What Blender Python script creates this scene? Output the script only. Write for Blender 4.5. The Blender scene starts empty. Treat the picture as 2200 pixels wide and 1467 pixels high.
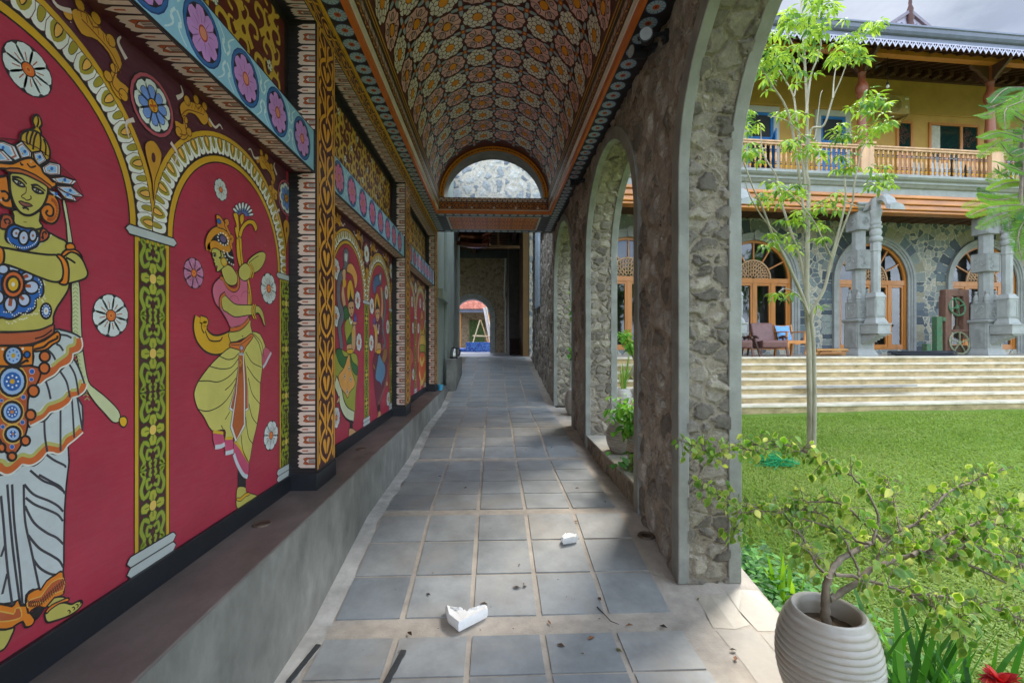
import bpy, bmesh, math, random
from math import sin, cos, pi, radians, sqrt, atan2, floor, tan
from mathutils import Vector, Matrix, noise as mnoise
import numpy as np
random.seed(7)
SC = bpy.context.scene
COL = SC.collection
# ------------------------------------------------------------------ camera, sky, sun, exposure
E = 1.35                      # eye height over the near corridor floor
F = 978.0                     # focal length in photo pixels (photo 2200 x 1467)
YAW = radians(2.28)
cam_d = bpy.data.cameras.new('camera'); cam = bpy.data.objects.new('camera', cam_d); COL.objects.link(cam)
cam_d.sensor_width = 36; cam_d.lens = 36*F/2200; cam_d.clip_start = .02; cam_d.clip_end = 2000
cam_d.shift_y = 1.5/2200
cam.location = (0, 0, E); cam.rotation_euler = (pi/2, 0, -YAW)
SC.camera = cam
SUN_AZ = radians(41); SUN_EL = radians(48)
wd = bpy.data.worlds.new('World'); SC.world = wd; wd.use_nodes = True
wn = wd.node_tree; wn.nodes.clear()
def _n(t, typ, **kw):
    n = t.nodes.new(typ)
    for k, v in kw.items():
        if k == 'in_':
            for a, b in v.items(): n.inputs[a].default_value = b
        else: setattr(n, k, v)
    return n
sky = _n(wn, 'ShaderNodeTexSky', sky_type='NISHITA', sun_disc=False, sun_elevation=SUN_EL, sun_rotation=SUN_AZ)
sky.air_density = 1.0; sky.dust_density = 2.0
tc = _n(wn, 'ShaderNodeTexCoord')
mp = _n(wn, 'ShaderNodeMapping', in_={'Scale': (1, 1, 2.2)})
nz = _n(wn, 'ShaderNodeTexNoise', in_={'Scale': 2.6, 'Detail': 8, 'Roughness': .55, 'Distortion': .5})
rp = _n(wn, 'ShaderNodeValToRGB'); rp.color_ramp.elements[0].position = .36; rp.color_ramp.elements[1].position = .62
rp.color_ramp.elements[0].color = (.35,)*3+(1,); rp.color_ramp.elements[1].color = (1, 1, 1, 1)
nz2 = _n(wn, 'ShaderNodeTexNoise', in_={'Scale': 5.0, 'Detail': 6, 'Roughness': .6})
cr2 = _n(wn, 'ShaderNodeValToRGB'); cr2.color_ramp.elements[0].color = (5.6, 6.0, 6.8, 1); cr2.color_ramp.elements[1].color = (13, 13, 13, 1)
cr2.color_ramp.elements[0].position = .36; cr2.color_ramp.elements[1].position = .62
mx = _n(wn, 'ShaderNodeMix', data_type='RGBA')
bg = _n(wn, 'ShaderNodeBackground', in_={'Strength': .12})
wo = _n(wn, 'ShaderNodeOutputWorld')
L = wn.links.new
L(tc.outputs['Generated'], mp.inputs['Vector']); L(mp.outputs[0], nz.inputs['Vector']); L(mp.outputs[0], nz2.inputs['Vector'])
L(nz.outputs['Fac'], rp.inputs[0]); L(nz2.outputs['Fac'], cr2.inputs[0])
L(rp.outputs[0], mx.inputs[0]); L(sky.outputs[0], mx.inputs[6]); L(cr2.outputs[0], mx.inputs[7])
# added mask greys the north-east sky in view; the rest stays bright for lighting
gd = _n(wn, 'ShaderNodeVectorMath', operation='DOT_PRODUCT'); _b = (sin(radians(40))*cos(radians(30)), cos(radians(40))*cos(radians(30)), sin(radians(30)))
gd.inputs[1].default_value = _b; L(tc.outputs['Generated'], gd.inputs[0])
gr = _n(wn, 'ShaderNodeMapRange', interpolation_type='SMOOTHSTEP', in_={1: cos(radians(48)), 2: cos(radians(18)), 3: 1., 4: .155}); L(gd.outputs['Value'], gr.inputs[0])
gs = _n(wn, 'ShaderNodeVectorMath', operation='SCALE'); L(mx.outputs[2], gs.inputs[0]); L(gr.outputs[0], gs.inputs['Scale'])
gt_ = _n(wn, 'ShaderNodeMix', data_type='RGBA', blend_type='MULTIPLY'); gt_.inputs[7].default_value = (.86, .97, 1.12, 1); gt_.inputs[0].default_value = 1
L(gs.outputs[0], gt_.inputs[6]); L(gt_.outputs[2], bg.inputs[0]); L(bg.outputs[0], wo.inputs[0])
sun_d = bpy.data.lights.new('sun', 'SUN'); sun = bpy.data.objects.new('sun', sun_d); COL.objects.link(sun)
sun_d.energy = 1.9; sun_d.angle = radians(20); sun_d.color = (1, .95, .87)
_sd = Vector((sin(SUN_AZ)*cos(SUN_EL), cos(SUN_AZ)*cos(SUN_EL), sin(SUN_EL)))
sun.rotation_euler = _sd.to_track_quat('Z', 'Y').to_euler()
vs = SC.view_settings
vs.view_transform = 'Standard'; vs.look = 'None'; vs.gamma = 1; vs.exposure = 1.9
vs.use_curve_mapping = False
SC.cycles.max_bounces = 12; SC.cycles.diffuse_bounces = 10
# ------------------------------------------------------------------ photo -> place helpers
SY, CY = sin(YAW), cos(YAW)
def ray(px, py):
    u = (px-1100)/F; v = (735-py)/F
    return (u*CY+SY, CY-u*SY, v)
def onX(px, py, X):
    r = ray(px, py); d = X/r[0]; return Vector((X, r[1]*d, E+r[2]*d))
def onY(px, py, Y):
    r = ray(px, py); d = Y/r[1]; return Vector((r[0]*d, Y, E+r[2]*d))
def onZ(px, py, Z):
    r = ray(px, py); d = (Z-E)/r[2]; return Vector((r[0]*d, r[1]*d, Z))
def atd(px, py, d):
    r = ray(px, py); return Vector((r[0]*d, r[1]*d, E+r[2]*d))
# facade frame: rotated PHI, origin on the terrace edge
PHI = radians(4.0); FO = Vector((6.65, 11.94, 0))
EU = Vector((cos(PHI), sin(PHI), 0)); EW = Vector((-sin(PHI), cos(PHI), 0))
def fac(u, w, z): return FO+EU*u+EW*w+Vector((0, 0, z))
def onW(px, py, w):
    r = Vector(ray(px, py)); d = (FO.dot(EW)+w)/r.dot(EW); p = r*d
    return ((p-FO).dot(EU), p.z+E)
# ------------------------------------------------------------------ helpers
def lin(c):
    return c/12.92 if c <= .04045 else ((c+.055)/1.055)**2.4
def hx(s, k=1.0):
    s = s.lstrip('#'); return tuple(min(.92, lin(int(s[i:i+2], 16)/255)*k) for i in (0, 2, 4))
MATS = {}
def newmat(name):
    m = bpy.data.materials.new(name); m.use_nodes = True; t = m.node_tree
    b = t.nodes['Principled BSDF']; MATS[name] = m
    return m, t, b
def pm(name, base, rough=.6, scale=6., amt=.25, bump=.15, bscale=40., metal=0., spec=.5, dirt=None, dscale=1.5, damt=.5, coat=0, stretch=(1, 1, 1), bdist=.01):
    """procedural material: base colour broken by noise, optional second 'dirt' colour, bump"""
    m, t, b = newmat(name); L = t.links.new
    tc = _n(t, 'ShaderNodeTexCoord'); mp = _n(t, 'ShaderNodeMapping', in_={'Scale': stretch}); L(tc.outputs['Object'], mp.inputs[0])
    nz = _n(t, 'ShaderNodeTexNoise', in_={'Scale': scale, 'Detail': 7, 'Roughness': .6}); L(mp.outputs[0], nz.inputs[0])
    mr = _n(t, 'ShaderNodeMapRange', in_={1: .3, 2: .7, 3: 1-amt, 4: 1+amt}); L(nz.outputs[0], mr.inputs[0])
    src = None
    if dirt is not None:
        nd = _n(t, 'ShaderNodeTexNoise', in_={'Scale': dscale, 'Detail': 9, 'Roughness': .65}); L(mp.outputs[0], nd.inputs[0])
        rd = _n(t, 'ShaderNodeMapRange', in_={1: .45, 2: .7, 3: 0., 4: damt}); L(nd.outputs[0], rd.inputs[0])
        mx = _n(t, 'ShaderNodeMix', data_type='RGBA'); mx.inputs[6].default_value = (*base, 1); mx.inputs[7].default_value = (*dirt, 1)
        L(rd.outputs[0], mx.inputs[0]); src = mx.outputs[2]
    vm = _n(t, 'ShaderNodeVectorMath', operation='SCALE')
    if src: L(src, vm.inputs[0])
    else: vm.inputs[0].default_value = base
    L(mr.outputs[0], vm.inputs['Scale']); L(vm.outputs[0], b.inputs['Base Color'])
    b.inputs['Roughness'].default_value = rough; b.inputs['Metallic'].default_value = metal
    b.inputs['Specular IOR Level'].default_value = spec; b.inputs['Coat Weight'].default_value = coat
    if bump:
        n2 = _n(t, 'ShaderNodeTexNoise', in_={'Scale': bscale, 'Detail': 6, 'Roughness': .6}); L(mp.outputs[0], n2.inputs[0])
        bp = _n(t, 'ShaderNodeBump', in_={'Strength': bump, 'Distance': bdist}); L(n2.outputs[0], bp.inputs['Height']); L(bp.outputs[0], b.inputs['Normal'])
    return m
def paintmat(name, rough=.45, amt=.12, scale=9, bump=.05, spec=.4, chips=False):
    """colour from the mesh's own painted colours ('Col'), slightly uneven"""
    m, t, b = newmat(name); L = t.links.new
    at = _n(t, 'ShaderNodeAttribute', attribute_name='Col')
    tc = _n(t, 'ShaderNodeTexCoord'); nz = _n(t, 'ShaderNodeTexNoise', in_={'Scale': scale, 'Detail': 8, 'Roughness': .65}); L(tc.outputs['Object'], nz.inputs[0])
    mr = _n(t, 'ShaderNodeMapRange', in_={1: .3, 2: .7, 3: 1-amt, 4: 1+amt}); L(nz.outputs[0], mr.inputs[0])
    vm = _n(t, 'ShaderNodeVectorMath', operation='SCALE'); L(at.outputs['Color'], vm.inputs[0]); L(mr.outputs[0], vm.inputs['Scale'])
    src = vm.outputs[0]
    if chips:   # brushed streaks, dust and tiny chips of bare plaster
        mpb = _n(t, 'ShaderNodeMapping', in_={'Scale': (1, 5, 40)}); L(tc.outputs['Object'], mpb.inputs[0])
        nb = _n(t, 'ShaderNodeTexNoise', in_={'Scale': 2.2, 'Detail': 6, 'Roughness': .7}); L(mpb.outputs[0], nb.inputs[0])
        rb = _n(t, 'ShaderNodeMapRange', in_={1: .35, 2: .75, 3: .0, 4: .09}); L(nb.outputs[0], rb.inputs[0])
        m1 = _n(t, 'ShaderNodeMix', data_type='RGBA'); m1.inputs[7].default_value = (.42, .33, .31, 1); L(rb.outputs[0], m1.inputs[0]); L(src, m1.inputs[6])
        vc = _n(t, 'ShaderNodeTexVoronoi', feature='F1', in_={'Scale': 9}); L(tc.outputs['Object'], vc.inputs['Vector'])
        rc = _n(t, 'ShaderNodeMath', operation='LESS_THAN', in_={1: .022}); L(vc.outputs['Distance'], rc.inputs[0])
        m2 = _n(t, 'ShaderNodeMix', data_type='RGBA'); m2.inputs[7].default_value = (.55, .45, .43, 1); L(rc.outputs[0], m2.inputs[0]); L(m1.outputs[2], m2.inputs[6]); src = m2.outputs[2]
    L(src, b.inputs['Base Color'])
    b.inputs['Roughness'].default_value = rough; b.inputs['Specular IOR Level'].default_value = spec
    if bump:
        n2 = _n(t, 'ShaderNodeTexNoise', in_={'Scale': 60, 'Detail': 4}); L(tc.outputs['Object'], n2.inputs[0])
        bp = _n(t, 'ShaderNodeBump', in_={'Strength': bump, 'Distance': .004}); L(n2.outputs[0], bp.inputs['Height']); L(bp.outputs[0], b.inputs['Normal'])
    return m
def leafmat(name, rough=.45, trans=.35, val=1.15):
    m, t, b = newmat(name); L = t.links.new
    at = _n(t, 'ShaderNodeAttribute', attribute_name='Col')
    L(at.outputs['Color'], b.inputs['Base Color']); b.inputs['Roughness'].default_value = rough
    tr = _n(t, 'ShaderNodeBsdfTranslucent'); mx = _n(t, 'ShaderNodeMixShader', in_={0: trans})
    hs = _n(t, 'ShaderNodeHueSaturation', in_={'Value': val, 'Saturation': 1.05, 'Hue': .488}); L(at.outputs['Color'], hs.inputs['Color']); L(hs.outputs[0], tr.inputs[0])
    out = t.nodes['Material Output']; L(b.outputs[0], mx.inputs[1]); L(tr.outputs[0], mx.inputs[2]); L(mx.outputs[0], out.inputs[0])
    return m
def stonemat(name, c1, c2, c3, mortar, scale=5., disp=.03, edge=.09, stretch=(1, 1, 1), mort_amt=1., displace=True, rough=.85, dist=.35):
    m, t, b = newmat(name); L = t.links.new
    tc = _n(t, 'ShaderNodeTexCoord'); mp = _n(t, 'ShaderNodeMapping', in_={'Scale': tuple(scale*s for s in stretch)}); L(tc.outputs['Object'], mp.inputs[0])
    nd = _n(t, 'ShaderNodeTexNoise', in_={'Scale': 1.3, 'Detail': 3}); L(mp.outputs[0], nd.inputs[0])
    sub = _n(t, 'ShaderNodeVectorMath', operation='SUBTRACT'); L(nd.outputs['Color'], sub.inputs[0]); sub.inputs[1].default_value = (.5, .5, .5)
    sc = _n(t, 'ShaderNodeVectorMath', operation='SCALE', in_={'Scale': dist*2}); L(sub.outputs[0], sc.inputs[0])
    ad = _n(t, 'ShaderNodeVectorMath', operation='ADD'); L(mp.outputs[0], ad.inputs[0]); L(sc.outputs[0], ad.inputs[1])
    v1 = _n(t, 'ShaderNodeTexVoronoi', feature='F1', in_={'Scale': 1}); L(ad.outputs[0], v1.inputs['Vector'])
    v2 = _n(t, 'ShaderNodeTexVoronoi', feature='DISTANCE_TO_EDGE', in_={'Scale': 1}); L(ad.outputs[0], v2.inputs['Vector'])
    sp = _n(t, 'ShaderNodeSeparateColor'); L(v1.outputs['Color'], sp.inputs[0])
    cr = _n(t, 'ShaderNodeValToRGB'); e = cr.color_ramp.elements
    e[0].position = .1; e[0].color = (*c1, 1); e[1].position = .9; e[1].color = (*c3, 1); x = e.new(.5); x.color = (*c2, 1)
    L(sp.outputs[0], cr.inputs[0])
    n1 = _n(t, 'ShaderNodeTexNoise', in_={'Scale': 17, 'Detail': 14, 'Roughness': .84}); L(tc.outputs['Object'], n1.inputs[0])
    mr = _n(t, 'ShaderNodeMapRange', in_={1: .3, 2: .7, 3: .5, 4: 1.55}); L(n1.outputs[0], mr.inputs[0])
    vm = _n(t, 'ShaderNodeVectorMath', operation='SCALE'); L(cr.outputs[0], vm.inputs[0]); L(mr.outputs[0], vm.inputs['Scale'])
    n3 = _n(t, 'ShaderNodeTexNoise', in_={'Scale': 9, 'Detail': 6, 'Roughness': .7}); L(tc.outputs['Object'], n3.inputs[0])
    # mortar smears: edge threshold is modulated by noise
    ed = _n(t, 'ShaderNodeMath', operation='ADD'); L(v2.outputs['Distance'], ed.inputs[0])
    nm = _n(t, 'ShaderNodeMapRange', in_={1: .3, 2: .7, 3: .06, 4: -.10*mort_amt}); L(n3.outputs[0], nm.inputs[0]); L(nm.outputs[0], ed.inputs[1])
    ms = _n(t, 'ShaderNodeMapRange', interpolation_type='SMOOTHSTEP', in_={1: edge*.45, 2: edge*1.1, 3: 0, 4: 1}); L(ed.outputs[0], ms.inputs[0])
    mn = _n(t, 'ShaderNodeVectorMath', operation='SCALE'); mn.inputs[0].default_value = mortar; L(mr.outputs[0], mn.inputs['Scale'])
    mx = _n(t, 'ShaderNodeMix', data_type='RGBA'); L(ms.outputs[0], mx.inputs[0]); L(mn.outputs[0], mx.inputs[6]); L(vm.outputs[0], mx.inputs[7])
    L(mx.outputs[2], b.inputs['Base Color']); b.inputs['Roughness'].default_value = rough; b.inputs['Specular IOR Level'].default_value = .25
    # height
    hs = _n(t, 'ShaderNodeMapRange', interpolation_type='SMOOTHSTEP', in_={1: edge*.2, 2: edge*2.6, 3: 0, 4: 1}); L(ed.outputs[0], hs.inputs[0])
    hm = _n(t, 'ShaderNodeMath', operation='MULTIPLY_ADD', in_={1: .55, 2: .45}); L(sp.outputs[1], hm.inputs[0])
    h2 = _n(t, 'ShaderNodeMath', operation='MULTIPLY'); L(hs.outputs[0], h2.inputs[0]); L(hm.outputs[0], h2.inputs[1])
    h3 = _n(t, 'ShaderNodeMath', operation='MULTIPLY_ADD', in_={1: .8}); L(n1.outputs[0], h3.inputs[0]); L(h2.outputs[0], h3.inputs[2])
    if displace:
        dp = _n(t, 'ShaderNodeDisplacement', in_={'Midlevel': .55, 'Scale': disp}); L(h3.outputs[0], dp.inputs['Height'])
        L(dp.outputs[0], t.nodes['Material Output'].inputs['Displacement'])
        m.displacement_method = 'BOTH'
    else:
        bp = _n(t, 'ShaderNodeBump', in_={'Strength': .9, 'Distance': disp}); L(h3.outputs[0], bp.inputs['Height']); L(bp.outputs[0], b.inputs['Normal'])
    return m
def glassmat(name, tint=(.75, .8, .8), rough=.03, see=.35):
    """window pane: mirror-like reflection over a darkened view through"""
    m, t, b = newmat(name); L = t.links.new
    t.nodes.remove(b)
    g = _n(t, 'ShaderNodeBsdfGlossy', in_={'Roughness': rough}); tr = _n(t, 'ShaderNodeBsdfTransparent'); tr.inputs[0].default_value = (*[c*.75 for c in tint], 1)
    fr = _n(t, 'ShaderNodeFresnel', in_={'IOR': 1.9}); mx = _n(t, 'ShaderNodeMixShader')
    L(fr.outputs[0], mx.inputs[0]); L(tr.outputs[0], mx.inputs[1]); L(g.outputs[0], mx.inputs[2]); L(mx.outputs[0], t.nodes['Material Output'].inputs[0])
    return m
# ------------------------------------------------------------------ objects
def tag(o, label=None, cat=None, group=None, kind=None):
    if label: o['label'] = label
    if cat: o['category'] = cat
    if group: o['group'] = group
    if kind: o['kind'] = kind
    return o
def thing(name, label, cat, loc=(0, 0, 0), rz=0, group=None):
    o = bpy.data.objects.new(name, None); COL.objects.link(o); o.location = loc; o.rotation_euler = (0, 0, rz); o.empty_display_size = .1
    return tag(o, label, cat, group)
def kids(o): return [c for c in COL.objects if c.parent == o]
def dup(o, loc=None, rz=None, label=None, parent=None, scale=None):
    c = o.copy(); COL.objects.link(c)
    if parent: c.parent = parent
    if loc is not None: c.location = loc
    if rz is not None: c.rotation_euler = (0, 0, rz)
    if scale is not None: c.scale = (scale,)*3
    if label: c['label'] = label
    for ch in kids(o): dup(ch, parent=c)
    return c
def worldloc(o):
    v = Vector((0, 0, 0))
    while o: v += o.location; o = o.parent
    return v
class MB:
    def __init__(s, col=(.5, .5, .5)): s.v = []; s.f = []; s.c = []; s.col = col; s.mi = []; s.m = 0
    def add(s, vs, fs, col=None):
        b = len(s.v); s.v.extend([tuple(p) for p in vs]); col = col or s.col
        for f in fs: s.f.append([i+b for i in f]); s.c.append(col); s.mi.append(s.m)
    def face(s, pts, col=None): s.add(pts, [list(range(len(pts)))], col)
    def box(s, x0, x1, y0, y1, z0, z1, col=None):
        v = [(x, y, z) for z in (z0, z1) for y in (y0, y1) for x in (x0, x1)]
        s.add(v, [(0, 2, 3, 1), (4, 5, 7, 6), (0, 1, 5, 4), (2, 6, 7, 3), (0, 4, 6, 2), (1, 3, 7, 5)], col)
    def fbox(s, u0, u1, w0, w1, z0, z1, col=None):      # box in the facade frame
        v = [fac(x, y, z) for z in (z0, z1) for y in (w0, w1) for x in (u0, u1)]
        s.add(v, [(0, 2, 3, 1), (4, 5, 7, 6), (0, 1, 5, 4), (2, 6, 7, 3), (0, 4, 6, 2), (1, 3, 7, 5)], col)
    def bar(s, a, b, w, h=None, up=(0, 0, 1), col=None):  # square bar from a to b
        a = Vector(a); b = Vector(b); h = h or w; d = (b-a).normalized(); up = Vector(up)
        if abs(d.dot(up)) > .98: up = Vector((1, 0, 0))
        x = d.cross(up).normalized()*(w/2); y = x.cross(d).normalized()*(h/2)
        v = [p+q for p in (a, b) for q in (-x-y, x-y, x+y, -x+y)]
        s.add(v, [(0, 1, 2, 3), (7, 6, 5, 4), (0, 4, 5, 1), (1, 5, 6, 2), (2, 6, 7, 3), (3, 7, 4, 0)], col)
    def tube(s, path, rad, n=8, col=None, cap=True):
        P = [Vector(p) for p in path]; k = len(P)
        R = rad if isinstance(rad, (list, tuple)) else [rad]*k
        vs = []; x = None
        for i in range(k):
            d = (P[min(i+1, k-1)]-P[max(i-1, 0)])
            d = d.normalized() if d.length > 1e-9 else Vector((0, 0, 1))
            if x is None:
                u = Vector((0, 0, 1)) if abs(d.z) < .9 else Vector((1, 0, 0)); x = d.cross(u).normalized()
            else: x = (x-d*x.dot(d)).normalized()
            y = d.cross(x)
            for j in range(n):
                a = 2*pi*j/n; vs.append(P[i]+(x*cos(a)+y*sin(a))*R[i])
        fs = []
        for i in range(k-1):
            for j in range(n):
                a = i*n+j; b = i*n+(j+1) % n; fs.append((a, b, b+n, a+n))
        if cap: fs.append(list(range(n-1, -1, -1))); fs.append([(k-1)*n+j for j in range(n)])
        s.add(vs, fs, col)
    def lathe(s, prof, c=(0, 0, 0), n=24, col=None, sx=1, sy=1, cap=False):
        k = len(prof); vs = []
        for r, z in prof:
            for j in range(n):
                a = 2*pi*j/n; vs.append((c[0]+r*cos(a)*sx, c[1]+r*sin(a)*sy, c[2]+z))
        fs = []
        for i in range(k-1):
            for j in range(n):
                a = i*n+j; b = i*n+(j+1) % n; fs.append((a, b, b+n, a+n))
        if cap: fs.append(list(range(n-1, -1, -1))); fs.append([(k-1)*n+j for j in range(n)])
        s.add(vs, fs, col)
    def sweep(s, frames, prof, col=None, closed=False, cap=True):
        """frames: list of (origin, axis_a, axis_b); prof: list of (a, b)"""
        n = len(prof); k = len(frames); vs = [Vector(o)+Vector(a)*p+Vector(b)*q for o, a, b in frames for p, q in prof]; fs = []
        for i in range(k-1 if not closed else k):
            for j in range(n):
                a = i*n+j; b = i*n+(j+1) % n; i2 = (i+1) % k
                fs.append((a, b, i2*n+(j+1) % n, i2*n+j))
        if cap and not closed: fs.append(list(range(n-1, -1, -1))); fs.append([(k-1)*n+j for j in range(n)])
        s.add(vs, fs, col)
    def prism(s, pts, off, col=None):
        """closed outline pts (3d) pushed by vector off"""
        n = len(pts); off = Vector(off); vs = [Vector(p) for p in pts]+[Vector(p)+off for p in pts]
        s.add(vs, [list(range(n-1, -1, -1)), list(range(n, 2*n))]+[(i, (i+1) % n, n+(i+1) % n, n+i) for i in range(n)], col)
    def grid(s, fn, nu, nv, col=None):
        vs = [fn(i/nu, j/nv) for j in range(nv+1) for i in range(nu+1)]
        fs = [(j*(nu+1)+i, j*(nu+1)+i+1, (j+1)*(nu+1)+i+1, (j+1)*(nu+1)+i) for j in range(nv) for i in range(nu)]
        s.add(vs, fs, col)
    def build(s, name, mat, parent=None, smooth=False, world=True, bev=0, angle=40, fix=True):
        me = bpy.data.meshes.new(name)
        off = worldloc(parent) if (parent and world) else Vector((0, 0, 0))
        me.from_pydata([(p[0]-off.x, p[1]-off.y, p[2]-off.z) for p in s.v], [], s.f)
        mats = mat if isinstance(mat, (list, tuple)) else [mat]
        for m in mats: me.materials.append(m)
        if len(mats) > 1: me.polygons.foreach_set('material_index', s.mi)
        ca = me.color_attributes.new('Col', 'FLOAT_COLOR', 'CORNER')
        lt = np.empty(len(me.polygons), dtype=np.int32); me.polygons.foreach_get('loop_total', lt)
        cc = np.ones((len(s.c), 4), dtype=np.float32); cc[:, :3] = np.array([c[:3] for c in s.c], dtype=np.float32)
        ca.data.foreach_set('color', np.repeat(cc, lt, axis=0).ravel())
        if fix:
            bm = bmesh.new(); bm.from_mesh(me); bmesh.ops.recalc_face_normals(bm, faces=bm.faces); bm.to_mesh(me); bm.free()
        if smooth:
            me.shade_smooth() if hasattr(me, 'shade_smooth') else None
            me.set_sharp_from_angle(angle=radians(angle))
        me.update()
        o = bpy.data.objects.new(name, me); COL.objects.link(o)
        if parent: o.parent = parent
        if bev:
            b = o.modifiers.new('bevel', 'BEVEL'); b.width = bev; b.segments = 2; b.limit_method = 'ANGLE'; b.angle_limit = radians(35)
        return o
# ------------------------------------------------------------------ flat painting: polygons and brush strokes laid in thin coats
BLK = hx('1d1a1c'); WHT = hx('d4d6d0', 1.15); GLD = hx('cf9d1e', 1.1); ORG = hx('d9761f', 1.1); CRIM = hx('a92c42', 1.08); MAR = hx('4a1a28', 1.2)
LBL = hx('a8bfe0', 1.1); BLU = hx('1f5fae', 1.1); SKN = hx('bfb45e', 1.1); OLV = hx('b5b062', 1.1); PNK = hx('c8607c', 1.2); LIL = hx('bb84c4', 1.2)
def smooth(pts, closed=True, n=4):
    k = len(pts); out = []
    rng = range(k) if closed else range(k-1)
    for i in rng:
        if closed: a, b, c, d = pts[i-1], pts[i], pts[(i+1) % k], pts[(i+2) % k]
        else: a, b, c, d = pts[max(i-1, 0)], pts[i], pts[i+1], pts[min(i+2, k-1)]
        for j in range(n):
            t = j/n; t2 = t*t; t3 = t2*t
            out.append(tuple(.5*((2*b[q])+(c[q]-a[q])*t+(2*a[q]-5*b[q]+4*c[q]-d[q])*t2+(3*b[q]-a[q]-3*c[q]+d[q])*t3) for q in (0, 1)))
    if not closed: out.append(tuple(pts[-1]))
    return out
class Art:
    STEP = 2e-5; fan = False
    def __init__(s, M, h0=.0005): s.M = M; s.mb = MB(); s.k = 0; s.h0 = h0; s.clip = None
    def _h(s): s.k += 1; return s.h0+s.k*s.STEP
    def poly(s, pts, col, h=None):
        h = h if h is not None else s._h()
        if s.clip: pts = s.clip(pts)
        if s.fan and len(pts) > 3:
            cx = sum(p[0] for p in pts)/len(pts); cy = sum(p[1] for p in pts)/len(pts); k = len(pts)
            s.mb.add([s.M(p[0], p[1], h) for p in pts]+[s.M(cx, cy, h)], [(i, (i+1) % k, k) for i in range(k)], col)
        elif len(pts) > 2: s.mb.face([s.M(p[0], p[1], h) for p in pts], col)
    def stroke(s, pts, w, col, closed=False, taper=None):
        h = s._h(); k = len(pts); Lp = []; Rp = []
        for i in range(k):
            a = pts[(i-1) % k] if (closed or i > 0) else pts[i]; b = pts[(i+1) % k] if (closed or i < k-1) else pts[i]
            dx, dy = b[0]-a[0], b[1]-a[1]; l = math.hypot(dx, dy) or 1e-9
            ww = w/2
            if taper: 
                t = i/(k-1); ww *= max(.12, taper(t))
            nx, ny = -dy/l*ww, dx/l*ww
            Lp.append((pts[i][0]+nx, pts[i][1]+ny)); Rp.append((pts[i][0]-nx, pts[i][1]-ny))
        for i in range(k if closed else k-1):
            j = (i+1) % k; q = [Lp[i], Lp[j], Rp[j], Rp[i]]
            if s.clip: q = s.clip(q)
            if len(q) > 2: s.mb.face([s.M(p[0], p[1], h) for p in q], col)
    def shape(s, pts, col, w=.0045, line=BLK, sm=True, n=4):
        p = smooth(pts, True, n) if sm else pts
        s.poly(p, col)
        if w: s.stroke(p, w, line, closed=True)
    def line(s, pts, w=.004, col=BLK, sm=True, taper=None, n=5):
        s.stroke(smooth(pts, False, n) if sm else pts, w, col, taper=taper)
    def disc(s, c, rx, ry, col, w=0, line=BLK, n=20):
        p = [(c[0]+rx*cos(2*pi*i/n), c[1]+ry*sin(2*pi*i/n)) for i in range(n)]
        s.poly(p, col)
        if w: s.stroke(p, w, line, closed=True)
    def petals(s, c, r0, r1, n, wid, col, w=0, line=BLK, rot=0, tip=.75, asp=1.):
        """n petals between radii r0..r1, all in one coat"""
        h = s._h(); h2 = s._h() if w else 0
        for i in range(n):
            a = rot+2*pi*i/n; ca, sa = cos(a), sin(a); L_ = r1-r0
            pr = [(0, -.16), (.3, -.34), (tip, -.5), (.93, -.34), (1, 0), (.93, .34), (tip, .5), (.3, .34), (0, .16)]
            p = [(c[0]+((r0+L_*x)*ca-wid*y*sa), c[1]+((r0+L_*x)*sa+wid*y*ca)*asp) for x, y in pr]
            s.poly(p, col, h)
            if w:
                k = s.k; s.k = k-1; s.stroke(p, w, line, closed=True); s.k = k
    def build(s, name, mat, parent): return s.mb.build(name, mat, parent, fix=False)
# ------------------------------------------------------------------ materials of the corridor
M = {}
M['mural'] = paintmat('mural_paint', .42, .13, 5, .06, chips=True)
M['matt'] = paintmat('matt_colour', .7, .16, 12, .1)
M['cement'] = pm('cement_plaster', hx('8d8c84'), .75, 3, .22, .2, 30, dirt=hx('5f5c55'), dscale=2.2, damt=.5)
M['trim'] = pm('cement_trim', hx('92928a'), .8, 8, .18, .25, 60, dirt=hx('6c6a60'), dscale=5, damt=.4)
M['bench_top'] = pm('red_brown_cement', hx('7a6e69'), .5, 5, .3, .15, 40, dirt=hx('5c5652'), dscale=2.4, damt=.8, stretch=(1, .6, 1))
M['bench_side'] = pm('trowelled_cement', hx('7c7b74'), .6, 5, .3, .3, 22, dirt=hx('a19f96'), dscale=4.5, damt=.6, stretch=(1, 1, .6))
M['slate'] = None
M['grout'] = pm('sandy_grout', hx('b3a89a'), .85, 10, .18, .3, 80, dirt=hx('8f8a84'), dscale=1.6, damt=.8)
M['black'] = pm('black_paint', hx('22252a'), .4, 8, .2, .05)
M['greywall'] = pm('grey_green_paint', hx('8f988d'), .6, 2, .1, .06, dirt=hx('7b8379'), dscale=1.2, damt=.4)
M['stone_in'] = stonemat('brown_rubble_stone', hx('7d746a'), hx('a0958a'), hx('b2a89b'), hx('ab9f90'), 6.5, .030, .09, (1, 1, .9), .9)
M['stone_rev'] = stonemat('grey_rubble_stone', hx('6f685e'), hx('90887c'), hx('aaa190'), hx('9b907f'), 9.0, .023, .075, (1, 1, 1.35), .8)
M['rust'] = pm('dusty_metal', hx('6b5d50'), .5, 20, .3, .2, 60, metal=.5)
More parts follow.
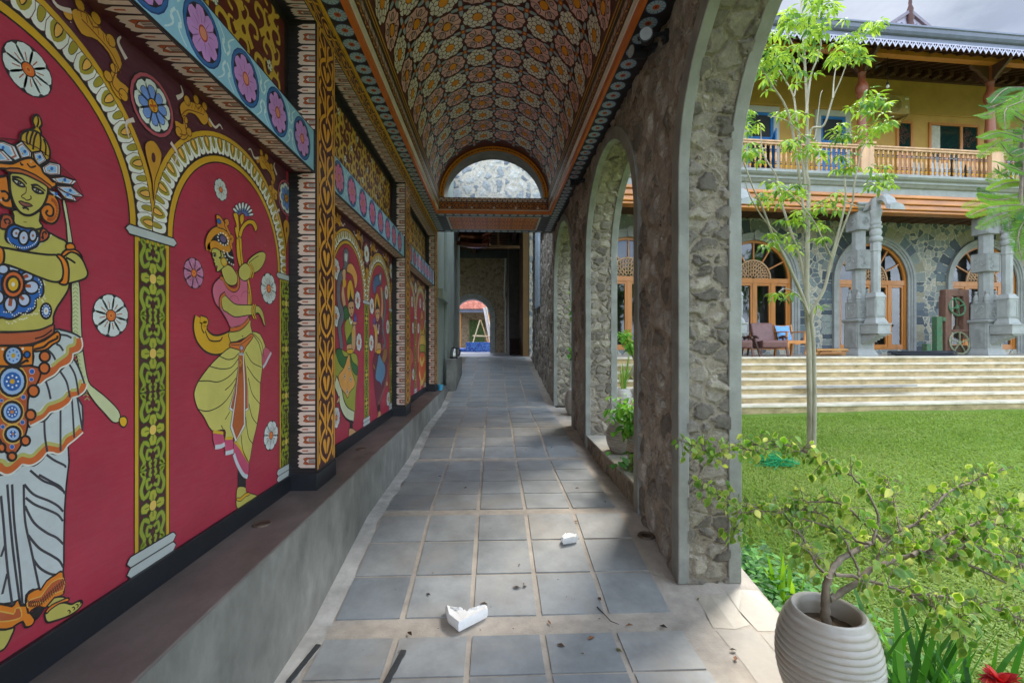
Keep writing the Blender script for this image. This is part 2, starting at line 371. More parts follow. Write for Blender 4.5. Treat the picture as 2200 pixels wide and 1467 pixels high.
def slate():
    m, t, b = newmat('slate_tile'); L = t.links.new
    at = _n(t, 'ShaderNodeAttribute', attribute_name='Col'); tc = _n(t, 'ShaderNodeTexCoord')
    n1 = _n(t, 'ShaderNodeTexNoise', in_={'Scale': 5, 'Detail': 10, 'Roughness': .7}); L(tc.outputs['Object'], n1.inputs[0])
    r1 = _n(t, 'ShaderNodeMapRange', in_={1: .3, 2: .7, 3: .75, 4: 1.25}); L(n1.outputs[0], r1.inputs[0])
    vm = _n(t, 'ShaderNodeVectorMath', operation='SCALE'); L(at.outputs['Color'], vm.inputs[0]); L(r1.outputs[0], vm.inputs['Scale'])
    n2 = _n(t, 'ShaderNodeTexNoise', in_={'Scale': 1.9, 'Detail': 9, 'Roughness': .68, 'Distortion': .6}); L(tc.outputs['Object'], n2.inputs[0])
    r2 = _n(t, 'ShaderNodeMapRange', in_={1: .5, 2: .72, 3: 0, 4: .55}); L(n2.outputs[0], r2.inputs[0])
    mx = _n(t, 'ShaderNodeMix', data_type='RGBA'); mx.inputs[7].default_value = (*hx('a79b8c'), 1); L(r2.outputs[0], mx.inputs[0]); L(vm.outputs[0], mx.inputs[6])
    L(mx.outputs[2], b.inputs['Base Color'])
    r3 = _n(t, 'ShaderNodeMapRange', in_={1: .3, 2: .7, 3: .38, 4: .62}); L(n1.outputs[0], r3.inputs[0]); L(r3.outputs[0], b.inputs['Roughness'])
    bp = _n(t, 'ShaderNodeBump', in_={'Strength': .25, 'Distance': .006}); L(n1.outputs[0], bp.inputs['Height']); L(bp.outputs[0], b.inputs['Normal'])
    return m
M['slate'] = slate()
# ------------------------------------------------------------------ floor
ZP = [(-4, 0), (2.2, 0), (3.165, .15), (4.66, .16), (5.68, .275), (7.5, .27), (12.78, .94), (40, .94)]
def zf(y):
    for (a, za), (b, zb) in zip(ZP, ZP[1:]):
        if y <= b: return za+(zb-za)*(y-a)/(b-a)
    return .94
XB = -.865; XR = 1.02; XP = -.97; XW = -1.12; ZB = .54
ys = [-3, -1, 0, 1, 1.6, 2.2, 2.5, 2.85, 3.165, 3.9, 4.66, 5.2, 5.68, 6.5, 7.5, 8.8, 10.1, 11.4, 12.78]
mb = MB()
xs = [-1.9, XB, -.763, .867, 1.02, 1.42]
for a, b in zip(ys, ys[1:]):
    for c, d in zip(xs, xs[1:]):
        if c > 1 and a > 7.4: continue
        mb.face([(c, a, zf(a)), (d, a, zf(a)), (d, b, zf(b)), (c, b, zf(b))])
for a, b in zip(ys, ys[1:]):
    if a < 7.4: mb.face([(1.42, a, zf(a)), (1.42, b, zf(b)), (1.42, b, -.6), (1.42, a, -.6)])
tag(mb.build('corridor_floor', M['grout']), kind='structure')
mb = MB(); mb.face([(-6, 12.78, .94), (1.3, 12.78, .94), (1.3, 30, .94), (-6, 30, .94)]); tag(mb.build('hall_floor', pm('hall_floor_cement', hx('8d8a90'), .35, 2, .15, .05)), kind='structure')
rows = []
def rowset(a, b, n, g=.014):
    p = (b-a+g)/n
    for i in range(n): rows.append((a+i*p, a+(i+1)*p-g))
rowset(-1.0, 1.83, 9); rowset(1.845, 2.09, 1); rowset(2.235, 3.16, 3, .02); rowset(3.27, 4.55, 4); rowset(4.68, 5.67, 3, .018); rowset(5.75, 7.45, 5); rowset(7.56, 12.7, 16)
mb = MB()
rt = random.Random(3)
tw = .306; pitch = .3335; x0 = -.763
SL = [hx('979998'), hx('919494'), hx('9c9c99'), hx('8c9092'), hx('9b9d9c')]
for a, b in rows:
    for i in range(5):
        c = x0+i*pitch+rt.uniform(-.002, .002); d = c+tw
        k = rt.choice(SL); f = rt.uniform(.94, 1.05); k = tuple(q*f for q in k)
        n = 2; h = .006
        for j in range(n):
            ya = a+(b-a)*j/n; yb = a+(b-a)*(j+1)/n
            mb.face([(c, ya, zf(ya)+h), (d, ya, zf(ya)+h), (d, yb, zf(yb)+h), (c, yb, zf(yb)+h)], k)
            for q in (c, d): mb.face([(q, ya, zf(ya)), (q, yb, zf(yb)), (q, yb, zf(yb)+h), (q, ya, zf(ya)+h)], k)
        for q in (a, b): mb.face([(c, q, zf(q)), (d, q, zf(q)), (d, q, zf(q)+h), (c, q, zf(q)+h)], k)
tag(mb.build('slate_paving', M['slate']), kind='structure')
# irregular flagstones of the apron under the arches
mb = MB(); rt = random.Random(5); FLG = [hx('9e968b'), hx('a59b8e'), hx('95928d'), hx('a99f90'), hx('9f968a')]
for ya, yb in ((-.2, 2.40), (5.85, 7.45)):
    for xa, xb in ((1.045, 1.225), (1.235, 1.41)):
        y = ya+rt.uniform(0, .2); j = rt.uniform(-.02, .02)
        while y < yb-.1:
            l = min(rt.uniform(.22, .5), yb-y); f = rt.uniform(.94, 1.04); k = tuple(q*f for q in rt.choice(FLG)); r_ = lambda a=.02: rt.uniform(-a, a)
            P = [(xa+r_(.012), y+r_(.012)), ((xa+xb)/2, y+r_(.02)), (xb-.004, y+r_(.02)), (xb-.004, y+l*.5), (xb-.004, y+l-.02+r_(.015)), ((xa+xb)/2, y+l-.015+r_(.015)), (xa+r_(.012), y+l-.02), (xa+r_(.012), y+l*.5)]
            mb.face([(min(x, 1.415), q, zf(q)+.0012+.0004*rt.random()) for x, q in P], k); y += l
tag(mb.build('apron_flagstones', M['slate']), kind='structure')
# strip of spilt white plaster along the foot of the bench
mb = MB(); rt = random.Random(15); yl = np.arange(-1, 8.0, .05)
for a, b in zip(yl, yl[1:]):
    x1 = lambda y: -.772+.03*mnoise.noise((y*5, 1, 0))-.012*abs(mnoise.noise((y*17, 5, 0)))
    mb.face([(XB-.01, a, zf(a)+.012), (x1(a), a, zf(a)+.0015), (x1(b), b, zf(b)+.0015), (XB-.01, b, zf(b)+.012)])
tag(mb.build('plaster_fillet', pm('white_plaster_spill', hx('c2bdb5'), .85, 6, .22, .4, 50, dirt=hx('8e8880'), dscale=3.5, damt=.8), smooth=True), kind='structure')
# 
# ------------------------------------------------------------------ bench
bench = thing('plastered_bench', 'long grey cement bench with red-brown top running under the painted wall', 'bench', (XB, 0, 0))
mb = MB(); y0, y1 = -3., 8.62
mb.box(XW-.1, XB, y0, y1, -.1, ZB-.012); mb.build('bench_base', M['bench_side'], bench, bev=.008)
mb = MB(); mb.box(XW-.1, XB+.004, y0, y1+.004, ZB-.0115, ZB); mb.build('bench_top', M['bench_top'], bench, bev=.005)
for i, (px, py) in enumerate([(562, 1126), (692, 1012), (775, 965)]):
    p = onZ(px, py, ZB); o = thing('metal_cap', ['round dull metal cap set in the bench top below the dancer with the bow', 'round metal cap in the bench top at the foot of the nearest pillar', 'small metal cap in the bench top below the two snake dancers'][i], 'cap', p, group='caps set in the bench top')
    mb = MB(); mb.lathe([(.0, .004), (.02, .004), (.026, .0015), (.036, .006), (.04, .0)], p, 20); mb.build('cap_ring', M['rust'], o, smooth=True)
p = onZ(1389, 1151, zf(2.9)); o = thing('floor_uplight', 'round dusty uplight set in the floor beside the nearest stone pillar', 'floor light', p)
mb = MB(); mb.lathe([(.036, .002), (.04, .008), (.052, .01), (.058, .0)], p, 24); mb.build('light_ring', M['rust'], o, smooth=True)
mb = MB(); mb.lathe([(0, .0055), (.034, .0055)], p, 20); mb.build('light_lens', pm('dirty_lens', hx('3a332b'), .25), o, smooth=True)
# ------------------------------------------------------------------ painted wall: backing, pilasters, beams, panels
ZS = E+1.89                 # soffit height
PIL = [(.02, .31), (2.53, 2.82), (5.04, 5.32), (7.54, 7.85)]
BAYS = [(-2.2, .02), (.31, 2.53), (2.82, 5.04), (5.32, 7.54)]
ZBB, ZBT = E+.925, E+1.16   # blue band
ZG = E+1.75                 # underside of the top beam
wall = thing('painted_wall', 'long wall of crimson mural panels between scrollwork pillars on the left', 'wall', (XW, 0, ZB))
mb = MB(); mb.box(-1.7, XW-.02, -3, 7.85, -.1, 5.0); mb.build('wall_core', M['cement'], wall)
mb = MB()
for a, b in BAYS: mb.box(XW-.03, XW+.014, a, b, ZB, .625)
for a, b in PIL: mb.box(XW, XP+.006, a-.006, b+.006, ZB, .635)
mb.build('skirting', M['black'], wall, bev=.003)
MX = lambda y, z, h: (XW+h, y, z)
DKR = hx('5a1517', 1.2)
SCG = hx('dd9a26', 1.15)
def motif_scroll(a, u0, v0, w, h, col, up=True):
    """one tile of gold acanthus scrollwork, mirrored about its axis, on the (u,v) plane; v is the long direction"""
    cx = u0+w/2
    for s in (-1, 1):
        X = lambda x: cx+s*x*w
        Y = lambda y: v0+y*h
        a.line([(X(.02), Y(0)), (X(.30), Y(.13)), (X(.40), Y(.30)), (X(.24), Y(.46)), (X(.06), Y(.56)), (X(.22), Y(.72)), (X(.42), Y(.85)), (X(.36), Y(1.))], w*.085, col, n=4)
        a.shape([(X(.06), Y(.60)), (X(.16), Y(.70)), (X(.13), Y(.83)), (X(.22), Y(.95)), (X(.07), Y(.90)), (X(.02), Y(.74))], col, 0, n=3)
        a.shape([(X(.02), Y(.12)), (X(.14), Y(.20)), (X(.22), Y(.33)), (X(.12), Y(.38)), (X(.03), Y(.30))], col, 0, n=3)
        a.shape([(X(.44), Y(.36)), (X(.36), Y(.46)), (X(.40), Y(.60)), (X(.31), Y(.66)), (X(.45), Y(.72)), (X(.47), Y(.5))], col, 0, n=3)
        a.shape([(X(.46), Y(.02)), (X(.38), Y(.08)), (X(.45), Y(.22)), (X(.48), Y(.12))], col, 0, n=3)
        a.line([(X(.10), Y(.66)), (X(.12), Y(.80)), (X(.17), Y(.92))], w*.02, hx('7a3a10'), n=3)
    a.disc((cx, v0+h*.47), w*.05, h*.05, col)
def motif_leaf(a, U, V, d0, d1, step, s0, s1):
    """lotus-leaf border: tongues run from the back line (d0) to the front edge (d1); U(s, d) gives (u,v)"""
    A = hx('d8c2b4', 1.1); B = hx('b2501f', 1.05)
    k = 0; s = s0
    L_ = d1-d0
    hb = a.k
    while s < s1-.3*step:
        w = min(step, s1-s)
        a.k = hb+(k % 2)*9
        P = lambda x, y: U(s+x*w, d0+y*L_)
        a.shape([P(.02, 1), P(.02, .22), P(.10, .06), P(.20, .12), P(.27, .02), P(.36, .14), P(.46, .02), P(.54, .12), P(.62, .06), P(.68, .22), P(.68, 1)], A, .0035, sm=False)
        a.shape([P(.19, 1), P(.18, .50), P(.23, .34), P(.35, .44), P(.47, .34), P(.52, .50), P(.51, 1)], B, .002, sm=False)
        a.shape([P(.25, 1), P(.25, .62), P(.35, .48), P(.46, .62), P(.46, 1)], A, .003, sm=False)
        for q in (.30, .36, .42):
            a.line([P(q, .64), P(q, .98)], .0035, BLK, sm=False)
        a.shape([P(.72, 1), P(.71, .35), P(.84, .0), P(.97, .35), P(.98, 1)], A, .0035, sm=False)
        a.line([P(.84, .3), P(.84, .62)], .006, B, sm=False)
        s += step; k += 1
    a.k = hb+20
for i, (a0, b0) in enumerate(PIL):
    mb = MB(MAR); mb.box(XW-.01, XP, a0, b0, .63, ZG)
    pil = mb.build('pilaster', M['mural'], wall)
    ar = Art(lambda y, z, h: (XP+h, y, z))
    w = b0-a0
    ar.poly([(a0, .635), (b0, .635), (b0, ZG), (a0, ZG)], BLK)
    ar.poly([(a0+.012, .65), (b0-.004, .65), (b0-.004, ZG), (a0+.012, ZG)], SCG)
    ar.poly([(a0+.03, .65), (b0-.022, .65), (b0-.022, ZG), (a0+.03, ZG)], hx('4b1518'))
    hh = .36; z = .66; hb = ar.k
    while z < ZG-.05:
        ar.k = hb; motif_scroll(ar, a0+.03, z, w-.052, min(hh, ZG-z), SCG); z += hh
    ar.build('scroll_panel', M['mural'], pil)
    # near and far cheeks with leaf border
    for yy, sg in ((a0, -1), (b0, 1)):
        ar = Art(lambda x, z, h: (x, yy+sg*h, z))
        ar.poly([(XW, .635), (XP, .635), (XP, ZG), (XW, ZG)], BLK)
        if sg < 0 or i == 0:
            for za, zb in ((.66, ZBB), (ZBT, ZG)):
                motif_leaf(ar, lambda s, d: (d, s), None, XW+.045, XP-.006, .116, za, zb)
        ar.build('leaf_border', M['mural'], pil)
# top beam with scroll front, leaf soffit
mb = MB(MAR); mb.box(XW-.01, XP, -2.2, 7.85, ZG, ZS); tb = mb.build('top_beam', M['mural'], wall)
ar = Art(lambda y, z, h: (XP+h, y, z))
ar.poly([(-1.5, ZG), (7.85, ZG), (7.85, ZS), (-1.5, ZS)], GLD)
ar.poly([(-1.5, ZG+.012), (7.85, ZG+.012), (7.85, ZS-.02), (-1.5, ZS-.02)], hx('4b1518'))
y = -1.0; hb = ar.k; AF = ar.M
while y < 7.8:
    ar.k = hb; ar.M = lambda v, u, h: AF(u, v, h)
    motif_scroll(ar, ZG+.012, y, .108, .30, SCG); y += .30
ar.M = AF; ar.build('scroll_panel', M['mural'], tb)
ar = Art(lambda x, y, h: (x, y, ZG-h))
for a0, b0 in BAYS[1:]:
    ar.poly([(XW, a0), (XP, a0), (XP, b0), (XW, b0)], BLK, h=.0004)
    motif_leaf(ar, lambda s, d: (d, s), None, XW+.04, XP-.004, .105, a0+.02, b0-.01)
ar.build('leaf_border', M['mural'], tb)
# blue flower band
def flower8(a, c, r, petal, ctr, line=BLK, n=8, rot=.2, asp=1., vein=hx('b4552a'), ringcol=None):
    a.petals(c, r*.24, r*.97, n, r*.66, petal, .0, rot=rot)
    if vein: 
        h = a._h()
        for i in range(n):
            t = rot+2*pi*i/n; ca, sa = cos(t), sin(t)
            q = [(c[0]+r*(x*ca-y*sa), c[1]+r*(x*sa+y*ca)) for x, y in ((.36, -.018), (.68, -.018), (.68, .018), (.36, .018))]
            a.poly(q, vein, h)
    a.disc(c, r*.27, r*.27, line); a.disc(c, r*.22, r*.22, ctr)
    a.disc(c, r*.10, r*.10, hx('b24a1c')); a.disc(c, r*.06, r*.06, ctr)
for bi, (a0, b0) in enumerate(BAYS[1:]):
    mb = MB(hx('7fb2d2')); mb.box(XW-.01, -.985, a0, b0, ZBB, ZBT); bb = mb.build('flower_beam', M['mural'], wall)
    ar = Art(lambda y, z, h: (-.985+h, y, z))
    ar.poly([(a0, ZBB), (b0, ZBB), (b0, ZBB+.012), (a0, ZBB+.012)], BLK); ar.poly([(a0, ZBT-.006), (b0, ZBT-.006), (b0, ZBT), (a0, ZBT)], BLK)
    ar.poly([(a0, ZBB+.012), (b0, ZBB+.012), (b0, ZBT-.006), (a0, ZBT-.006)], hx('8dbdd8', 1.1))
    y = a0+.21 if bi == 0 else a0+.12
    zc = (ZBB+ZBT)/2+.003; hb = ar.k
    while y < b0:
        ar.k = hb
        if y+.105 < b0+.03:
            ar.disc((y, zc), .103, .105, hx('16427e')); ar.disc((y, zc), .098, .1, hx('2b67a8')); ar.disc((y, zc), .086, .088, hx('241c2c'))
            pc = LIL if bi == 0 else hx('cf6a9a', 1.2)
            ar.petals((y, zc), .02, .085, 8, .052, pc, rot=.25, tip=.6)
            h = ar._h()
            for i in range(8):
                t = .25+2*pi*i/8
                ar.poly([(y+.03*cos(t)-.0012*sin(t), zc+.03*sin(t)+.0012*cos(t)), (y+.07*cos(t), zc+.07*sin(t)), (y+.03*cos(t)+.0012*sin(t), zc+.03*sin(t)-.0012*cos(t))], hx('5a3a66'), h)
            ar.disc((y, zc), .024, .026, hx('b2483a')); ar.disc((y, zc), .018, .02, hx('e08a6a'))
        # pale curls between the rings
        m = y+.133
        if m < b0-.02:
            for sx in (-1, 1):
                for sz in (-1, 1):
                    ar.line([(m+sx*.004, zc+sz*.015), (m+sx*.022, zc+sz*.04), (m+sx*.012, zc+sz*.062), (m+sx*.030, zc+sz*.085), (m+sx*.05, zc+sz*.1)], .010, hx('c4d8e0', 1.15), n=3, taper=lambda t: 1-.6*t)
                    ar.disc((m+sx*.018, zc+sz*.052), .009, .009, hx('c4d8e0', 1.15), n=8)
        y += .266
    ar.build('flower_band', M['mural'], bb)
    ar = Art(lambda x, y, h: (x, y, ZBB-h))
    ar.poly([(XW, a0), (-.985, a0), (-.985, b0), (XW, b0)], hx('4a141d'), h=.0004)
    motif_leaf(ar, lambda s, d: (d, s), None, XW+.035, -.989, .112, a0+.01, b0-.02)
    ar.build('leaf_border', M['mural'], bb)
    # upper panel
    mb = MB(DKR); mb.box(XW-.03, XW, a0, b0, ZBT, ZG); up = mb.build('upper_panel', M['mural'], wall)
    ar = Art(MX); ar.poly([(a0, ZBT), (b0, ZBT), (b0, ZG), (a0, ZG)], BLK); 
    ar.poly([(a0+.02, ZBT), (b0-.05, ZBT), (b0-.05, ZG-.05), (a0+.02, ZG-.05)], hx('5d1a14', 1.2))
    rr = random.Random(11+bi); G = hx('cfa636', 1.15); hb = ar.k
    def clipbox(pts, x0=a0+.02, x1=b0-.05, z0=ZBT, z1=ZG-.05):
        return [(min(max(p[0], x0), x1), min(max(p[1], z0), z1)) for p in pts]
    ar.clip = clipbox
    ny = int((b0-a0)/.15)
    for iz in range(5):
        for iy in range(ny):
            ar.k = hb+((iz+iy) % 2)*8
            y = a0+.05+iy*.15+(iz % 2)*.07; z = ZBT+.02+iz*.12; s = 1 if (iy+iz) % 2 else -1
            ar.line([(y, z-.06), (y+s*.05, z), (y+s*.03, z+.055), (y-s*.03, z+.06), (y-s*.045, z+.02), (y-s*.01, z+.005)], .030, G, n=4, taper=lambda t: 1.1-.6*t)
            ar.line([(y+s*.05, z), (y+s*.10, z+.03), (y+s*.11, z+.08), (y+s*.08, z+.09)], .024, G, n=4, taper=lambda t: 1-.6*t)
            ar.line([(y+s*.02, z-.03), (y+s*.085, z-.05), (y+s*.10, z-.02)], .022, G, n=4, taper=lambda t: 1-.5*t)
    ar.k = hb+20
    for iz in range(4):
        for iy in range(ny):
            if (iy+2*iz) % 3 == 0:
                y = a0+.06+iy*.15; z = ZBT+.08+iz*.14
                if y < b0-.1:
                    hk = ar.k; ar.disc((y, z), .026, .03, BLK, n=12); ar.petals((y, z), .004, .026, 5, .022, WHT, rot=.3); ar.disc((y, z), .007, .007, BLK, n=8); ar.k = hk
    ar.build('gold_scroll_painting', M['mural'], up)
# ------------------------------------------------------------------ vaulted ceiling
ceil = thing('vaulted_ceiling', 'barrel vault ceiling painted all over with white and pink lotus flowers', 'ceiling', (0, 0, ZS))
VA, VB, ZV = .80, .745, E+2.14
YV0, YV1 = -1.1, 6.72
NT = 181; _tab = [0.]
for i in range(NT-1):
    a, b = pi*i/(NT-1), pi*(i+1)/(NT-1)
    _tab.append(_tab[-1]+math.hypot(VA*(cos(a)-cos(b)), VB*(sin(a)-sin(b))))
ARC = _tab[-1]
def vault(s, y, h):
    s = min(max(s, 0), ARC); x = np.interp(s, _tab, range(NT)); a = pi*x/(NT-1)
    ca, sa = -cos(a), sin(a)
    n = Vector((ca/VA, 0, sa/VB)).normalized()
    return (VA*ca-n.x*h, y, ZV+VB*sa-n.z*h)
mb = MB(hx('5a2018')); mb.grid(lambda u, v: vault(u*ARC, YV0+v*(YV1-YV0), 0), 48, 2); mb.build('vault_shell', M['mural'], ceil, smooth=True, angle=60)
ar = Art(vault, .0015); ar.STEP = 5e-4; ar.fan = True
gm = .055; NF = 8; fp = (ARC-2*gm)/NF
PKF = hx('e6b4ac', 1.2); WHF = (.92, .85, .74); AMB = hx('ee9210', 1.2); DKM = hx('4c1716'); STB = hx('a8b6bc', 1.05)
row = 0; yy = -.9; hb = ar.k
while yy < YV1-.1:
    for cI in range(NF):
        ar.k = hb; c = (gm+(cI+.5)*fp, yy); r = fp*.492
        if c[1]+r > YV1: continue
        wh = (row+cI) % 2 == 0
        if wh:
            ar.petals(c, r*.2, r, 8, r*.64, WHF, .006, DKM, rot=pi/8, tip=.6); ar.petals(c, r*.2, r*.9, 8, r*.46, WHF, .006, DKM, rot=0, tip=.55)
            ar.petals(c, r*.18, r*.66, 8, r*.42, WHF, .005, DKM, rot=pi/8, tip=.55)
            ar.k += 3; ar.disc(c, r*.35, r*.37, hx('7a2b10')); ar.disc(c, r*.31, r*.33, AMB)
        else:
            ar.shape([(c[0]+r*(1-.09*(i % 2))*cos(2*pi*i/20), c[1]+r*(1-.09*(i % 2))*sin(2*pi*i/20)) for i in range(20)], PKF, .005, DKM, n=2); ar.k += 5
            h = ar._h(); h2 = ar._h()
            for q in range(4):
                t = pi/4+q*pi/2
                ex, ey = c[0]+r*.62*cos(t), c[1]+r*.62*sin(t)
                ar.poly([(ex+r*.22*cos(t)*cos(g)-r*.17*sin(t)*sin(g), ey+r*.22*sin(t)*cos(g)+r*.17*cos(t)*sin(g)) for g in [2*pi*j/10 for j in range(10)]], DKM, h)
                ar.poly([(ex+r*.17*cos(t)*cos(g)-r*.12*sin(t)*sin(g), ey+r*.17*sin(t)*cos(g)+r*.12*cos(t)*sin(g)) for g in [2*pi*j/10 for j in range(10)]], hx('cbb0aa'), h2)
            for q in range(4):
                t = q*pi/2
                for s in (-1, 1):
                    hk = ar.k; ar.line([(c[0]+r*.42*cos(t+s*.5), c[1]+r*.42*sin(t+s*.5)), (c[0]+r*.7*cos(t+s*.25), c[1]+r*.7*sin(t+s*.25)), (c[0]+r*.9*cos(t+s*.3), c[1]+r*.9*sin(t+s*.3))], .007, DKM, n=2); ar.k = hk
            ar.k += 3
            h = ar._h(); ar.poly([(c[0]+r*.44*cos(2*pi*j/4), c[1]+r*.44*sin(2*pi*j/4)) for j in range(4)], DKM, h)
            ar.disc(c, r*.31, r*.35, hx('7a2b10')); ar.disc(c, r*.28, r*.32, AMB)
    for cI in range(NF-1):
        ar.k = hb+12; c = (gm+(cI+1)*fp, yy+fp/2)
        if c[1]+.1 > YV1: continue
        ar.petals(c, .0, fp*.32, 4, fp*.14, STB, .0035, hx('4c5f70'), rot=0, tip=.42); ar.disc(c, fp*.095, fp*.095, hx('b8501c')); ar.disc(c, fp*.045, fp*.045, AMB, n=8)
    yy += fp; row += 1
ar.poly([(0, -1), (.022, -1), (.022, YV1), (0, YV1)], GLD); ar.poly([(ARC-.022, -1), (ARC, -1), (ARC, YV1), (ARC-.022, YV1)], GLD)
ar.build('lotus_painting', M['mural'], ceil)
# cornice mouldings both sides + soffit with rosettes
ORL = hx('d8701e', 1.0)
for sd in (-1, 1):
    xo = XP if sd < 0 else XR+.04
    mb = MB()
    XL = .835; T = [(XL+.012, ZS-.012), (XL-.012, ZS-.012), (XL-.012, ZS+.045), (XL-.020, ZS+.048), (XL-.030, ZS+.078), (XL-.030, ZS+.080), (VA-.001, ZV-.02), (VA, ZV+.0), (VA+.09, ZV), (VA+.09, ZS+.004), (XL+.012, ZS+.004)]
    colr = [ORL, ORL, hx('d9cdbb'), hx('d9cdbb'), hx('c7b7a0'), BLK, GLD, BLK, BLK, BLK, BLK]
    k = len(T)
    for i in range(k):
        a, b = T[i], T[(i+1) % k]
        mb.face([(sd*a[0], YV0, a[1]), (sd*b[0], YV0, b[1]), (sd*b[0], YV1, b[1]), (sd*a[0], YV1, a[1])], colr[i])
    cor = mb.build('cornice', M['mural'], ceil)
    ar = Art(lambda s, d, h: (sd*(XL-.032-h-.0+.000), s, d), .002)
    za, zb = ZS+.084, ZV-.022
    ar.poly([(-1, za), (YV1, za), (YV1, zb), (-1, zb)], hx('3b1712'))
    motif_leaf(ar, lambda s, d: (s, d), None, zb-.0, za+.055, .085, -.4, YV1)
    ar.poly([(-1, za), (YV1, za), (YV1, za+.05), (-1, za+.05)], hx('6a2d14')); y = -.5; hb = ar.k
    while y < YV1-.1:
        ar.k = hb; ar.line([(y, za+.01), (y+.05, za+.04), (y+.09, za+.02), (y+.06, za+.015)], .009, SCG, n=3); y += .1
    ar.build('leaf_border', M['mural'], cor)
    mb = MB(BLK); mb.box(min(sd*XL, sd*abs(xo)), max(sd*XL, sd*abs(xo)), YV0, 7.86, ZS, ZS+.05); so = mb.build('soffit', M['mural'], ceil)
    ar = Art(lambda x, y, h: (x, y, ZS-h), .0008)
    cx = sd*(XL+abs(xo))/2 if sd < 0 else (XL+.985)/2+.005
    y = -.5; hb = ar.k
    while y < 7.8:
        ar.k = hb; r = .058
        ar.disc((cx, y), r, r, hx('2d4d78')); ar.disc((cx, y), r*.9, r*.9, hx('a3bdc4', 1.05)); 
        h = ar._h()
        for i in range(12):
            t = 2*pi*i/12; ar.poly([(cx+r*.3*cos(t), y+r*.3*sin(t)), (cx+r*.86*cos(t+.05), y+r*.86*sin(t+.05)), (cx+r*.86*cos(t-.05), y+r*.86*sin(t-.05))], hx('4a6678'), h)
        ar.disc((cx, y), r*.34, r*.34, hx('c0561f')); ar.disc((cx, y), r*.12, r*.12, hx('5a1c12'), n=8)
        y += .132
    if sd < 0: ar.poly([(XP, -1), (XP+.012, -1), (XP+.012, 7.85), (XP, 7.85)], GLD)
    ar.build('rosette_row', M['mural'], so)
# end beam under the lunette
YE0, YE1 = YV1, 7.85
mb = MB(BLK); mb.box(-.835, .835, YE0+.006, YE1, ZS+.002, ZV-.012); xb = mb.build('end_beam', M['mural'], ceil)
ar = Art(lambda x, z, h: (x, YE0+.006-h, z), .001)
ar.poly([(-.84, ZS-.004), (.84, ZS-.004), (.84, ZS+.05), (-.84, ZS+.05)], ORL); ar.poly([(-.82, ZS+.05), (.82, ZS+.05), (.82, ZS+.064), (-.82, ZS+.064)], hx('cbb9a2'))
ar.poly([(-.80, ZS+.064), (.80, ZS+.064), (.80, ZS+.175), (-.80, ZS+.175)], hx('4b1c12'))
x = -.80; hb = ar.k; AF2 = ar.M
while x < .78:
    ar.k = hb; ar.M = lambda v, u, h: AF2(u, v, h); motif_scroll(ar, ZS+.066, x, .107, .2, hx('c9761c')); x += .2
ar.M = AF2; ar.k = hb+30
ar.poly([(-.80, ZS+.175), (.80, ZS+.175), (.80, ZV-.012), (-.80, ZV-.012)], hx('3b1712')); motif_leaf(ar, lambda s, d: (s, d), None, ZV-.012, ZS+.18, .075, -.8, .8)
for x in np.arange(-.65, .8, .325): ar.disc((x, ZS+.09), .018, .018, hx('b9b4a8'), n=10)
ar.build('scroll_panel', M['mural'], xb)
ar = Art(lambda x, y, h: (x, y, ZS+.002-h), .0015)
ar.poly([(-.83, YE0), (.83, YE0), (.83, YE1), (-.83, YE1)], BLK)
ar.poly([(-.72, YE0+.16), (.72, YE0+.16), (.72, YE1-.16), (-.72, YE1-.16)], hx('c8bcae')); ar.poly([(-.69, YE0+.2), (.69, YE0+.2), (.69, YE1-.2), (-.69, YE1-.2)], hx('8a3c12')); hb = ar.k; AF3 = ar.M
for iy in range(3):
    for ix in range(7):
        ar.k = hb; ar.M = lambda v, u, h: AF3(u, v, h); motif_scroll(ar, YE0+.21+iy*.24, -.68+ix*.195, .22, .195, hx('e8881c', 1.1))
ar.M = AF3; ar.k = hb+30; hb = ar.k
for x in np.arange(-.78, .8, .12):
    for y in (YE0+.07, YE1-.07):
        ar.k = hb; ar.disc((x, y), .054, .054, hx('2d4d78')); ar.disc((x, y), .048, .048, hx('a3bdc4')); ar.disc((x, y), .017, .017, hx('c0561f'))
ar.build('underside_painting', M['mural'], xb)
# lunette arch: ring + thick end wall
def ell(a, ax, bz): return (ax*cos(a), bz*sin(a))
mb = MB(hx('8c8d80')); fr = []
N = 40
for i in range(N):
    a0, a1 = pi*i/N, pi*(i+1)/N
    p = [ell(a0, VA+.05, VB+.05), ell(a1, VA+.05, VB+.05), ell(a1, .735, .675), ell(a0, .735, .675)]
    q = [(x, YE0, ZV+z) for x, z in p]; r = [(x, YE0+.32, ZV+z) for x, z in p]
    mb.face(q); mb.face(r); mb.face([q[2], q[3], r[3], r[2]]); mb.face([q[0], q[1], r[1], r[0]])
lun = mb.build('lunette_arch', M['trim'], ceil, smooth=True)
ar = Art(lambda s, d, h: ((d)*cos(s)*1.0, YE0-h-.002, ZV+(d-.055)*sin(s)), .0015)
A0 = np.linspace(0, pi, 41); hb = ar.k
for a, b in zip(A0, A0[1:]): ar.k = hb; ar.poly([(a, .80), (b, .80), (b, .735), (a, .735)], hx('e08a1c', 1.1))
ar.k = hb+2; hb = ar.k
for a, b in zip(A0, A0[1:]): ar.k = hb; ar.poly([(a, .775), (b, .775), (b, .760), (a, .760)], hx('7a3210'))
ar.k = hb+1; hb = ar.k
for i in range(26):
    ar.k = hb; s = pi*(i+.5)/26; ar.line([(s-.05, .755), (s, .785), (s+.05, .765), (s+.02, .757)], .010, hx('d8921f'), n=3); 
ar.build('scroll_ring', M['mural'], lun)
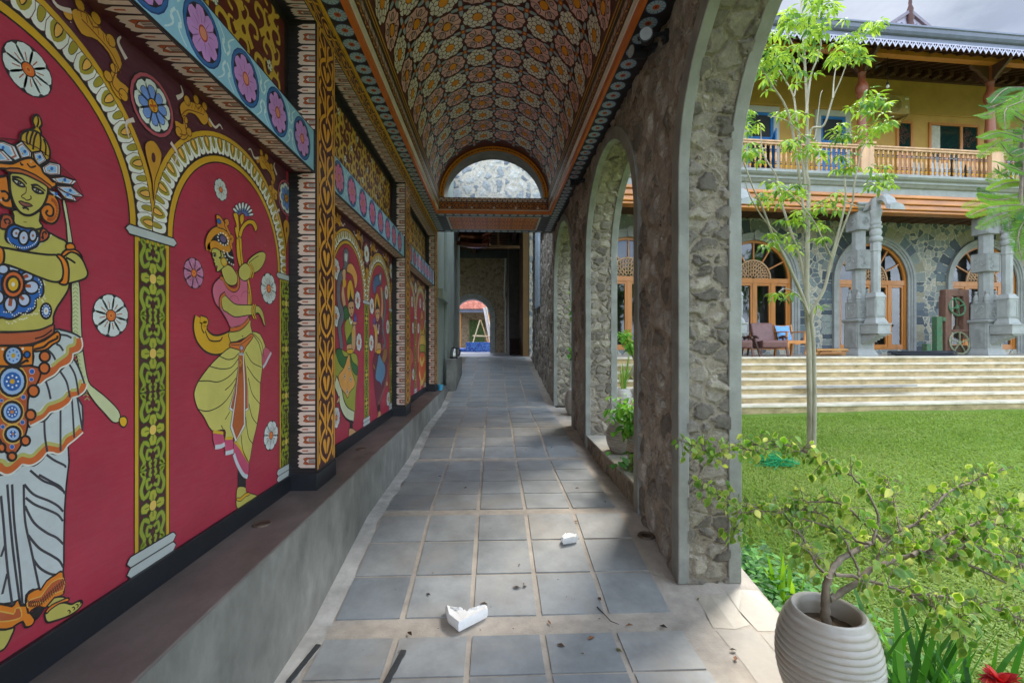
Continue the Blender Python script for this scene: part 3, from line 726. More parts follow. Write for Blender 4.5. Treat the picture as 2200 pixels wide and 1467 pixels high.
mb = MB(); mb.box(-1.7, 1.38, -1.1, 6.95, 4.45, 4.6); mb.box(-1.7, -.9, -1.1, 6.95, ZS+.06, 4.45); mb.box(.92, 1.0, -1.1, 6.95, ZS+.06, 4.45); mb.build('roof_slab', M['cement'], ceil)
# ------------------------------------------------------------------ stone arcade on the right
arc = thing('stone_arcade', 'rubble stone wall of tall round arches with grey cement trims on the right', 'wall', (XR, 0, 0))
XO = 1.325; ZSP = 2.25; AR = .87; ZT = 4.62
ARCH = [(-1.73+.0, .0), (.70, 2.44), (3.21, 4.94), (5.83, 7.59)]   # openings along Y
ARCH[0] = (-1.81, -.07)
PIERS = [(-3, -1.81), (-.07, .70), (2.44, 3.21), (4.94, 5.83), (7.59, 11.9)]
def arch_path(y0, y1, n=22, zlow=None):
    c = (y0+y1)/2; r = (y1-y0)/2
    z0 = zf(y0) if zlow is None else zlow; z1 = zf(y1) if zlow is None else zlow
    P = [(y0, z0+(ZSP-z0)*i/14) for i in range(14)]
    P += [(c-r*cos(pi*i/n), ZSP+r*sin(pi*i/n)) for i in range(n+1)]
    P += [(y1, ZSP+(z1-ZSP)*i/14) for i in range(1, 15)]
    return P
mb = MB(); mr = MB()
st = .014
for X, sgn in ((XR, -1), (XO, 1)):
    s2 = st if sgn < 0 else .035
    for a, b in PIERS:
        zb = min(zf(a), zf(b))-.05
        if sgn > 0: zb = -.4
        top = 3.45 if sgn < 0 else ZT
        if a < 1.5: s3 = .06
        else: s3 = s2
        mb.grid(lambda u, v: (X, a+u*(b-a), zb+v*(top-zb)), max(2, int((b-a)/s3)), int((top-zb)/s3))
    for a, b in ARCH:
        c = (a+b)/2; r = (b-a)/2; top = 3.45 if sgn < 0 else ZT
        s3 = .05 if a < .5 else s2
        def fn(u, v):
            y = a+u*(b-a); zb = ZSP+sqrt(max(0, r*r-(y-c)**2)); return (X, y, zb+v*(top-zb))
        mb.grid(fn, int((b-a)/s3), max(4, int((top-ZSP-r*.6)/s3)))
# end cap
mb.grid(lambda u, v: (XR+u*(XO-XR), 11.9, .5+v*4.1), 10, 60)
mb.build('stone_face', M['stone_in'], arc, smooth=True, angle=180, fix=False)
for a, b in ARCH:
    P = arch_path(a, b, 60)
    # resample densely
    d = [0]
    for p, q in zip(P, P[1:]): d.append(d[-1]+math.dist(p, q))
    st2 = .012 if a > .5 else .05
    n = int(d[-1]/st2); ss = np.linspace(0, d[-1], n+1); yy = np.interp(ss, d, [p[0] for p in P]); zz = np.interp(ss, d, [p[1] for p in P])
    nx = int((XO-XR)/st2)
    c = (a+b)/2
    mr.grid(lambda u, v: (XR+.030+u*(XO-XR-.068), yy[int(round(v*n))], zz[int(round(v*n))]), nx, n)
rv = mr.build('arch_reveal', M['stone_rev'], arc, smooth=True, angle=180, fix=False)
# make the displaced sides face the openings
def flip_by(o, test):
    me = o.data; bm = bmesh.new(); bm.from_mesh(me); bm.normal_update()
    fl = [f for f in bm.faces if test(f.calc_center_median()+Vector(worldloc(o.parent)), f.normal)]
    bmesh.ops.reverse_faces(bm, faces=fl); bm.to_mesh(me); bm.free()
def t_rev(c, n):
    for a, b in ARCH:
        if a-.05 < c.y < b+.05:
            m = (a+b)/2; return n.dot(Vector((0, m-c.y, (ZSP-c.z) if c.z > ZSP else 0))) < 0
    return False
flip_by(rv, t_rev)
flip_by([o for o in kids(arc) if o.name.startswith('stone_face')][0], lambda c, n: (n.x > 0) if c.x < 1.1 else ((n.x < 0) if c.x > 1.3 else n.y < 0))
for a, b in ARCH:
    P = arch_path(a, b, 44)
    for X0, X1, pr, wd in ((XR-.022, XR+.038, .014, .085), (XO-.048, XO+.024, .014, .085)):
        mb = MB(); fr = []
        k = len(P)
        for i, p in enumerate(P):
            q0 = P[max(i-1, 0)]; q1 = P[min(i+1, k-1)]; t = Vector((0, q1[0]-q0[0], q1[1]-q0[1])).normalized()
            nrm = Vector((0, -t.z, t.y)); wv = .0035*mnoise.noise((p[0]*7, p[1]*7, X0*9)); fr.append(((.0025*mnoise.noise((p[0]*6, p[1]*6, 4+X0*9)), p[0]+nrm.y*wv, p[1]+nrm.z*wv), (1, 0, 0), nrm))
        mb.sweep(fr, [(X0, -pr), (X1, -pr), (X1, wd), (X0, wd)])
        mb.build('arch_trim', M['trim'], arc, smooth=True, angle=50, bev=.005)
# sill ledge in the middle opening
mb = MB(); 
for i in range(9):
    ya = 3.215+i*.191; mb.box(XR-.005+rt.uniform(0, .006), 1.52, ya+.002, ya+.189, .0, .315)
mb.build('stone_sill', stonemat('sill_stone', hx('6b645a'), hx('857a6a'), hx('94897a'), hx('978a78'), 7, .012, .09, displace=False), arc, bev=.006)
mb = MB(); mb.box(XR-.012, 1.53, 3.2, 4.95, .315, .335); mb.build('sill_top', pm('pale_cement', hx('aba596'), .8, 5, .2, .3, 40, dirt=hx('7d776a'), dscale=3, damt=.6), arc, bev=.006)
# ------------------------------------------------------------------ mural panels
def wp(ox, oy, s, pts):
    """outline noted on an enlarged view of the photo -> wall (y, z)"""
    out = []
    for x, y in pts:
        p = onX(max(ox+x*s, -240), oy+y*s, XW); out.append((p.y, p.z))
    return out
AC = (1.06, 2.02); CC = (.58, 1.54, 2.50); ZA = 1.715
CRW = hx('d8d6cc', 1.15); OLB = hx('a08f2a', 1.1); AMBR = hx('dfa64a', 1.1)
def wall_flower(a, c, r, kind='w'):
    pc = {'w': hx('c9cfcb', 1.2), 'p': hx('bd7a9c', 1.1)}[kind]
    a.disc(c, r*1.04, r*1.04, hx('2a262a'), n=28)
    a.petals(c, r*.22, r*1.0, 8, r*.72, pc, 0, rot=.2, tip=.7)
    h = a._h()
    for i in range(8):
        t = .2+2*pi*i/8; ca, sa = cos(t), sin(t)
        a.poly([(c[0]+r*(x*ca-y*sa), c[1]+r*(x*sa+y*ca)) for x, y in ((.34, -.022), (.66, -.022), (.66, .022), (.34, .022))], hx('a8512e'), h)
    a.disc(c, r*.30, r*.30, hx('2a262a')); a.disc(c, r*.25, r*.25, hx('dc6a22', 1.1)); a.disc(c, r*.12, r*.12, hx('e59a4a')); a.disc(c, r*.07, r*.07, hx('c4481c'))
def spandrel_flower(a, c, r, blue=True):
    a.disc(c, r*1.24, r*1.24, hx('b4505c'), .004); a.disc(c, r*1.08, r*1.08, hx('262228'))
    a.petals(c, r*.2, r*1.02, 8, r*.70, hx('ccd2ca', 1.15), 0, rot=.15, tip=.7)
    if blue: a.petals(c, r*.24, r*.80, 8, r*.42, hx('6f8fcf', 1.1), .0025, hx('26304e'), rot=.15, tip=.6)
    a.disc(c, r*.30, r*.30, BLK); a.disc(c, r*.25, r*.25, hx('dba020')); a.petals(c, 0, r*.22, 4, r*.12, hx('c0561f'), 0, rot=.4)
def panel_base(bi, y0, y1, o):
    mb = MB(CRIM); mb.box(XW-.03, XW, y0, y1, .6, ZBB)
    pn = mb.build('mural_panel', M['mural'], wall)
    a = Art(MX)
    clipy = lambda lo, hi: (lambda pts: [(min(max(p[0], lo), hi), min(max(p[1], .6), ZBB)) for p in pts])
    N = 40
    # spandrels: everything above the arches
    for c in AC:
        c += o; a.k = 0; a.clip = clipy(max(y0, c-.48), min(y1, c+.48))
        for i in range(N):
            t0, t1 = pi*i/N, pi*(i+1)/N
            y_0, y_1 = c-.5*cos(t0), c-.5*cos(t1); z_0, z_1 = ZA+.5*sin(t0), ZA+.5*sin(t1)
            a.poly([(y_0, z_0), (y_1, z_1), (y_1, ZBB), (y_0, ZBB)], MAR, h=.0006)
        a.poly([(c-.48, ZA+.0), (c+.48, ZA), (c+.48, ZA), (c-.48, ZA)], MAR, h=.0006)
        # arch bands
        def arcband(r0, r1, col):
            h = a._h()
            P = [(c-.49, -1)]
            for i in range(N):
                t0, t1 = pi*i/N, pi*(i+1)/N
                a.poly([(c-r0*cos(t0), ZA+r0*sin(t0)), (c-r1*cos(t0), ZA+r1*sin(t0)), (c-r1*cos(t1), ZA+r1*sin(t1)), (c-r0*cos(t1), ZA+r0*sin(t1))], col, h)
            for s in (-1, 1):
                a.poly([(c+s*r0, ZA), (c+s*r1, ZA), (c+s*r1, ZA-.03), (c+s*r0, ZA-.03)], col, h)
        arcband(.383, .507, BLK); arcband(.388, .410, hx('c9991c', 1.1)); arcband(.482, .502, hx('c9991c', 1.1)); arcband(.415, .478, hx('1f1c1c'))
        n = 32; hb = a.k
        for i in range(n):
            t = pi*(i+.5)/n; w = pi/n*.98
            a.k = hb+(i % 2)*6
            P = lambda x, d: (c-(.478-d*.063)*cos(t+(x-.5)*w), ZA+(.478-d*.063)*sin(t+(x-.5)*w))
            if i % 2:
                a.shape([P(-.1, 0), P(-.12, .7), P(.12, .98), P(.5, .92), P(.88, .98), P(1.12, .7), P(1.1, 0)], CRW, .002, hx('6a3a3c'), n=2)
                a.shape([P(.08, 0), P(.1, .5), P(.5, .84), P(.9, .5), P(.92, 0)], OLB, 0, n=2)
                a.shape([P(.3, 0), P(.32, .4), P(.5, .62), P(.68, .4), P(.7, 0)], AMBR, .003, n=2)
            else:
                a.shape([P(.0, 0), P(.0, .65), P(.25, .92), P(.75, .92), P(1., .65), P(1., 0)], CRW, .002, hx('6a3a3c'), n=2)
                a.shape([P(.3, 0), P(.33, .5), P(.5, .65), P(.67, .5), P(.7, 0)], OLB, .0015, n=2)
    a.clip = None
    a.build('painted_arches', M['mural'], pn)
    # columns
    for c in CC:
        c += o; a = Art(MX, .0014); lo, hi = max(y0, c-.115), min(y1, c+.115)
        if hi-lo < .03: continue
        a.clip = clipy(lo, hi)
        w = .0775
        a.poly([(c-w, .66), (c+w, .66), (c+w, 1.685), (c-w, 1.685)], BLK); a.poly([(c-w+.003, .665), (c+w-.003, .665), (c+w-.003, 1.68), (c-w+.003, 1.68)], hx('c9a01c', 1.1))
        a.poly([(c-w+.016, .675), (c+w-.016, .675), (c+w-.016, 1.67), (c-w+.016, 1.67)], hx('7a6a14')); a.poly([(c-w+.019, .678), (c+w-.019, .678), (c+w-.019, 1.667), (c-w+.019, 1.667)], hx('4a1c22'))
        G1 = hx('8f9a2c', 1.1); G2 = hx('39601f'); hb = a.k
        for zc in (.815, 1.063, 1.313, 1.557):
            a.k = hb
            for sy in (-1, 1):
                for sz in (-1, 1):
                    for col, ww in ((G2, .019), (G1, .013)):
                        a.line([(c+sy*.012, zc+sz*.05), (c+sy*.038, zc+sz*.035), (c+sy*.050, zc+sz*.065), (c+sy*.036, zc+sz*.098), (c+sy*.048, zc+sz*.118), (c+sy*.030, zc+sz*.112)], ww, col, n=3)
                        a.line([(c+sy*.003, zc+sz*.07), (c+sy*.022, zc+sz*.062), (c+sy*.026, zc+sz*.088), (c+sy*.010, zc+sz*.09)], ww*.8, col, n=3)
                        a.line([(c+sy*.008, zc+sz*.122), (c+sy*.014, zc+sz*.105), (c+sy*.004, zc+sz*.1)], ww*.7, col, n=3)
            a.petals((c, zc), .008, .052, 4, .036, hx('a7a633', 1.1), .003, G2, rot=0, tip=.45)
            for t in (0, pi/2, pi, 3*pi/2): a.line([(c+.018*cos(t), zc+.018*sin(t)), (c+.036*cos(t), zc+.036*sin(t))], .003, G2, sm=False)
            a.disc((c, zc), .017, .019, G2); a.disc((c, zc), .0145, .0165, hx('dfb95a', 1.1))
        def pill(z0, z1, hw):
            p = [(c-hw, z0+.008), (c-hw-.008, (z0+z1)/2), (c-hw, z1-.006), (c-hw+.008, z1), (c+hw-.008, z1), (c+hw, z1-.006), (c+hw+.008, (z0+z1)/2), (c+hw, z0+.008), (c+hw-.008, z0), (c-hw+.008, z0)]
            a.shape(p, hx('b4bab6', 1.15), .0045, sm=False)
        a.k = hb+60
        pill(1.682, 1.712, .105); pill(.655, .690, .10); pill(.622, .656, .10)
        a.build('painted_column', M['mural'], pn)
    # spandrel ornaments
    a = Art(MX, .0024); a.clip = clipy(y0, y1); GO = hx('c98f24', 1.05)
    for c in CC:
        c += o; a.k = 0
        spandrel_flower(a, (c, 2.125), .078, bi == 0)
        for s in (-1, 1):
            X = lambda x, z: (c+s*x, 2.125+z)
            a.shape([X(.10, .0), X(.13, -.05), X(.17, -.02), X(.16, .05), X(.21, .075), X(.26, .06), X(.29, .10), X(.25, .13), X(.20, .115), X(.155, .10), X(.125, .06), X(.145, .01)], GO, .003, hx('4a2410'), n=3)
            for lx, lz, lr in ((.165, .105, .016), (.215, .135, .015), (.265, .135, .014), (.30, .085, .013), (.12, -.03, .016), (.175, -.005, .014), (.155, .03, .012)):
                a.disc(X(lx, lz), lr+.003, lr+.003, hx('4a2410'), n=10); a.disc(X(lx, lz), lr, lr, GO, n=10)
            a.line([X(.13, .03), X(.165, .07), X(.22, .09), X(.26, .10)], .004, hx('7a4310'))
            a.line([X(.125, -.035), X(.16, -.02), X(.15, .03), X(.17, .06)], .004, hx('7a4310'))
            a.line([X(.20, .12), X(.225, .105), X(.245, .125), X(.275, .115)], .004, hx('7a4310'))
            for q in range(6): a.line([X(.17+.018*q, .085+.004*q), X(.175+.018*q, .105+.004*q)], .0025, hx('8a4f14'), sm=False)
            a.line([X(.08, -.085), X(.11, -.11), X(.10, -.15)], .014, hx('cdbcb2', 1.1), taper=lambda t: 1-.7*t)
            a.line([X(.11, .085), X(.14, .115), X(.13, .14)], .016, hx('cdbcb2', 1.1), taper=lambda t: 1-.7*t)
            a.line([X(.29, .10), X(.33, .085), X(.36, .11), X(.38, .10)], .012, hx('cdbcb2', 1.1), taper=lambda t: 1-.6*t)
        a.shape([(c, 2.01), (c-.035, 1.985), (c-.03, 1.945), (c-.012, 1.90), (c-.004, 1.87), (c, 1.81), (c+.004, 1.87), (c+.012, 1.90), (c+.03, 1.945), (c+.035, 1.985)], GO, .003, hx('4a2410'), n=3)
        a.disc((c, 1.955), .009, .016, MAR)
    a.build('painted_ornament', M['mural'], pn)
    return pn
PAN = [panel_base(i, *BAYS[i+1], 2.51*i) for i in range(3)]
def flowers(pn, lst):
    a = Art(MX, .001)
    for x, y, r, k in lst:
        p = onX(x, y, XW); a.k = 0; wall_flower(a, (p.y, p.z), r, k)
    a.build('painted_flowers', M['mural'], pn)
flowers(PAN[0], [(60, 150, .058, 'w'), (238, 678, .0615, 'w'), (474, 408, .043, 'w'), (416, 587, .056, 'p'), (577, 620, .076, 'w'), (582, 935, .072, 'w')])
H1 = (710, 460, .1909); H2 = (710, 700, .1909)
fl = []
for x, y in ((62, 620), (62, 1150), (305, 970), (320, 1440), (465, 1035), (628, 880), (645, 1270), (459, 1450), (650, 2077), (64, 2290)):
    fl.append((710+x*.1909, 460+y*.1909, .075, 'w'))
flowers(PAN[1], fl)
flowers(PAN[2], [(870+x*.218, 560+y*.218, .08, 'w') for x, y in ((70, 405), (150, 420), (183, 447), (79, 663), (133, 665), (198, 633), (81, 1120))])
# --- figure: crowned man with folded arms
a = Art(MX, .0014)
A_ = lambda pts: wp(0, 240, .2045, pts)
B_ = lambda pts: wp(0, 500, .2045, pts)
C_ = lambda pts: wp(0, 760, .2045, pts)
D_ = lambda pts: wp(0, 1040, .2727, pts)
SK = hx('bdb257', 1.1); WH2 = hx('b9c0c0', 1.2); RIB = hx('c3c79a', 1.15); ORF = hx('dd7d18', 1.1); ORD = hx('b8562a', 1.1); LB = hx('9db9dd', 1.1); DB = hx('2160ae', 1.1); PKB = hx('a8604a')
def ribbon(pts, w0=.0035): a.shape(pts, RIB, w0, n=3)
ribbon(A_([(650, 945), (682, 945), (725, 1180), (757, 1395), (708, 1395), (690, 1180)]))
ribbon(B_([(748, 505), (822, 505), (843, 800), (856, 1120), (880, 1330), (925, 1560), (1000, 1640), (1100, 1720), (1240, 1865), (1255, 1970), (1185, 1990), (1090, 1890), (990, 1780), (900, 1640), (840, 1480), (792, 1250), (752, 1050), (750, 800)]))
for i in range(30):
    t = i/29; y = 540+t*1200; x = 787+(0 if y < 1000 else (y-1000)**2*.00022); 
    a.line(B_([(x-28, y+14), (x, y-8), (x+26, y+18)]), .003, hx('a9b06a'), sm=False)
a.k -= 28
a.shape(C_([(1250, 680), (1270, 660), (1310, 660), (1332, 700), (1325, 740), (1300, 768), (1265, 755), (1248, 715)]), hx('d9a91e', 1.15), .0045)
# legs and trousers
a.shape(D_([(-60, 1140), (100, 1120), (82, 1200), (40, 1280), (0, 1312), (-80, 1340)]), SK, .005)
a.shape(D_([(230, 1030), (300, 960), (345, 975), (300, 1050), (262, 1075)]), hx('1c1a1c'), 0)
a.shape(D_([(370, 960), (400, 900), (495, 885), (500, 915), (400, 960)]), SK, .004)
a.shape(D_([(350, 1010), (380, 975), (440, 945), (500, 930), (560, 943), (600, 924), (636, 914), (642, 944), (610, 985), (560, 1022), (500, 1050), (420, 1076), (370, 1086), (350, 1055)]), SK, .005)
for x, y in ((540, 1005), (575, 980), (603, 958), (624, 935)): a.line(D_([(x-14, y-8), (x, y-14), (x+9, y), (x-3, y+10)]), .003)
a.shape(D_([(355, 1000), (400, 950), (480, 912), (530, 893), (532, 918), (460, 940), (390, 987), (365, 1015)]), ORF, .004)
a.shape(D_([(-240, -100), (120, -130), (300, -230), (530, -310), (517, 0), (503, 200), (497, 500), (491, 690), (430, 716), (370, 765), (310, 830), (250, 828), (200, 868), (190, 946), (140, 915), (100, 927), (0, 945), (-240, 950)]), WH2, .005, n=2)
for P in ([(185, 0), (260, 80), (380, 130), (450, 170), (492, 215)], [(195, 105), (270, 160), (380, 205), (450, 240), (490, 290)], [(190, 170), (260, 300), (360, 380), (440, 420), (492, 470)], [(215, 400), (300, 500), (400, 560), (460, 600), (490, 650)], [(255, 590), (310, 660), (390, 705), (450, 710)], [(300, -75), (400, -20), (470, 20), (505, 75)], [(180, 0), (190, 280), (240, 520), (310, 850), (345, 970)], [(88, 0), (105, 300), (150, 700), (175, 1000), (190, 1100)], [(50, 0), (70, 250), (100, 560), (155, 970)], [(0, 90), (20, 300), (50, 650), (90, 950), (120, 1110)], [(35, 470), (0, 570)], [(50, 700), (10, 865)], [(350, -240), (420, -190), (500, -150), (510, -130)], [(230, -110), (330, -30), (430, 10), (500, 60)]):
    a.line(D_(P), .0055, hx('3a3a42'))
for P in ([(-240, 950), (0, 941), (90, 960), (112, 930), (140, 908), (157, 953), (200, 953), (222, 1000), (268, 1060), (240, 1112), (190, 1122), (170, 1080), (110, 1112), (40, 1142), (-240, 1120)], [(200, 900), (230, 850), (300, 818), (312, 832), (360, 760), (430, 712), (490, 688), (496, 860), (420, 892), (350, 972), (300, 962), (240, 992), (215, 1012)]):
    a.shape(D_(P), ORF, .005, n=2)
for P in ([(-240, 1000), (0, 1000), (100, 1020), (112, 982), (150, 972), (162, 1040), (100, 1068), (0, 1080), (-240, 1072)], [(205, 935), (240, 905), (305, 885), (325, 868), (400, 772), (490, 738), (492, 832), (400, 862), (340, 932), (300, 925), (240, 950), (215, 970)]):
    a.shape(D_(P), ORD, .003, hx('e0b050'), n=2)
for i in range(18):
    x = 215+i*16; y = 955-max(0, (i-5))*14.5
    a.line(D_([(x, y-40), (x+14, y+12)]), .002, hx('5a2a14'), sm=False); a.line(D_([(x+14, y-40), (x, y+12)]), .002, hx('5a2a14'), sm=False); a.k -= 2
a.k += 3
# tiers of the skirt
HEM = hx('c9622a', 1.1)
def tier(poly, hem, olive, folds, z):
    a.shape(z(poly), WH2, .0055, hx('34343a'), n=3)
    a.line(z(hem), .028*1.0, hx('d9d6cc', 1.1)); a.line(z(hem), .019, HEM)
    for o_ in olive: a.line(z(o_), .009, OLV)
    for f in folds: a.line(z(f), .0055, hx('3a3a42'))
tier([(-240, 700), (250, 600), (800, 450), (855, 800), (780, 890), (700, 970), (620, 1040), (560, 1050), (490, 1030), (440, 1100), (350, 1170), (230, 1165), (150, 1230), (50, 1262), (-240, 1235)],
     [(-240, 1180), (0, 1188), (80, 1215), (150, 1168), (220, 1108), (320, 1118), (400, 1070), (470, 992), (560, 988), (620, 1000), (680, 925), (760, 862), (842, 790)],
     [[(-240, 1110), (0, 1120), (70, 1165), (150, 1105), (220, 1058), (320, 1072), (400, 1000), (470, 942), (560, 952), (620, 955), (680, 870), (760, 822), (830, 752)]],
     [[(455, 700), (460, 850), (485, 1030)], [(625, 590), (625, 1020)], [(745, 470), (770, 880)], [(800, 450), (855, 800)]], C_)
tier([(290, 760), (250, 600), (350, 330), (480, 270), (620, 180), (740, 60), (800, 110), (860, 260), (890, 390), (850, 430), (740, 465), (690, 540), (620, 580), (530, 620), (460, 700), (380, 715), (320, 750)],
     [(290, 712), (360, 678), (430, 640), (500, 572), (600, 545), (690, 482), (720, 425), (800, 400), (850, 362), (868, 310)],
     [[(370, 635), (430, 610), (490, 535), (560, 510), (650, 468), (700, 405)], [(730, 382), (800, 368), (840, 270)]],
     [[(470, 290), (500, 380), (520, 475)], [(625, 190), (690, 300), (722, 455)], [(710, 100), (780, 230), (815, 435)]], C_)
tier([(-240, 1050), (560, 1015), (620, 1018), (740, 1050), (820, 1090), (852, 1130), (832, 1170), (850, 1240), (760, 1280), (742, 1360), (650, 1382), (600, 1467), (520, 1530), (380, 1575), (200, 1500), (-240, 1500)],
     [(380, 1558), (450, 1500), (540, 1450), (600, 1382), (700, 1330), (722, 1240), (810, 1200), (802, 1110)],
     [[(530, 1400), (600, 1340), (690, 1272), (702, 1200), (768, 1170), (776, 1090)]],
     [[(620, 1070), (690, 1080), (740, 1106)], [(580, 1170), (620, 1190), (652, 1240)], [(490, 1230), (540, 1280), (570, 1336)]], B_)
# apron
a.shape(C_([(-240, 130), (330, 130), (412, 185), (400, 260), (370, 320), (292, 430), (275, 600), (278, 750), (250, 860), (200, 975), (150, 1040), (110, 1062), (60, 1040), (20, 1000), (0, 930), (-60, 860), (-240, 780)]), ORD, .005, n=3)
def ring(c, rs, z, s):
    for rx, ry, col, w in rs:
        a.shape(z([(c[0]+rx*cos(2*pi*i/16), c[1]+ry*sin(2*pi*i/16)) for i in range(16)]), col, w, n=1)
GDL = hx('d5ab4e', 1.1)
ring((115, 290), [(165, 185, GDL, 0), (145, 168, ORD, 0), (140, 152, LB, .006), (95, 100, DB, 0), (27, 27, hx('d9a21e'), 0)], C_, 1)
ring((112, 610), [(130, 140, GDL, 0), (115, 124, ORD, 0), (105, 106, LB, .006), (64, 68, DB, 0), (20, 19, hx('d98a2e'), 0)], C_, 1)
ring((120, 842), [(110, 110, GDL, 0), (94, 92, ORD, 0), (80, 78, LB, .006), (36, 40, DB, 0), (13, 13, hx('c98a5e'), 0)], C_, 1)
for c, r, n, q in (((115, 290), 60, 8, 11), ((112, 610), 42, 8, 9), ((122, 842), 28, 4, 8)):
    h = a._h()
    for i in range(n):
        t = 2*pi*i/n; p = C_([(c[0]+r*cos(t)+q*cos(g*pi/4), c[1]+r*sin(t)+q*sin(g*pi/4)) for g in range(8)]); a.poly(p, hx('e4e8ea', 1.1), h)
for x, y, r in ((320, 185, 24), (315, 268, 19), (230, 455, 21), (220, 718, 21), (110, 975, 21), (12, 765, 20), (0, 490, 16)): ring((x, y), [(r*1.35, r*1.4, hx('c9a8b8'), 0), (r, r, DB, 0)], C_, 1)
for x, y, rx, ry in ((455, 28, 55, 56), (450, 150, 55, 58), (335, 390, 58, 62), (305, 640, 52, 54), (250, 912, 48, 50), (108, 1077, 45, 44), (0, 985, 38, 46)): ring((x, y), [(rx, ry, hx('d06a2e', 1.1), .0055)], C_, 1)
# torso
a.shape(B_([(-240, -60), (100, -70), (380, -50), (500, 0), (600, 55), (690, 112), (725, 300), (712, 540), (690, 620), (640, 700), (580, 790), (545, 880), (535, 965), (400, 1020), (200, 1040), (0, 1042), (-240, 1030)]), SK, .0055, n=3)
rd = random.Random(4)
h = a._h()
for i in range(46):
    t = i/45; x = 440+rd.uniform(-16, 40)-t*440+ (40*sin(t*6)); y = 500+t*0+ (rd.uniform(0, 400)*(1-t)+t*430)
    x, y = [(450-8*(i % 3)+rd.uniform(-10, 10), 500+i*8), (480-i*9.5, 800-rd.uniform(-14, 20)+i*3.5 if i < 24 else 900+rd.uniform(-40, 60))][i % 2]
    a.poly(B_([(x+10*cos(g*pi/3), y+10*sin(g*pi/3)) for g in range(6)]), hx('d6d3b0', 1.1), h)
for k_ in range(22):
    t = k_/21; a.poly(A_([(520-180*t+9*cos(g*pi/3)+rd.uniform(-2, 2), 1300+150*t+9*sin(g*pi/3)) for g in range(6)]), hx('d6d3b0', 1.1), h)
# belt
a.shape(B_([(-240, 1028), (0, 1045), (200, 1040), (400, 1020), (540, 965), (552, 1010), (540, 1060), (440, 1120), (330, 1162), (150, 1186), (-240, 1188)]), hx('b95a33', 1.1), .005, n=3)
a.line(B_([(350, 1112), (440, 1085), (530, 1020)]), .004)
a.shape(B_([(335, 1178), (450, 1130), (545, 1062), (590, 1038), (616, 1080), (600, 1140), (540, 1172), (480, 1222), (400, 1242), (335, 1242)]), ORF, .005, n=3)
a.line(B_([(340, 1225), (440, 1200), (500, 1150), (580, 1110), (585, 1080)]), .006)
a.shape(B_([(-240, 1190), (322, 1182), (332, 1300), (325, 1392), (150, 1407), (-240, 1395)]), ORF, .006, n=1)
ring((120, 1290), [(94, 98, LB, .006), (22, 24, hx('d9a91e'), 0)], B_, 1); h = a._h()
for i in range(8):
    t = 2*pi*i/8; a.poly(B_([(120+55*cos(t)+9*cos(g*pi/4), 1290+55*sin(t)+10*sin(g*pi/4)) for g in range(8)]), DB, h)
ring((265, 1280), [(32, 34, DB, .004)], B_, 1); ring((220, 1218), [(14, 14, CRW, 0)], B_, 1); ring((8, 1222), [(14, 14, CRW, 0)], B_, 1)
a.line(B_([(150, 1400), (200, 1375), (260, 1340), (275, 1358)]), .006)
ring((465, 822), [(55, 80, DB, .0055), (27, 42, hx('cdd3da', 1.1), 0), (10, 13, hx('c9a24e'), 0)], B_, 1); h = a._h()
for i in range(12):
    t = 2*pi*i/12; a.poly(B_([(465+42*cos(t)+6*cos(g*pi/3), 822+62*sin(t)+7*sin(g*pi/3)) for g in range(6)]), CRW, h)
# breast flower
a.shape(B_([(-240, 300), (0, 300), (100, 335), (200, 380), (340, 425), (405, 480), (437, 570), (425, 660), (360, 700), (355, 780), (290, 840), (215, 845), (165, 880), (100, 905), (40, 903), (0, 890), (-240, 860)]), DB, .0055, n=3)
PW = hx('b4bfd8', 1.15)
for cx, cy, rx, ry in ((265, 462, 64, 46), (312, 572, 78, 70), (232, 706, 64, 68), (88, 752, 68, 84), (-40, 680, 60, 70), (10, 385, 58, 48), (130, 372, 62, 40)):
    ring((cx, cy), [(rx, ry, LB, .005), (rx*.82, ry*.82, PW, 0)], B_, 1)
for p, q in (((220, 468), (272, 450)), ((240, 558), (302, 560)), ((190, 665), (225, 705)), ((92, 690), (80, 770))): a.line(B_([p, q]), .008, hx('a8512e'), sm=False)
ring((115, 542), [(118, 142, hx('d0662c', 1.1), .006), (68, 82, hx('d9a91e', 1.1), .006), (19, 24, hx('e6e2d0'), 0)], B_, 1); h = a._h()
for i in range(30):
    t = -.5+2.6*i/29; p = (150+268*cos(t)*(.94+.05*cos(i*1.3)), 560+318*sin(t)*(.94+.05*cos(i*1.3))); a.poly(B_([(p[0]+8*cos(g*pi/3), p[1]+9*sin(g*pi/3)) for g in range(6)]), CRW, h)
# arms
a.shape(B_([(640, 245), (668, 200), (720, 200), (790, 225), (850, 290), (885, 370), (902, 432), (870, 482), (760, 518), (690, 522), (702, 400), (685, 300)]), SK, .0055, n=3)
a.line(B_([(670, 260), (720, 285), (772, 320)]), .006)
a.shape(B_([(620, 240), (665, 185), (745, 172), (812, 208), (848, 268), (800, 225), (720, 205), (655, 248)]), ORF, .005, n=3)
a.shape(B_([(672, 158), (676, 122), (718, 108), (757, 128), (763, 170), (690, 178)]), ORF, .005, n=3)
a.shape(B_([(-240, 150), (5, 158), (160, 185), (330, 214), (480, 232), (585, 240), (628, 320), (648, 400), (635, 470), (600, 512), (520, 512), (370, 460), (200, 390), (10, 328), (-240, 290)]), SK, .0055, n=3)
a.shape(B_([(572, 240), (612, 232), (668, 285), (698, 360), (702, 430), (690, 530), (642, 548), (595, 522), (628, 495), (642, 400), (618, 300)]), ORF, .0055, n=3)
a.shape(B_([(-60, 150), (0, 165), (20, 230), (5, 320), (-60, 330)]), ORF, .005, n=3)
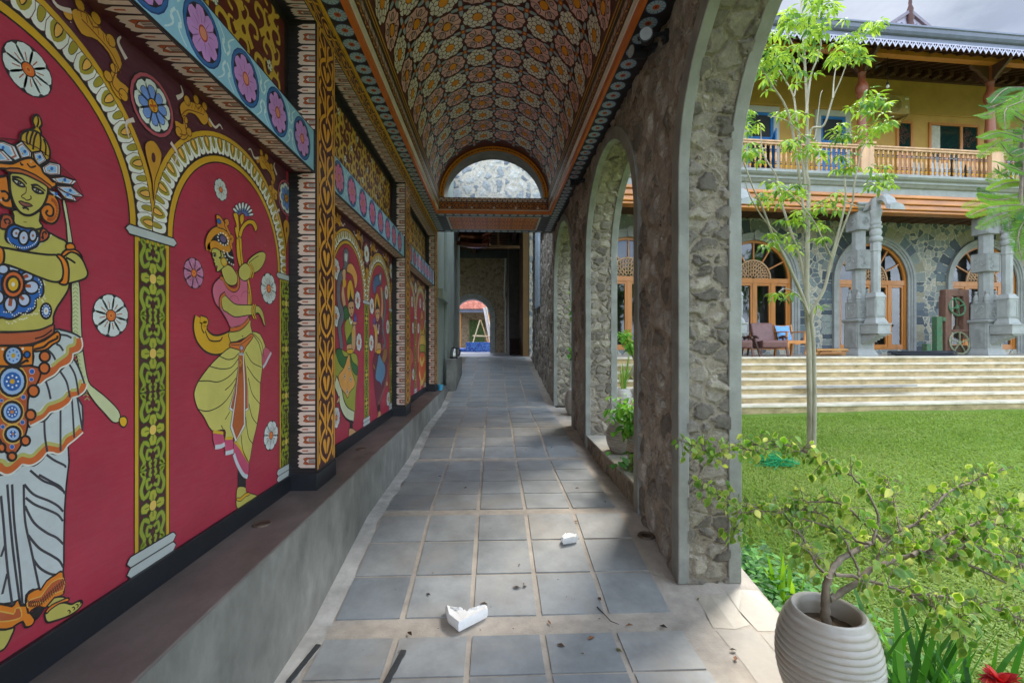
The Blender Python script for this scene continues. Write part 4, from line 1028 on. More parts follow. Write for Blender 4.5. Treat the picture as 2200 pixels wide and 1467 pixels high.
# neck, collar, pendant
a.shape(A_([(125, 1030), (118, 1090), (130, 1180), (250, 1245), (390, 1232), (425, 1200), (392, 1150), (385, 1030)]), SK, .005, n=3)
a.shape(A_([(392, 1290), (428, 1222), (492, 1282), (470, 1340), (395, 1368)]), hx('b8562e', 1.1), .005, n=2); a.line(A_([(410, 1315), (430, 1335), (425, 1280), (455, 1262), (460, 1290)]), .004)
a.shape(A_([(0, 1085), (90, 1098), (118, 1190), (40, 1235), (-30, 1210)]), hx('b8562e', 1.1), .005, n=2); a.line(A_([(40, 1180), (20, 1140), (60, 1130), (80, 1160), (60, 1180)]), .004)
a.line(A_([(222, 1155), (240, 1162), (256, 1158)]), .002, hx('7d6a32'))
a.shape(A_([(38, 1290), (55, 1222), (115, 1185), (195, 1210), (255, 1226), (330, 1230), (372, 1270), (392, 1335), (362, 1410), (302, 1440), (252, 1462), (190, 1456), (125, 1402), (60, 1372), (35, 1335)]), DB, .0055, n=3)
for cx, cy, rx, ry in ((145, 1278, 50, 52), (320, 1302, 42, 60), (222, 1325, 54, 75)): ring((cx, cy), [(rx, ry, hx('c4cbd6', 1.15), .005), (rx*.75, ry*.72, PW, 0), (13, 15, hx('b06a3e'), 0)], A_, 1)
h = a._h()
for i in range(20):
    t = .1+2.9*i/19; a.poly(A_([(212+158*cos(t)+7*cos(g*pi/3), 1318+112*sin(t)+8*sin(g*pi/3)) for g in range(6)]), CRW, h)
# earrings
for P, sp in (([(475, 868), (540, 880), (590, 950), (603, 1050), (575, 1140), (520, 1177), (450, 1150), (410, 1090), (400, 1020), (440, 955)], [(428, 985), (490, 975), (535, 1020), (530, 1085), (490, 1098), (458, 1065), (478, 1035)]), ([(-90, 720), (0, 682), (50, 690), (75, 850), (110, 1000), (60, 1012), (0, 990), (-80, 900)], [(-20, 840), (30, 840), (70, 890), (50, 935), (10, 930), (5, 900)])):
    a.shape(A_(P), hx('d97a1c', 1.1), .0055, n=3); a.line(A_(sp), .0055)
for i in range(12):
    t = -1.3+3.2*i/11; a.line(A_([(505+58*cos(t), 1030+88*sin(t)), (505+84*cos(t), 1030+125*sin(t))]), .006, hx('b8541c'), sm=False); a.k -= 1
a.k += 1
# crown
YG = hx('c29a22', 1.1)
a.shape(A_([(355, 33), (325, 60), (316, 105), (340, 160), (320, 178), (303, 200), (340, 217), (402, 242), (402, 195), (385, 178), (412, 140), (405, 88), (382, 45)]), YG, .005, n=3); a.line(A_([(365, 40), (378, 100), (360, 165)]), .004)
a.shape(A_([(188, 290), (203, 232), (268, 195), (340, 203), (402, 242), (460, 310), (497, 400), (497, 470), (470, 515), (300, 530), (200, 400)]), YG, .0055, n=3)
for P in ([(270, 205), (250, 270), (262, 350)], [(322, 208), (298, 270), (285, 340)], [(362, 220), (335, 280), (318, 400)], [(392, 238), (402, 310), (395, 410)], [(430, 290), (455, 360), (448, 460)]): a.line(A_(P), .0045)
for P in ([(-240, 300), (0, 310), (128, 362), (188, 492), (130, 518), (-10, 400), (-240, 330)], [(-240, 380), (0, 405), (112, 522), (0, 535), (-240, 520)], [(130, 350), (196, 310), (302, 430), (300, 482), (220, 502), (190, 492)], [(318, 430), (405, 415), (462, 515), (385, 568), (330, 500)], [(410, 580), (490, 530), (606, 555), (606, 667), (500, 672), (430, 642)], [(550, 775), (715, 780), (846, 886), (760, 892), (640, 842)], [(560, 800), (640, 842), (752, 892), (772, 946), (650, 912)], [(480, 835), (530, 830), (640, 932), (560, 892)], [(508, 695), (635, 680), (772, 725), (735, 772), (560, 750)]):
    cx = sum(p[0] for p in P)/len(P); cy = sum(p[1] for p in P)/len(P)
    sh = lambda f: [(cx+(x-cx)*f, cy+(y-cy)*f) for x, y in P]
    a.shape(A_(P), hx('c8cdd2', 1.2), .005, sm=False); a.poly(A_(sh(.8)), PKB); a.poly(A_(sh(.68)), hx('c8cdd2', 1.2)); a.poly(A_(sh(.55)), hx('8db4d8', 1.1))
    k0 = [(cx+8+17*cos(g*pi/4), cy-8+19*sin(g*pi/4)) for g in range(8)]; a.poly(A_(k0), DB); a.poly(A_([(cx-16+11*cos(g*pi/3), cy+14+12*sin(g*pi/3)) for g in range(6)]), hx('b8a04e'))
a.line(A_([(-240, 270), (0, 280), (180, 300), (360, 380), (560, 530), (760, 710), (850, 888), (775, 948), (650, 945)]), .0025, hx('4a1420'), sm=False)
# face
a.shape(A_([(75, 645), (65, 720), (75, 850), (110, 960), (160, 1040), (220, 1082), (290, 1087), (360, 1050), (420, 990), (460, 900), (472, 810), (440, 750), (330, 690), (200, 640)]), SK, .006, n=3)
a.shape(A_([(-240, 520), (0, 540), (90, 545), (180, 508), (240, 490), (300, 490), (350, 540), (402, 590), (422, 640), (480, 690), (520, 735), (552, 738), (557, 780), (525, 800), (500, 822), (440, 767), (330, 707), (200, 652), (60, 637), (20, 600), (-240, 590)]), hx('dd8420', 1.1), .0055, n=3)
a.shape(A_([(20, 602), (160, 597), (330, 662), (450, 742), (512, 792), (492, 817), (440, 767), (330, 707), (200, 652), (60, 637)]), hx('b8622e', 1.1), .004, n=2)
a.line(A_([(180, 530), (190, 560), (210, 555)]), .004); a.line(A_([(250, 545), (290, 585), (345, 570)]), .004); ring((292, 528), [(12, 14, hx('cfae86'), 0)], A_, 1)
for P in ([(90, 690), (150, 690), (200, 712), (246, 762)], [(293, 778), (350, 770), (400, 800), (445, 834)]): a.line(A_(P), .006, taper=lambda t: 1.1-.5*t)
for P, e in (([(95, 712), (150, 720), (200, 752), (228, 786), (170, 782), (128, 752)], (168, 750)), ([(303, 803), (350, 802), (400, 832), (428, 856), (360, 857), (322, 832)], (358, 830))):
    a.shape(A_(P), hx('d8d4c2'), .005, n=2); ring(e, [(24, 20, BLK, 0), (7, 6, hx('8a8a8a'), 0)], A_, 1)
a.line(A_([(240, 790), (235, 850), (195, 880), (193, 900), (225, 916)]), .0025, hx('7a5a2a')); a.line(A_([(200, 905), (222, 912), (240, 930), (268, 928), (292, 910), (285, 882)]), .0028, hx('5a3a1a'))
a.shape(A_([(160, 945), (195, 942), (225, 955), (262, 962), (308, 988), (260, 998), (205, 990)]), hx('96594a'), .003, n=2); a.line(A_([(200, 1015), (235, 1010), (268, 1033)]), .005)
fig = a.build('painted_man', M['mural'], PAN[0])
# --- figure: dancer with a bow
a = Art(MX, .0014)
Ez = lambda pts: wp(390, 420, .2181, pts)
Fz = lambda pts: wp(390, 700, .2793, pts)
YEL = hx('c9bf62', 1.1); PKT = hx('c4637c', 1.15); GDB = hx('d2a01e', 1.1); w = .0045
a.line(Fz([(150, -55), (140, 10), (160, 80), (215, 135), (290, 145), (385, 105)]), .085, BLK); a.line(Fz([(150, -55), (140, 10), (160, 80), (215, 135), (290, 145), (385, 105)]), .070, GDB)
a.line(Ez([(235, 1330), (215, 1290), (240, 1240), (205, 1225), (180, 1215)]), .034, BLK); a.line(Ez([(235, 1325), (215, 1290), (240, 1240), (205, 1225), (182, 1217)]), .024, GDB)
a.line(Fz([(180, 40), (215, 110), (290, 115), (312, 85)]), .006)
a.shape(Fz([(430, 1095), (492, 1150), (492, 1245), (430, 1245)]), hx('1f1d20'), 0, sm=False)
a.shape(Fz([(430, 1240), (490, 1240), (500, 1278), (570, 1298), (577, 1318), (540, 1345), (500, 1372), (440, 1402), (420, 1390), (418, 1330)]), SK, w, n=3)
a.shape(Fz([(424, 1320), (450, 1320), (490, 1285), (522, 1282), (520, 1300), (490, 1312), (455, 1345), (424, 1342)]), GDB, .0035, n=2)
a.shape(Fz([(372, 165), (290, 230), (210, 312), (130, 420), (100, 490), (95, 545), (120, 632), (170, 702), (232, 805), (330, 800), (335, 870), (395, 860), (470, 980), (515, 1050), (545, 900), (580, 750), (600, 600), (605, 440), (620, 300), (610, 180), (565, 80), (540, 60), (480, 130)]), YEL, w, n=3)
for P in ([(238, 812), (320, 830), (332, 925), (300, 935), (252, 935)], [(330, 870), (392, 868), (398, 975), (370, 982), (334, 985)], [(400, 882), (440, 920), (470, 980), (516, 1052), (507, 1168), (480, 1160), (440, 1110), (400, 1000)]):
    a.shape(Fz(P), hx('c2486a', 1.1), w, n=2)
a.line(Fz([(240, 812), (320, 825)]), .012, hx('d6b12c')); a.line(Fz([(332, 865), (392, 862)]), .012, hx('d6b12c')); a.line(Fz([(402, 885), (450, 940), (515, 1050)]), .012, hx('d6b12c'))
for P in ([(255, 932), (300, 925), (330, 908)], [(335, 978), (370, 972), (397, 962)], [(400, 985), (425, 1060), (470, 1140), (505, 1160)]): a.line(Fz(P), .018, hx('c3c8cc', 1.1))
for P in ([(285, 230), (350, 258), (400, 248), (435, 210)], [(210, 310), (300, 330), (380, 318), (435, 250)], [(130, 425), (200, 422), (280, 430), (360, 390), (428, 320)], [(120, 640), (200, 655), (300, 610), (370, 530), (412, 440)], [(330, 495), (380, 450), (415, 400)], [(332, 720), (368, 660)], [(300, 765), (318, 800), (328, 870)], [(490, 200), (540, 280), (612, 318)], [(500, 310), (560, 400), (605, 440)], [(510, 400), (540, 520), (600, 600)], [(515, 600), (540, 700), (580, 755)], [(490, 700), (510, 850), (545, 905)], [(455, 840), (470, 960), (513, 1050)]): a.line(Fz(P), .004)
a.shape(Fz([(540, 45), (600, 62), (640, 150), (655, 200), (640, 250), (620, 310), (615, 230), (590, 130), (550, 75)]), YEL, w, n=2)
a.shape(Fz([(640, 160), (686, 205), (662, 250), (640, 295), (622, 322), (614, 240)]), hx('c2566c', 1.1), .003, n=2); a.line(Fz([(686, 205), (662, 252), (640, 296), (622, 320)]), .014, hx('c3c8cc', 1.1)); a.line(Fz([(550, 60), (610, 130), (632, 250)]), .004)
SBR = hx('b35a26', 1.1)
for P in ([(440, 200), (430, 330), (402, 500), (360, 640), (400, 665), (440, 500), (470, 300)], [(472, 200), (490, 330), (505, 500), (512, 640), (480, 660), (478, 450)], [(440, 205), (475, 205), (486, 450), (486, 770), (412, 895), (370, 780), (412, 520)]):
    a.shape(Fz(P), hx('c9cccc', 1.15), .003, sm=False); cx = sum(p[0] for p in P)/len(P); cy = sum(p[1] for p in P)/len(P)
    a.poly(Fz([(cx+(x-cx)*.78, cy+(y-cy)*.94) for x, y in P]), SBR)
for i in range(10): a.line(Fz([(445-i*1.0, 260+i*52), (462, 285+i*50), (440, 300+i*50), (455, 310+i*52)]), .005, hx('d09a3a')); a.k -= 2
a.k += 3
a.shape(Ez([(475, 1300), (660, 1205), (675, 1280), (690, 1340), (688, 1370), (600, 1410), (480, 1445)]), SK, w, n=2); a.line(Ez([(588, 1380), (595, 1388), (602, 1380)]), .004)
a.shape(Fz([(370, 130), (450, 122), (530, 58), (546, 90), (492, 160), (470, 210), (450, 215), (440, 185), (370, 165)]), hx('d0702c', 1.1), w, n=2); a.line(Fz([(372, 145), (450, 142), (535, 80)]), .003); 
a.disc(Fz([(458, 170)])[0], .013, .011, hx('a8a4c8'), .003)
# bow
a.shape(Ez([(535, 415), (582, 400), (592, 550), (606, 700), (570, 712), (540, 600)]), GDB, w, n=2); a.line(Ez([(560, 420), (572, 560), (588, 700)]), .004)
a.shape(Ez([(508, 205), (505, 178), (530, 168), (552, 200), (562, 300), (560, 385), (540, 425), (518, 320), (535, 300)]), GDB, w, n=3)
a.shape(Ez([(556, 385), (575, 320), (610, 268), (660, 238), (715, 255), (742, 318), (725, 358), (712, 330), (690, 290), (650, 288), (605, 340), (580, 415)]), GDB, w, n=3)
a.shape(Ez([(572, 200), (600, 180), (610, 240), (585, 290), (568, 240)]), GDB, .003, n=2)
for i in range(8):
    t = -2.55+i*.34; c = (592, 205); P = [(c[0]+30*cos(t)-0, c[1]+30*sin(t)), (c[0]+80*cos(t-.12), c[1]+95*sin(t-.12)), (c[0]+108*cos(t-.06), c[1]+135*sin(t-.06)), (c[0]+108*cos(t+.1), c[1]+135*sin(t+.1)), (c[0]+80*cos(t+.15), c[1]+95*sin(t+.15))]
    a.shape(Ez(P), hx('cfd4d2', 1.15), .0035, n=2); a.line(Ez([(c[0]+32*cos(t), c[1]+32*sin(t)), (c[0]+70*cos(t), c[1]+82*sin(t))]), .006, hx('5a78b8'), sm=False)
a.shape(Ez([(618, 830), (658, 822), (685, 1000), (680, 1080), (662, 1205), (645, 1080), (648, 950)]), GDB, w, n=2); a.line(Ez([(640, 840), (668, 1000), (664, 1190)]), .004)
a.shape(Ez([(640, 668), (700, 592), (780, 553), (822, 580), (812, 650), (765, 730), (690, 762)]), SK, w, n=3); a.line(Ez([(655, 665), (710, 620), (752, 595)]), .004)
# blouse
a.shape(Ez([(530, 742), (562, 782), (602, 832), (642, 852), (645, 1080), (655, 1200), (600, 1268), (540, 1290), (475, 1300), (440, 1230), (382, 1132), (330, 1070), (298, 962), (310, 872), (370, 812), (420, 832), (480, 930), (540, 922), (552, 832)]), PKT, w, n=3)
a.line(Ez([(372, 805), (410, 830), (450, 900), (510, 935), (552, 900), (556, 830), (530, 745)]), .020, BLK); a.line(Ez([(374, 808), (410, 835), (450, 902), (510, 932), (549, 900), (552, 830), (528, 750)]), .014, hx('cf6c2e'))
a.line(Ez([(470, 1325), (560, 1310), (620, 1265), (660, 1210)]), .022, BLK); a.line(Ez([(472, 1322), (560, 1308), (620, 1262), (658, 1214)]), .016, hx('cf6c2e'))
for c in ((510, 1040), (625, 1000)):
    a.line(Ez([(c[0]-45*cos(t*pi/6), c[1]-55*sin(t*pi/6)) for t in range(0, 7)]), .003, hx('a8405c'))
a.shape(Ez([(560, 722), (610, 668), (655, 688), (690, 762), (665, 812), (612, 842), (562, 800)]), SK, w, n=3)
for x in (655, 675): a.line(Ez([(x, 672), (x+28, 740), (x+12, 812)]), .012, BLK); a.line(Ez([(x, 672), (x+28, 740), (x+12, 812)]), .008, GDB)
a.shape(Ez([(385, 990), (420, 982), (470, 1030), (522, 1070), (600, 1078), (692, 1080), (735, 1095), (742, 1165), (640, 1180), (520, 1196), (440, 1150), (395, 1112)]), SK, w, n=3)
a.line(Ez([(422, 962), (375, 1010), (372, 1110)]), .018, BLK); a.line(Ez([(420, 966), (378, 1012), (376, 1106)]), .012, hx('cf6c2e'))
a.shape(Ez([(722, 1090), (752, 1090), (785, 1130), (802, 1180), (817, 1285), (800, 1265), (785, 1215), (748, 1155), (722, 1160)]), SK, w, n=3)
for x in (688, 708): a.line(Ez([(x+14, 1072), (x-5, 1140), (x+20, 1215)]), .013, BLK); a.line(Ez([(x+14, 1072), (x-5, 1140), (x+20, 1215)]), .008, GDB)
# head
a.shape(Ez([(400, 540), (480, 520), (508, 620), (502, 692), (440, 652), (405, 600)]), hx('1f1d20'), 0, n=3)
a.shape(Ez([(395, 685), (470, 690), (520, 750), (542, 802), (532, 870), (480, 888), (430, 858), (402, 800), (385, 740)]), SK, w, n=3)
a.shape(Ez([(275, 505), (340, 495), (390, 540), (405, 590), (440, 640), (420, 690), (395, 715), (355, 750), (335, 742), (340, 712), (318, 690), (322, 670), (305, 655), (314, 635), (296, 610), (292, 570), (270, 540)]), SK, w, n=3)
a.shape(Ez([(262, 480), (290, 405), (340, 365), (400, 372), (450, 430), (462, 495), (420, 518), (370, 495), (320, 475)]), hx('1f1d20'), 0, n=3)
a.line(Ez([(258, 540), (250, 470), (275, 400), (325, 350), (385, 345), (435, 385), (462, 450), (458, 520), (425, 530), (375, 508), (330, 482), (280, 490), (258, 540)]), .036, BLK); a.line(Ez([(258, 540), (250, 470), (275, 400), (325, 350), (385, 345), (435, 385), (462, 450), (458, 520), (425, 530), (375, 508), (330, 482), (280, 490), (258, 540)]), .027, hx('d28a1e', 1.1))
a.shape(Ez([(345, 312), (335, 232), (330, 200), (345, 188), (382, 215), (440, 320), (462, 372), (400, 330)]), hx('cf8122', 1.1), w, n=2); a.disc(Ez([(360, 255)])[0], .014, .010, DB, .0025)
a.line(Ez([(420, 262), (440, 248), (448, 275), (425, 290), (440, 330), (470, 390)]), .020, BLK); a.line(Ez([(420, 262), (440, 248), (448, 275), (425, 290), (440, 330), (470, 390)]), .013, hx('cf8122', 1.1))
a.line(Ez([(470, 400), (495, 415), (490, 450), (475, 460), (485, 525)]), .022, BLK); a.line(Ez([(470, 400), (495, 415), (490, 450), (475, 460), (485, 525)]), .015, hx('cf8122', 1.1))
c0 = Ez([(400, 430)])[0]; h = a._h()
for i in range(12):
    t = 2*pi*i/12; a.poly([(c0[0]+.036*cos(t)+.006*cos(g*pi/3), c0[1]+.024*sin(t)+.004*sin(g*pi/3)) for g in range(6)], CRW, h)
a.disc(c0, .02, .014, hx('6a5a8a'))
for P in ([(440, 560), (450, 590), (470, 605), (495, 615)], [(405, 545), (420, 600), (460, 660), (500, 682)]):
    h = a._h(); S = smooth(Ez(P), False, 4)
    for q in S[::2]: a.poly([(q[0]+.0055*cos(g*pi/3), q[1]+.004*sin(g*pi/3)) for g in range(6)], hx('d8d8d4'), h)
a.line(Ez([(288, 578), (305, 568), (332, 572)]), .005); a.shape(Ez([(300, 592), (318, 582), (332, 590), (316, 602)]), hx('d8d4c2'), .003, n=2); a.disc(Ez([(316, 592)])[0], .006, .006, BLK)
a.line(Ez([(370, 540), (380, 590), (370, 618), (358, 605)]), .007); a.line(Ez([(395, 570), (410, 590), (400, 620)]), .003, hx('6a5a2a'))
a.shape(Ez([(320, 695), (338, 692), (345, 706), (330, 716)]), hx('a04a44'), .002, n=2)
a.disc(Ez([(408, 655)])[0], .024, .020, BLK); a.disc(Ez([(408, 655)])[0], .021, .017, GDB); a.disc(Ez([(408, 652)])[0], .011, .009, SK)
a.build('painted_dancer', M['mural'], PAN[0])
# --- two snake dancers
a = Art(MX, .0014); w = .006
P1 = lambda pts: wp(*H1, pts); P2 = lambda pts: wp(*H2, pts)
GRY = hx('6f7078'); LIM = hx('9a9c34', 1.1); DGR = hx('2f6a34'); TAN = hx('c89a6a', 1.1); AOR = hx('dc9a4a', 1.1); MRN = hx('6a2036', 1.1)
a.line(P1([(175, 560), (150, 660), (105, 720), (88, 850), (95, 1000), (132, 1140), (100, 1260), (112, 1390), (125, 1520)]), .085, BLK); a.line(P1([(175, 560), (150, 660), (105, 720), (88, 850), (95, 1000), (132, 1140), (100, 1260), (112, 1390), (125, 1520)]), .068, GRY)
a.shape(P1([(172, 382), (145, 420), (142, 500), (165, 620), (182, 625), (200, 520), (203, 430)]), GRY, w); a.shape(P1([(158, 450), (170, 445), (168, 530), (158, 520)]), WHT, .002); a.shape(P1([(176, 448), (188, 455), (184, 530), (175, 535)]), WHT, .002)
a.shape(P1([(180, 645), (195, 565), (245, 565), (296, 680), (296, 790), (275, 838), (264, 770), (240, 690), (190, 655)]), AOR, w)
a.shape(P1([(222, 735), (190, 800), (185, 900), (200, 980), (250, 980), (262, 900), (250, 800)]), GDB, w)
a.shape(P1([(128, 660), (150, 615), (170, 640), (165, 750), (152, 850), (172, 1030), (150, 1060), (120, 910), (138, 750)]), TAN, w); a.line(P1([(135, 760), (165, 760), (160, 800), (138, 800)]), .03, GDB)
a.shape(P1([(145, 1070), (170, 1028), (207, 1100), (210, 1170), (165, 1215)]), DGR, w)
a.shape(P1([(165, 1212), (208, 1168), (242, 1200), (248, 1420), (236, 1460), (190, 1480), (158, 1310)]), LIM, w)
a.shape(P2([(188, 160), (215, 105), (238, 78), (236, 205), (186, 215)]), DGR, w)
a.shape(P1([(200, 985), (215, 915), (222, 838), (230, 915), (256, 980), (252, 1010), (205, 1010)]), hx('1f1d20'), 0, n=3)
a.shape(P1([(202, 998), (254, 988), (262, 1080), (240, 1152), (215, 1132), (200, 1080)]), TAN, w); a.line(P1([(212, 1050), (226, 1062)]), .012); a.line(P1([(238, 1048), (252, 1058)]), .012); a.line(P1([(226, 1120), (242, 1122)]), .010, hx('9a3a34'))
a.line(P1([(210, 1160), (225, 1225), (245, 1200)]), .02, hx('ddd8cc'))
a.shape(P2([(185, 218), (240, 205), (242, 290), (185, 292)]), TAN, w)
a.shape(P1([(236, 1320), (262, 1240), (278, 1245), (280, 1460), (262, 1545), (240, 1540)]), TAN, w); a.line(P1([(240, 1330), (258, 1335)]), .05, GDB)
a.shape(P1([(245, 1215), (268, 1205), (296, 1215), (280, 1245), (252, 1245)]), TAN, w); a.shape(P1([(278, 1115), (266, 1165), (270, 1208), (288, 1208), (290, 1165)]), hx('3a62b8', 1.1), .003)
a.shape(P2([(58, 268), (190, 300), (245, 300), (300, 350), (302, 560), (282, 760), (262, 1060), (190, 1050), (130, 980), (90, 800), (50, 620)]), LIM, w)
a.line(P2([(50, 615), (100, 740), (130, 880), (180, 980), (262, 1030)]), .10, BLK); a.line(P2([(52, 622), (100, 740), (130, 880), (180, 975), (260, 1020)]), .075, hx('c9cca8', 1.1))
a.shape(P2([(58, 280), (112, 260), (150, 345), (198, 350), (150, 470), (90, 410)]), DGR, w); a.shape(P2([(220, 310), (246, 400), (302, 460), (297, 552), (250, 512), (225, 420)]), DGR, w)
a.shape(P2([(207, 318), (226, 480), (275, 650), (210, 750), (200, 800), (185, 808), (165, 765), (110, 690), (88, 560), (150, 470)]), AOR, w)
for x, y in ((158, 570), (205, 480), (225, 600), (186, 740)): a.shape(P2([(x, y-32), (x-10, y), (x, y+32), (x+10, y)]), hx('e0d8c8'), .003); a.shape(P2([(x, y-16), (x-5, y), (x, y+18), (x+5, y)]), hx('3a2a22'), 0)
a.shape(P2([(184, 270), (245, 262), (242, 310), (190, 312)]), GDB, w)
a.shape(P2([(218, 1060), (247, 1060), (247, 1160), (215, 1160)]), hx('1f1d20'), 0, sm=False); a.shape(P2([(210, 1155), (250, 1155), (290, 1192), (285, 1225), (210, 1272), (203, 1225)]), TAN, w); a.shape(P2([(66, 850), (95, 790), (97, 840), (70, 872)]), TAN, w)
a.build('painted_snake_dancer', M['mural'], PAN[1])
a = Art(MX, .0014)
a.shape(P1([(490, 905), (476, 790), (500, 700), (540, 695), (556, 790), (522, 812), (508, 862)]), hx('4a6c98'), w)
a.line(P1([(590, 870), (612, 1000), (612, 1100), (585, 1250), (602, 1380), (612, 1460), (590, 1500)]), .075, BLK); a.line(P1([(590, 870), (612, 1000), (612, 1100), (585, 1250), (602, 1380), (612, 1460), (590, 1500)]), .058, GRY)
a.shape(P1([(556, 650), (543, 690), (545, 740), (568, 800), (576, 740), (574, 680)]), GRY, w); a.shape(P1([(553, 690), (562, 690), (560, 740), (554, 735)]), WHT, 0)
a.shape(P1([(525, 885), (500, 950), (498, 1050), (520, 1120), (548, 1080), (552, 980)]), GDB, w)
a.shape(P1([(560, 835), (580, 835), (590, 1000), (585, 1185), (560, 1175), (572, 1000)]), TAN, w)
a.shape(P1([(500, 1240), (540, 1190), (575, 1170), (580, 1467), (570, 1500), (495, 1490)]), MRN, w); a.line(P1([(510, 1240), (535, 1340), (545, 1240)]), .025, hx('ddd8cc'))
a.shape(P1([(508, 1080), (514, 1000), (520, 950), (530, 1000), (547, 1075)]), hx('1f1d20'), 0)
a.shape(P1([(505, 1080), (548, 1070), (547, 1160), (525, 1212), (508, 1152)]), TAN, w); a.line(P1([(512, 1115), (522, 1122)]), .012); a.line(P1([(532, 1112), (543, 1120)]), .012); a.line(P1([(518, 1180), (532, 1180)]), .010, hx('9a3a34'))
a.shape(P1([(475, 1245), (505, 1240), (525, 1330), (525, 1540), (500, 1550), (495, 1330)]), TAN, w); a.line(P1([(496, 1330), (522, 1330)]), .06, GDB); a.shape(P1([(490, 1160), (482, 1200), (488, 1242), (498, 1242), (500, 1200)]), hx('3a62b8', 1.1), .003)
a.shape(P2([(525, 200), (562, 200), (562, 300), (518, 300)]), TAN, w)
a.shape(P2([(512, 298), (560, 298), (620, 250), (650, 330), (640, 560), (600, 720), (550, 890), (520, 905), (495, 700), (475, 420), (490, 330)]), MRN, w)
a.shape(P2([(600, 260), (632, 262), (635, 340), (600, 420), (575, 380), (590, 320)]), hx('9a6a34'), w); a.line(P2([(645, 420), (640, 560), (600, 710), (535, 890)]), .04, hx('8a5a50')); a.shape(P2([(480, 420), (505, 470), (500, 500), (478, 470)]), hx('9a6a34'), w)
a.shape(P2([(545, 312), (575, 380), (612, 455), (608, 560), (578, 640), (570, 682), (558, 640), (505, 590), (522, 440)]), hx('54809e', 1.1), w)
a.shape(P2([(516, 275), (560, 262), (558, 310), (520, 312)]), GDB, w)
a.shape(P2([(530, 895), (557, 885), (552, 965), (530, 968)]), hx('1f1d20'), 0); a.shape(P2([(540, 958), (562, 965), (560, 1040), (532, 1082), (505, 1080), (530, 1010)]), TAN, w); a.shape(P2([(622, 640), (635, 620), (645, 660), (628, 680)]), TAN, w)
a.build('painted_snake_dancer', M['mural'], PAN[1])
# --- far panel figures
a = Art(MX, .0014); K = lambda pts: wp(870, 560, .218, pts); w = .012
OR5 = hx('c4521f', 1.1)
a.shape(K([(148, 690), (155, 560), (165, 480), (178, 560), (188, 690), (195, 850), (150, 860)]), hx('c99a3a'), w); a.shape(K([(155, 600), (168, 570), (180, 600), (180, 660), (165, 690), (155, 660)]), hx('b8502a'), w)
a.line(K([(150, 740), (132, 860), (132, 1000)]), .09, TAN); a.line(K([(192, 740), (208, 860), (208, 1000)]), .09, TAN)
a.shape(K([(150, 740), (190, 740), (192, 850), (150, 850)]), hx('d0a048'), w); a.shape(K([(150, 835), (190, 835), (188, 910), (170, 925), (152, 905)]), hx('9a9a34'), w)
a.shape(K([(145, 920), (197, 918), (205, 1080), (195, 1200), (170, 1215), (148, 1190), (132, 1090)]), OR5, w)
a.line(K([(146, 960), (165, 1020), (190, 955)]), .08, hx('d8b45a')); a.line(K([(140, 1100), (165, 1210), (200, 1100)]), .08, hx('d8b45a'))
a.line(K([(152, 1200), (150, 1310)]), .10, TAN); a.line(K([(188, 1200), (192, 1290)]), .10, TAN)
a.build('painted_court_dancer', M['mural'], PAN[2])
a = Art(MX, .0014)
a.shape(K([(50, 850), (75, 900), (82, 980), (60, 1050), (70, 1120), (58, 1200), (52, 1250), (10, 1250), (0, 850)]), hx('c4624a'), w)
a.build('painted_court_dancer', M['mural'], PAN[2])
# ------------------------------------------------------------------ garden ground
def grassmat():
    m, t, b = newmat('lawn_ground'); L = t.links.new
    tc = _n(t, 'ShaderNodeTexCoord')
    n1 = _n(t, 'ShaderNodeTexNoise', in_={'Scale': 1.1, 'Detail': 6, 'Roughness': .6}); L(tc.outputs['Object'], n1.inputs[0])
    n2 = _n(t, 'ShaderNodeTexNoise', in_={'Scale': 35, 'Detail': 8, 'Roughness': .75}); L(tc.outputs['Object'], n2.inputs[0])
    cr = _n(t, 'ShaderNodeValToRGB'); e = cr.color_ramp.elements
    e[0].position = .3; e[0].color = (*hx('6e8e34', .8), 1); e[1].position = .75; e[1].color = (*hx('94a052', .8), 1); x = e.new(.52); x.color = (*hx('7e9a42', .8), 1)
    L(n1.outputs[0], cr.inputs[0])
    mr = _n(t, 'ShaderNodeMapRange', in_={1: .3, 2: .7, 3: .75, 4: 1.22}); L(n2.outputs[0], mr.inputs[0])
    vm = _n(t, 'ShaderNodeVectorMath', operation='SCALE'); L(cr.outputs[0], vm.inputs[0]); L(mr.outputs[0], vm.inputs['Scale']); L(vm.outputs[0], b.inputs['Base Color'])
    b.inputs['Roughness'].default_value = .9; b.inputs['Specular IOR Level'].default_value = .1
    bp = _n(t, 'ShaderNodeBump', in_={'Strength': 1, 'Distance': .04}); L(n2.outputs[0], bp.inputs['Height']); L(bp.outputs[0], b.inputs['Normal'])
    return m
ZL = -.22
def lawn_z(x, y): return ZL+.03*mnoise.noise((x*.5, y*.5, 0))+.012*mnoise.noise((x*2, y*2, 3))
mb = MB()
mb.grid(lambda u, v: (1.40+u*20, -5+v*17, lawn_z(1.4+u*20, -5+v*17)), 100, 85)
tag(mb.build('lawn_ground', grassmat(), smooth=True), kind='structure')
mb = MB(); mb.face([(-300, -300, -.5), (300, -300, -.5), (300, 300, -.5), (-300, 300, -.5)]); tag(mb.build('ground', pm('far_ground', hx('5d6a3a'), .9, .5, .3, 0)), kind='structure')
M['leaf'] = leafmat('leaves', .6, .4)
M['grassleaf'] = leafmat('grass_blades', .7, .5, 1.35)
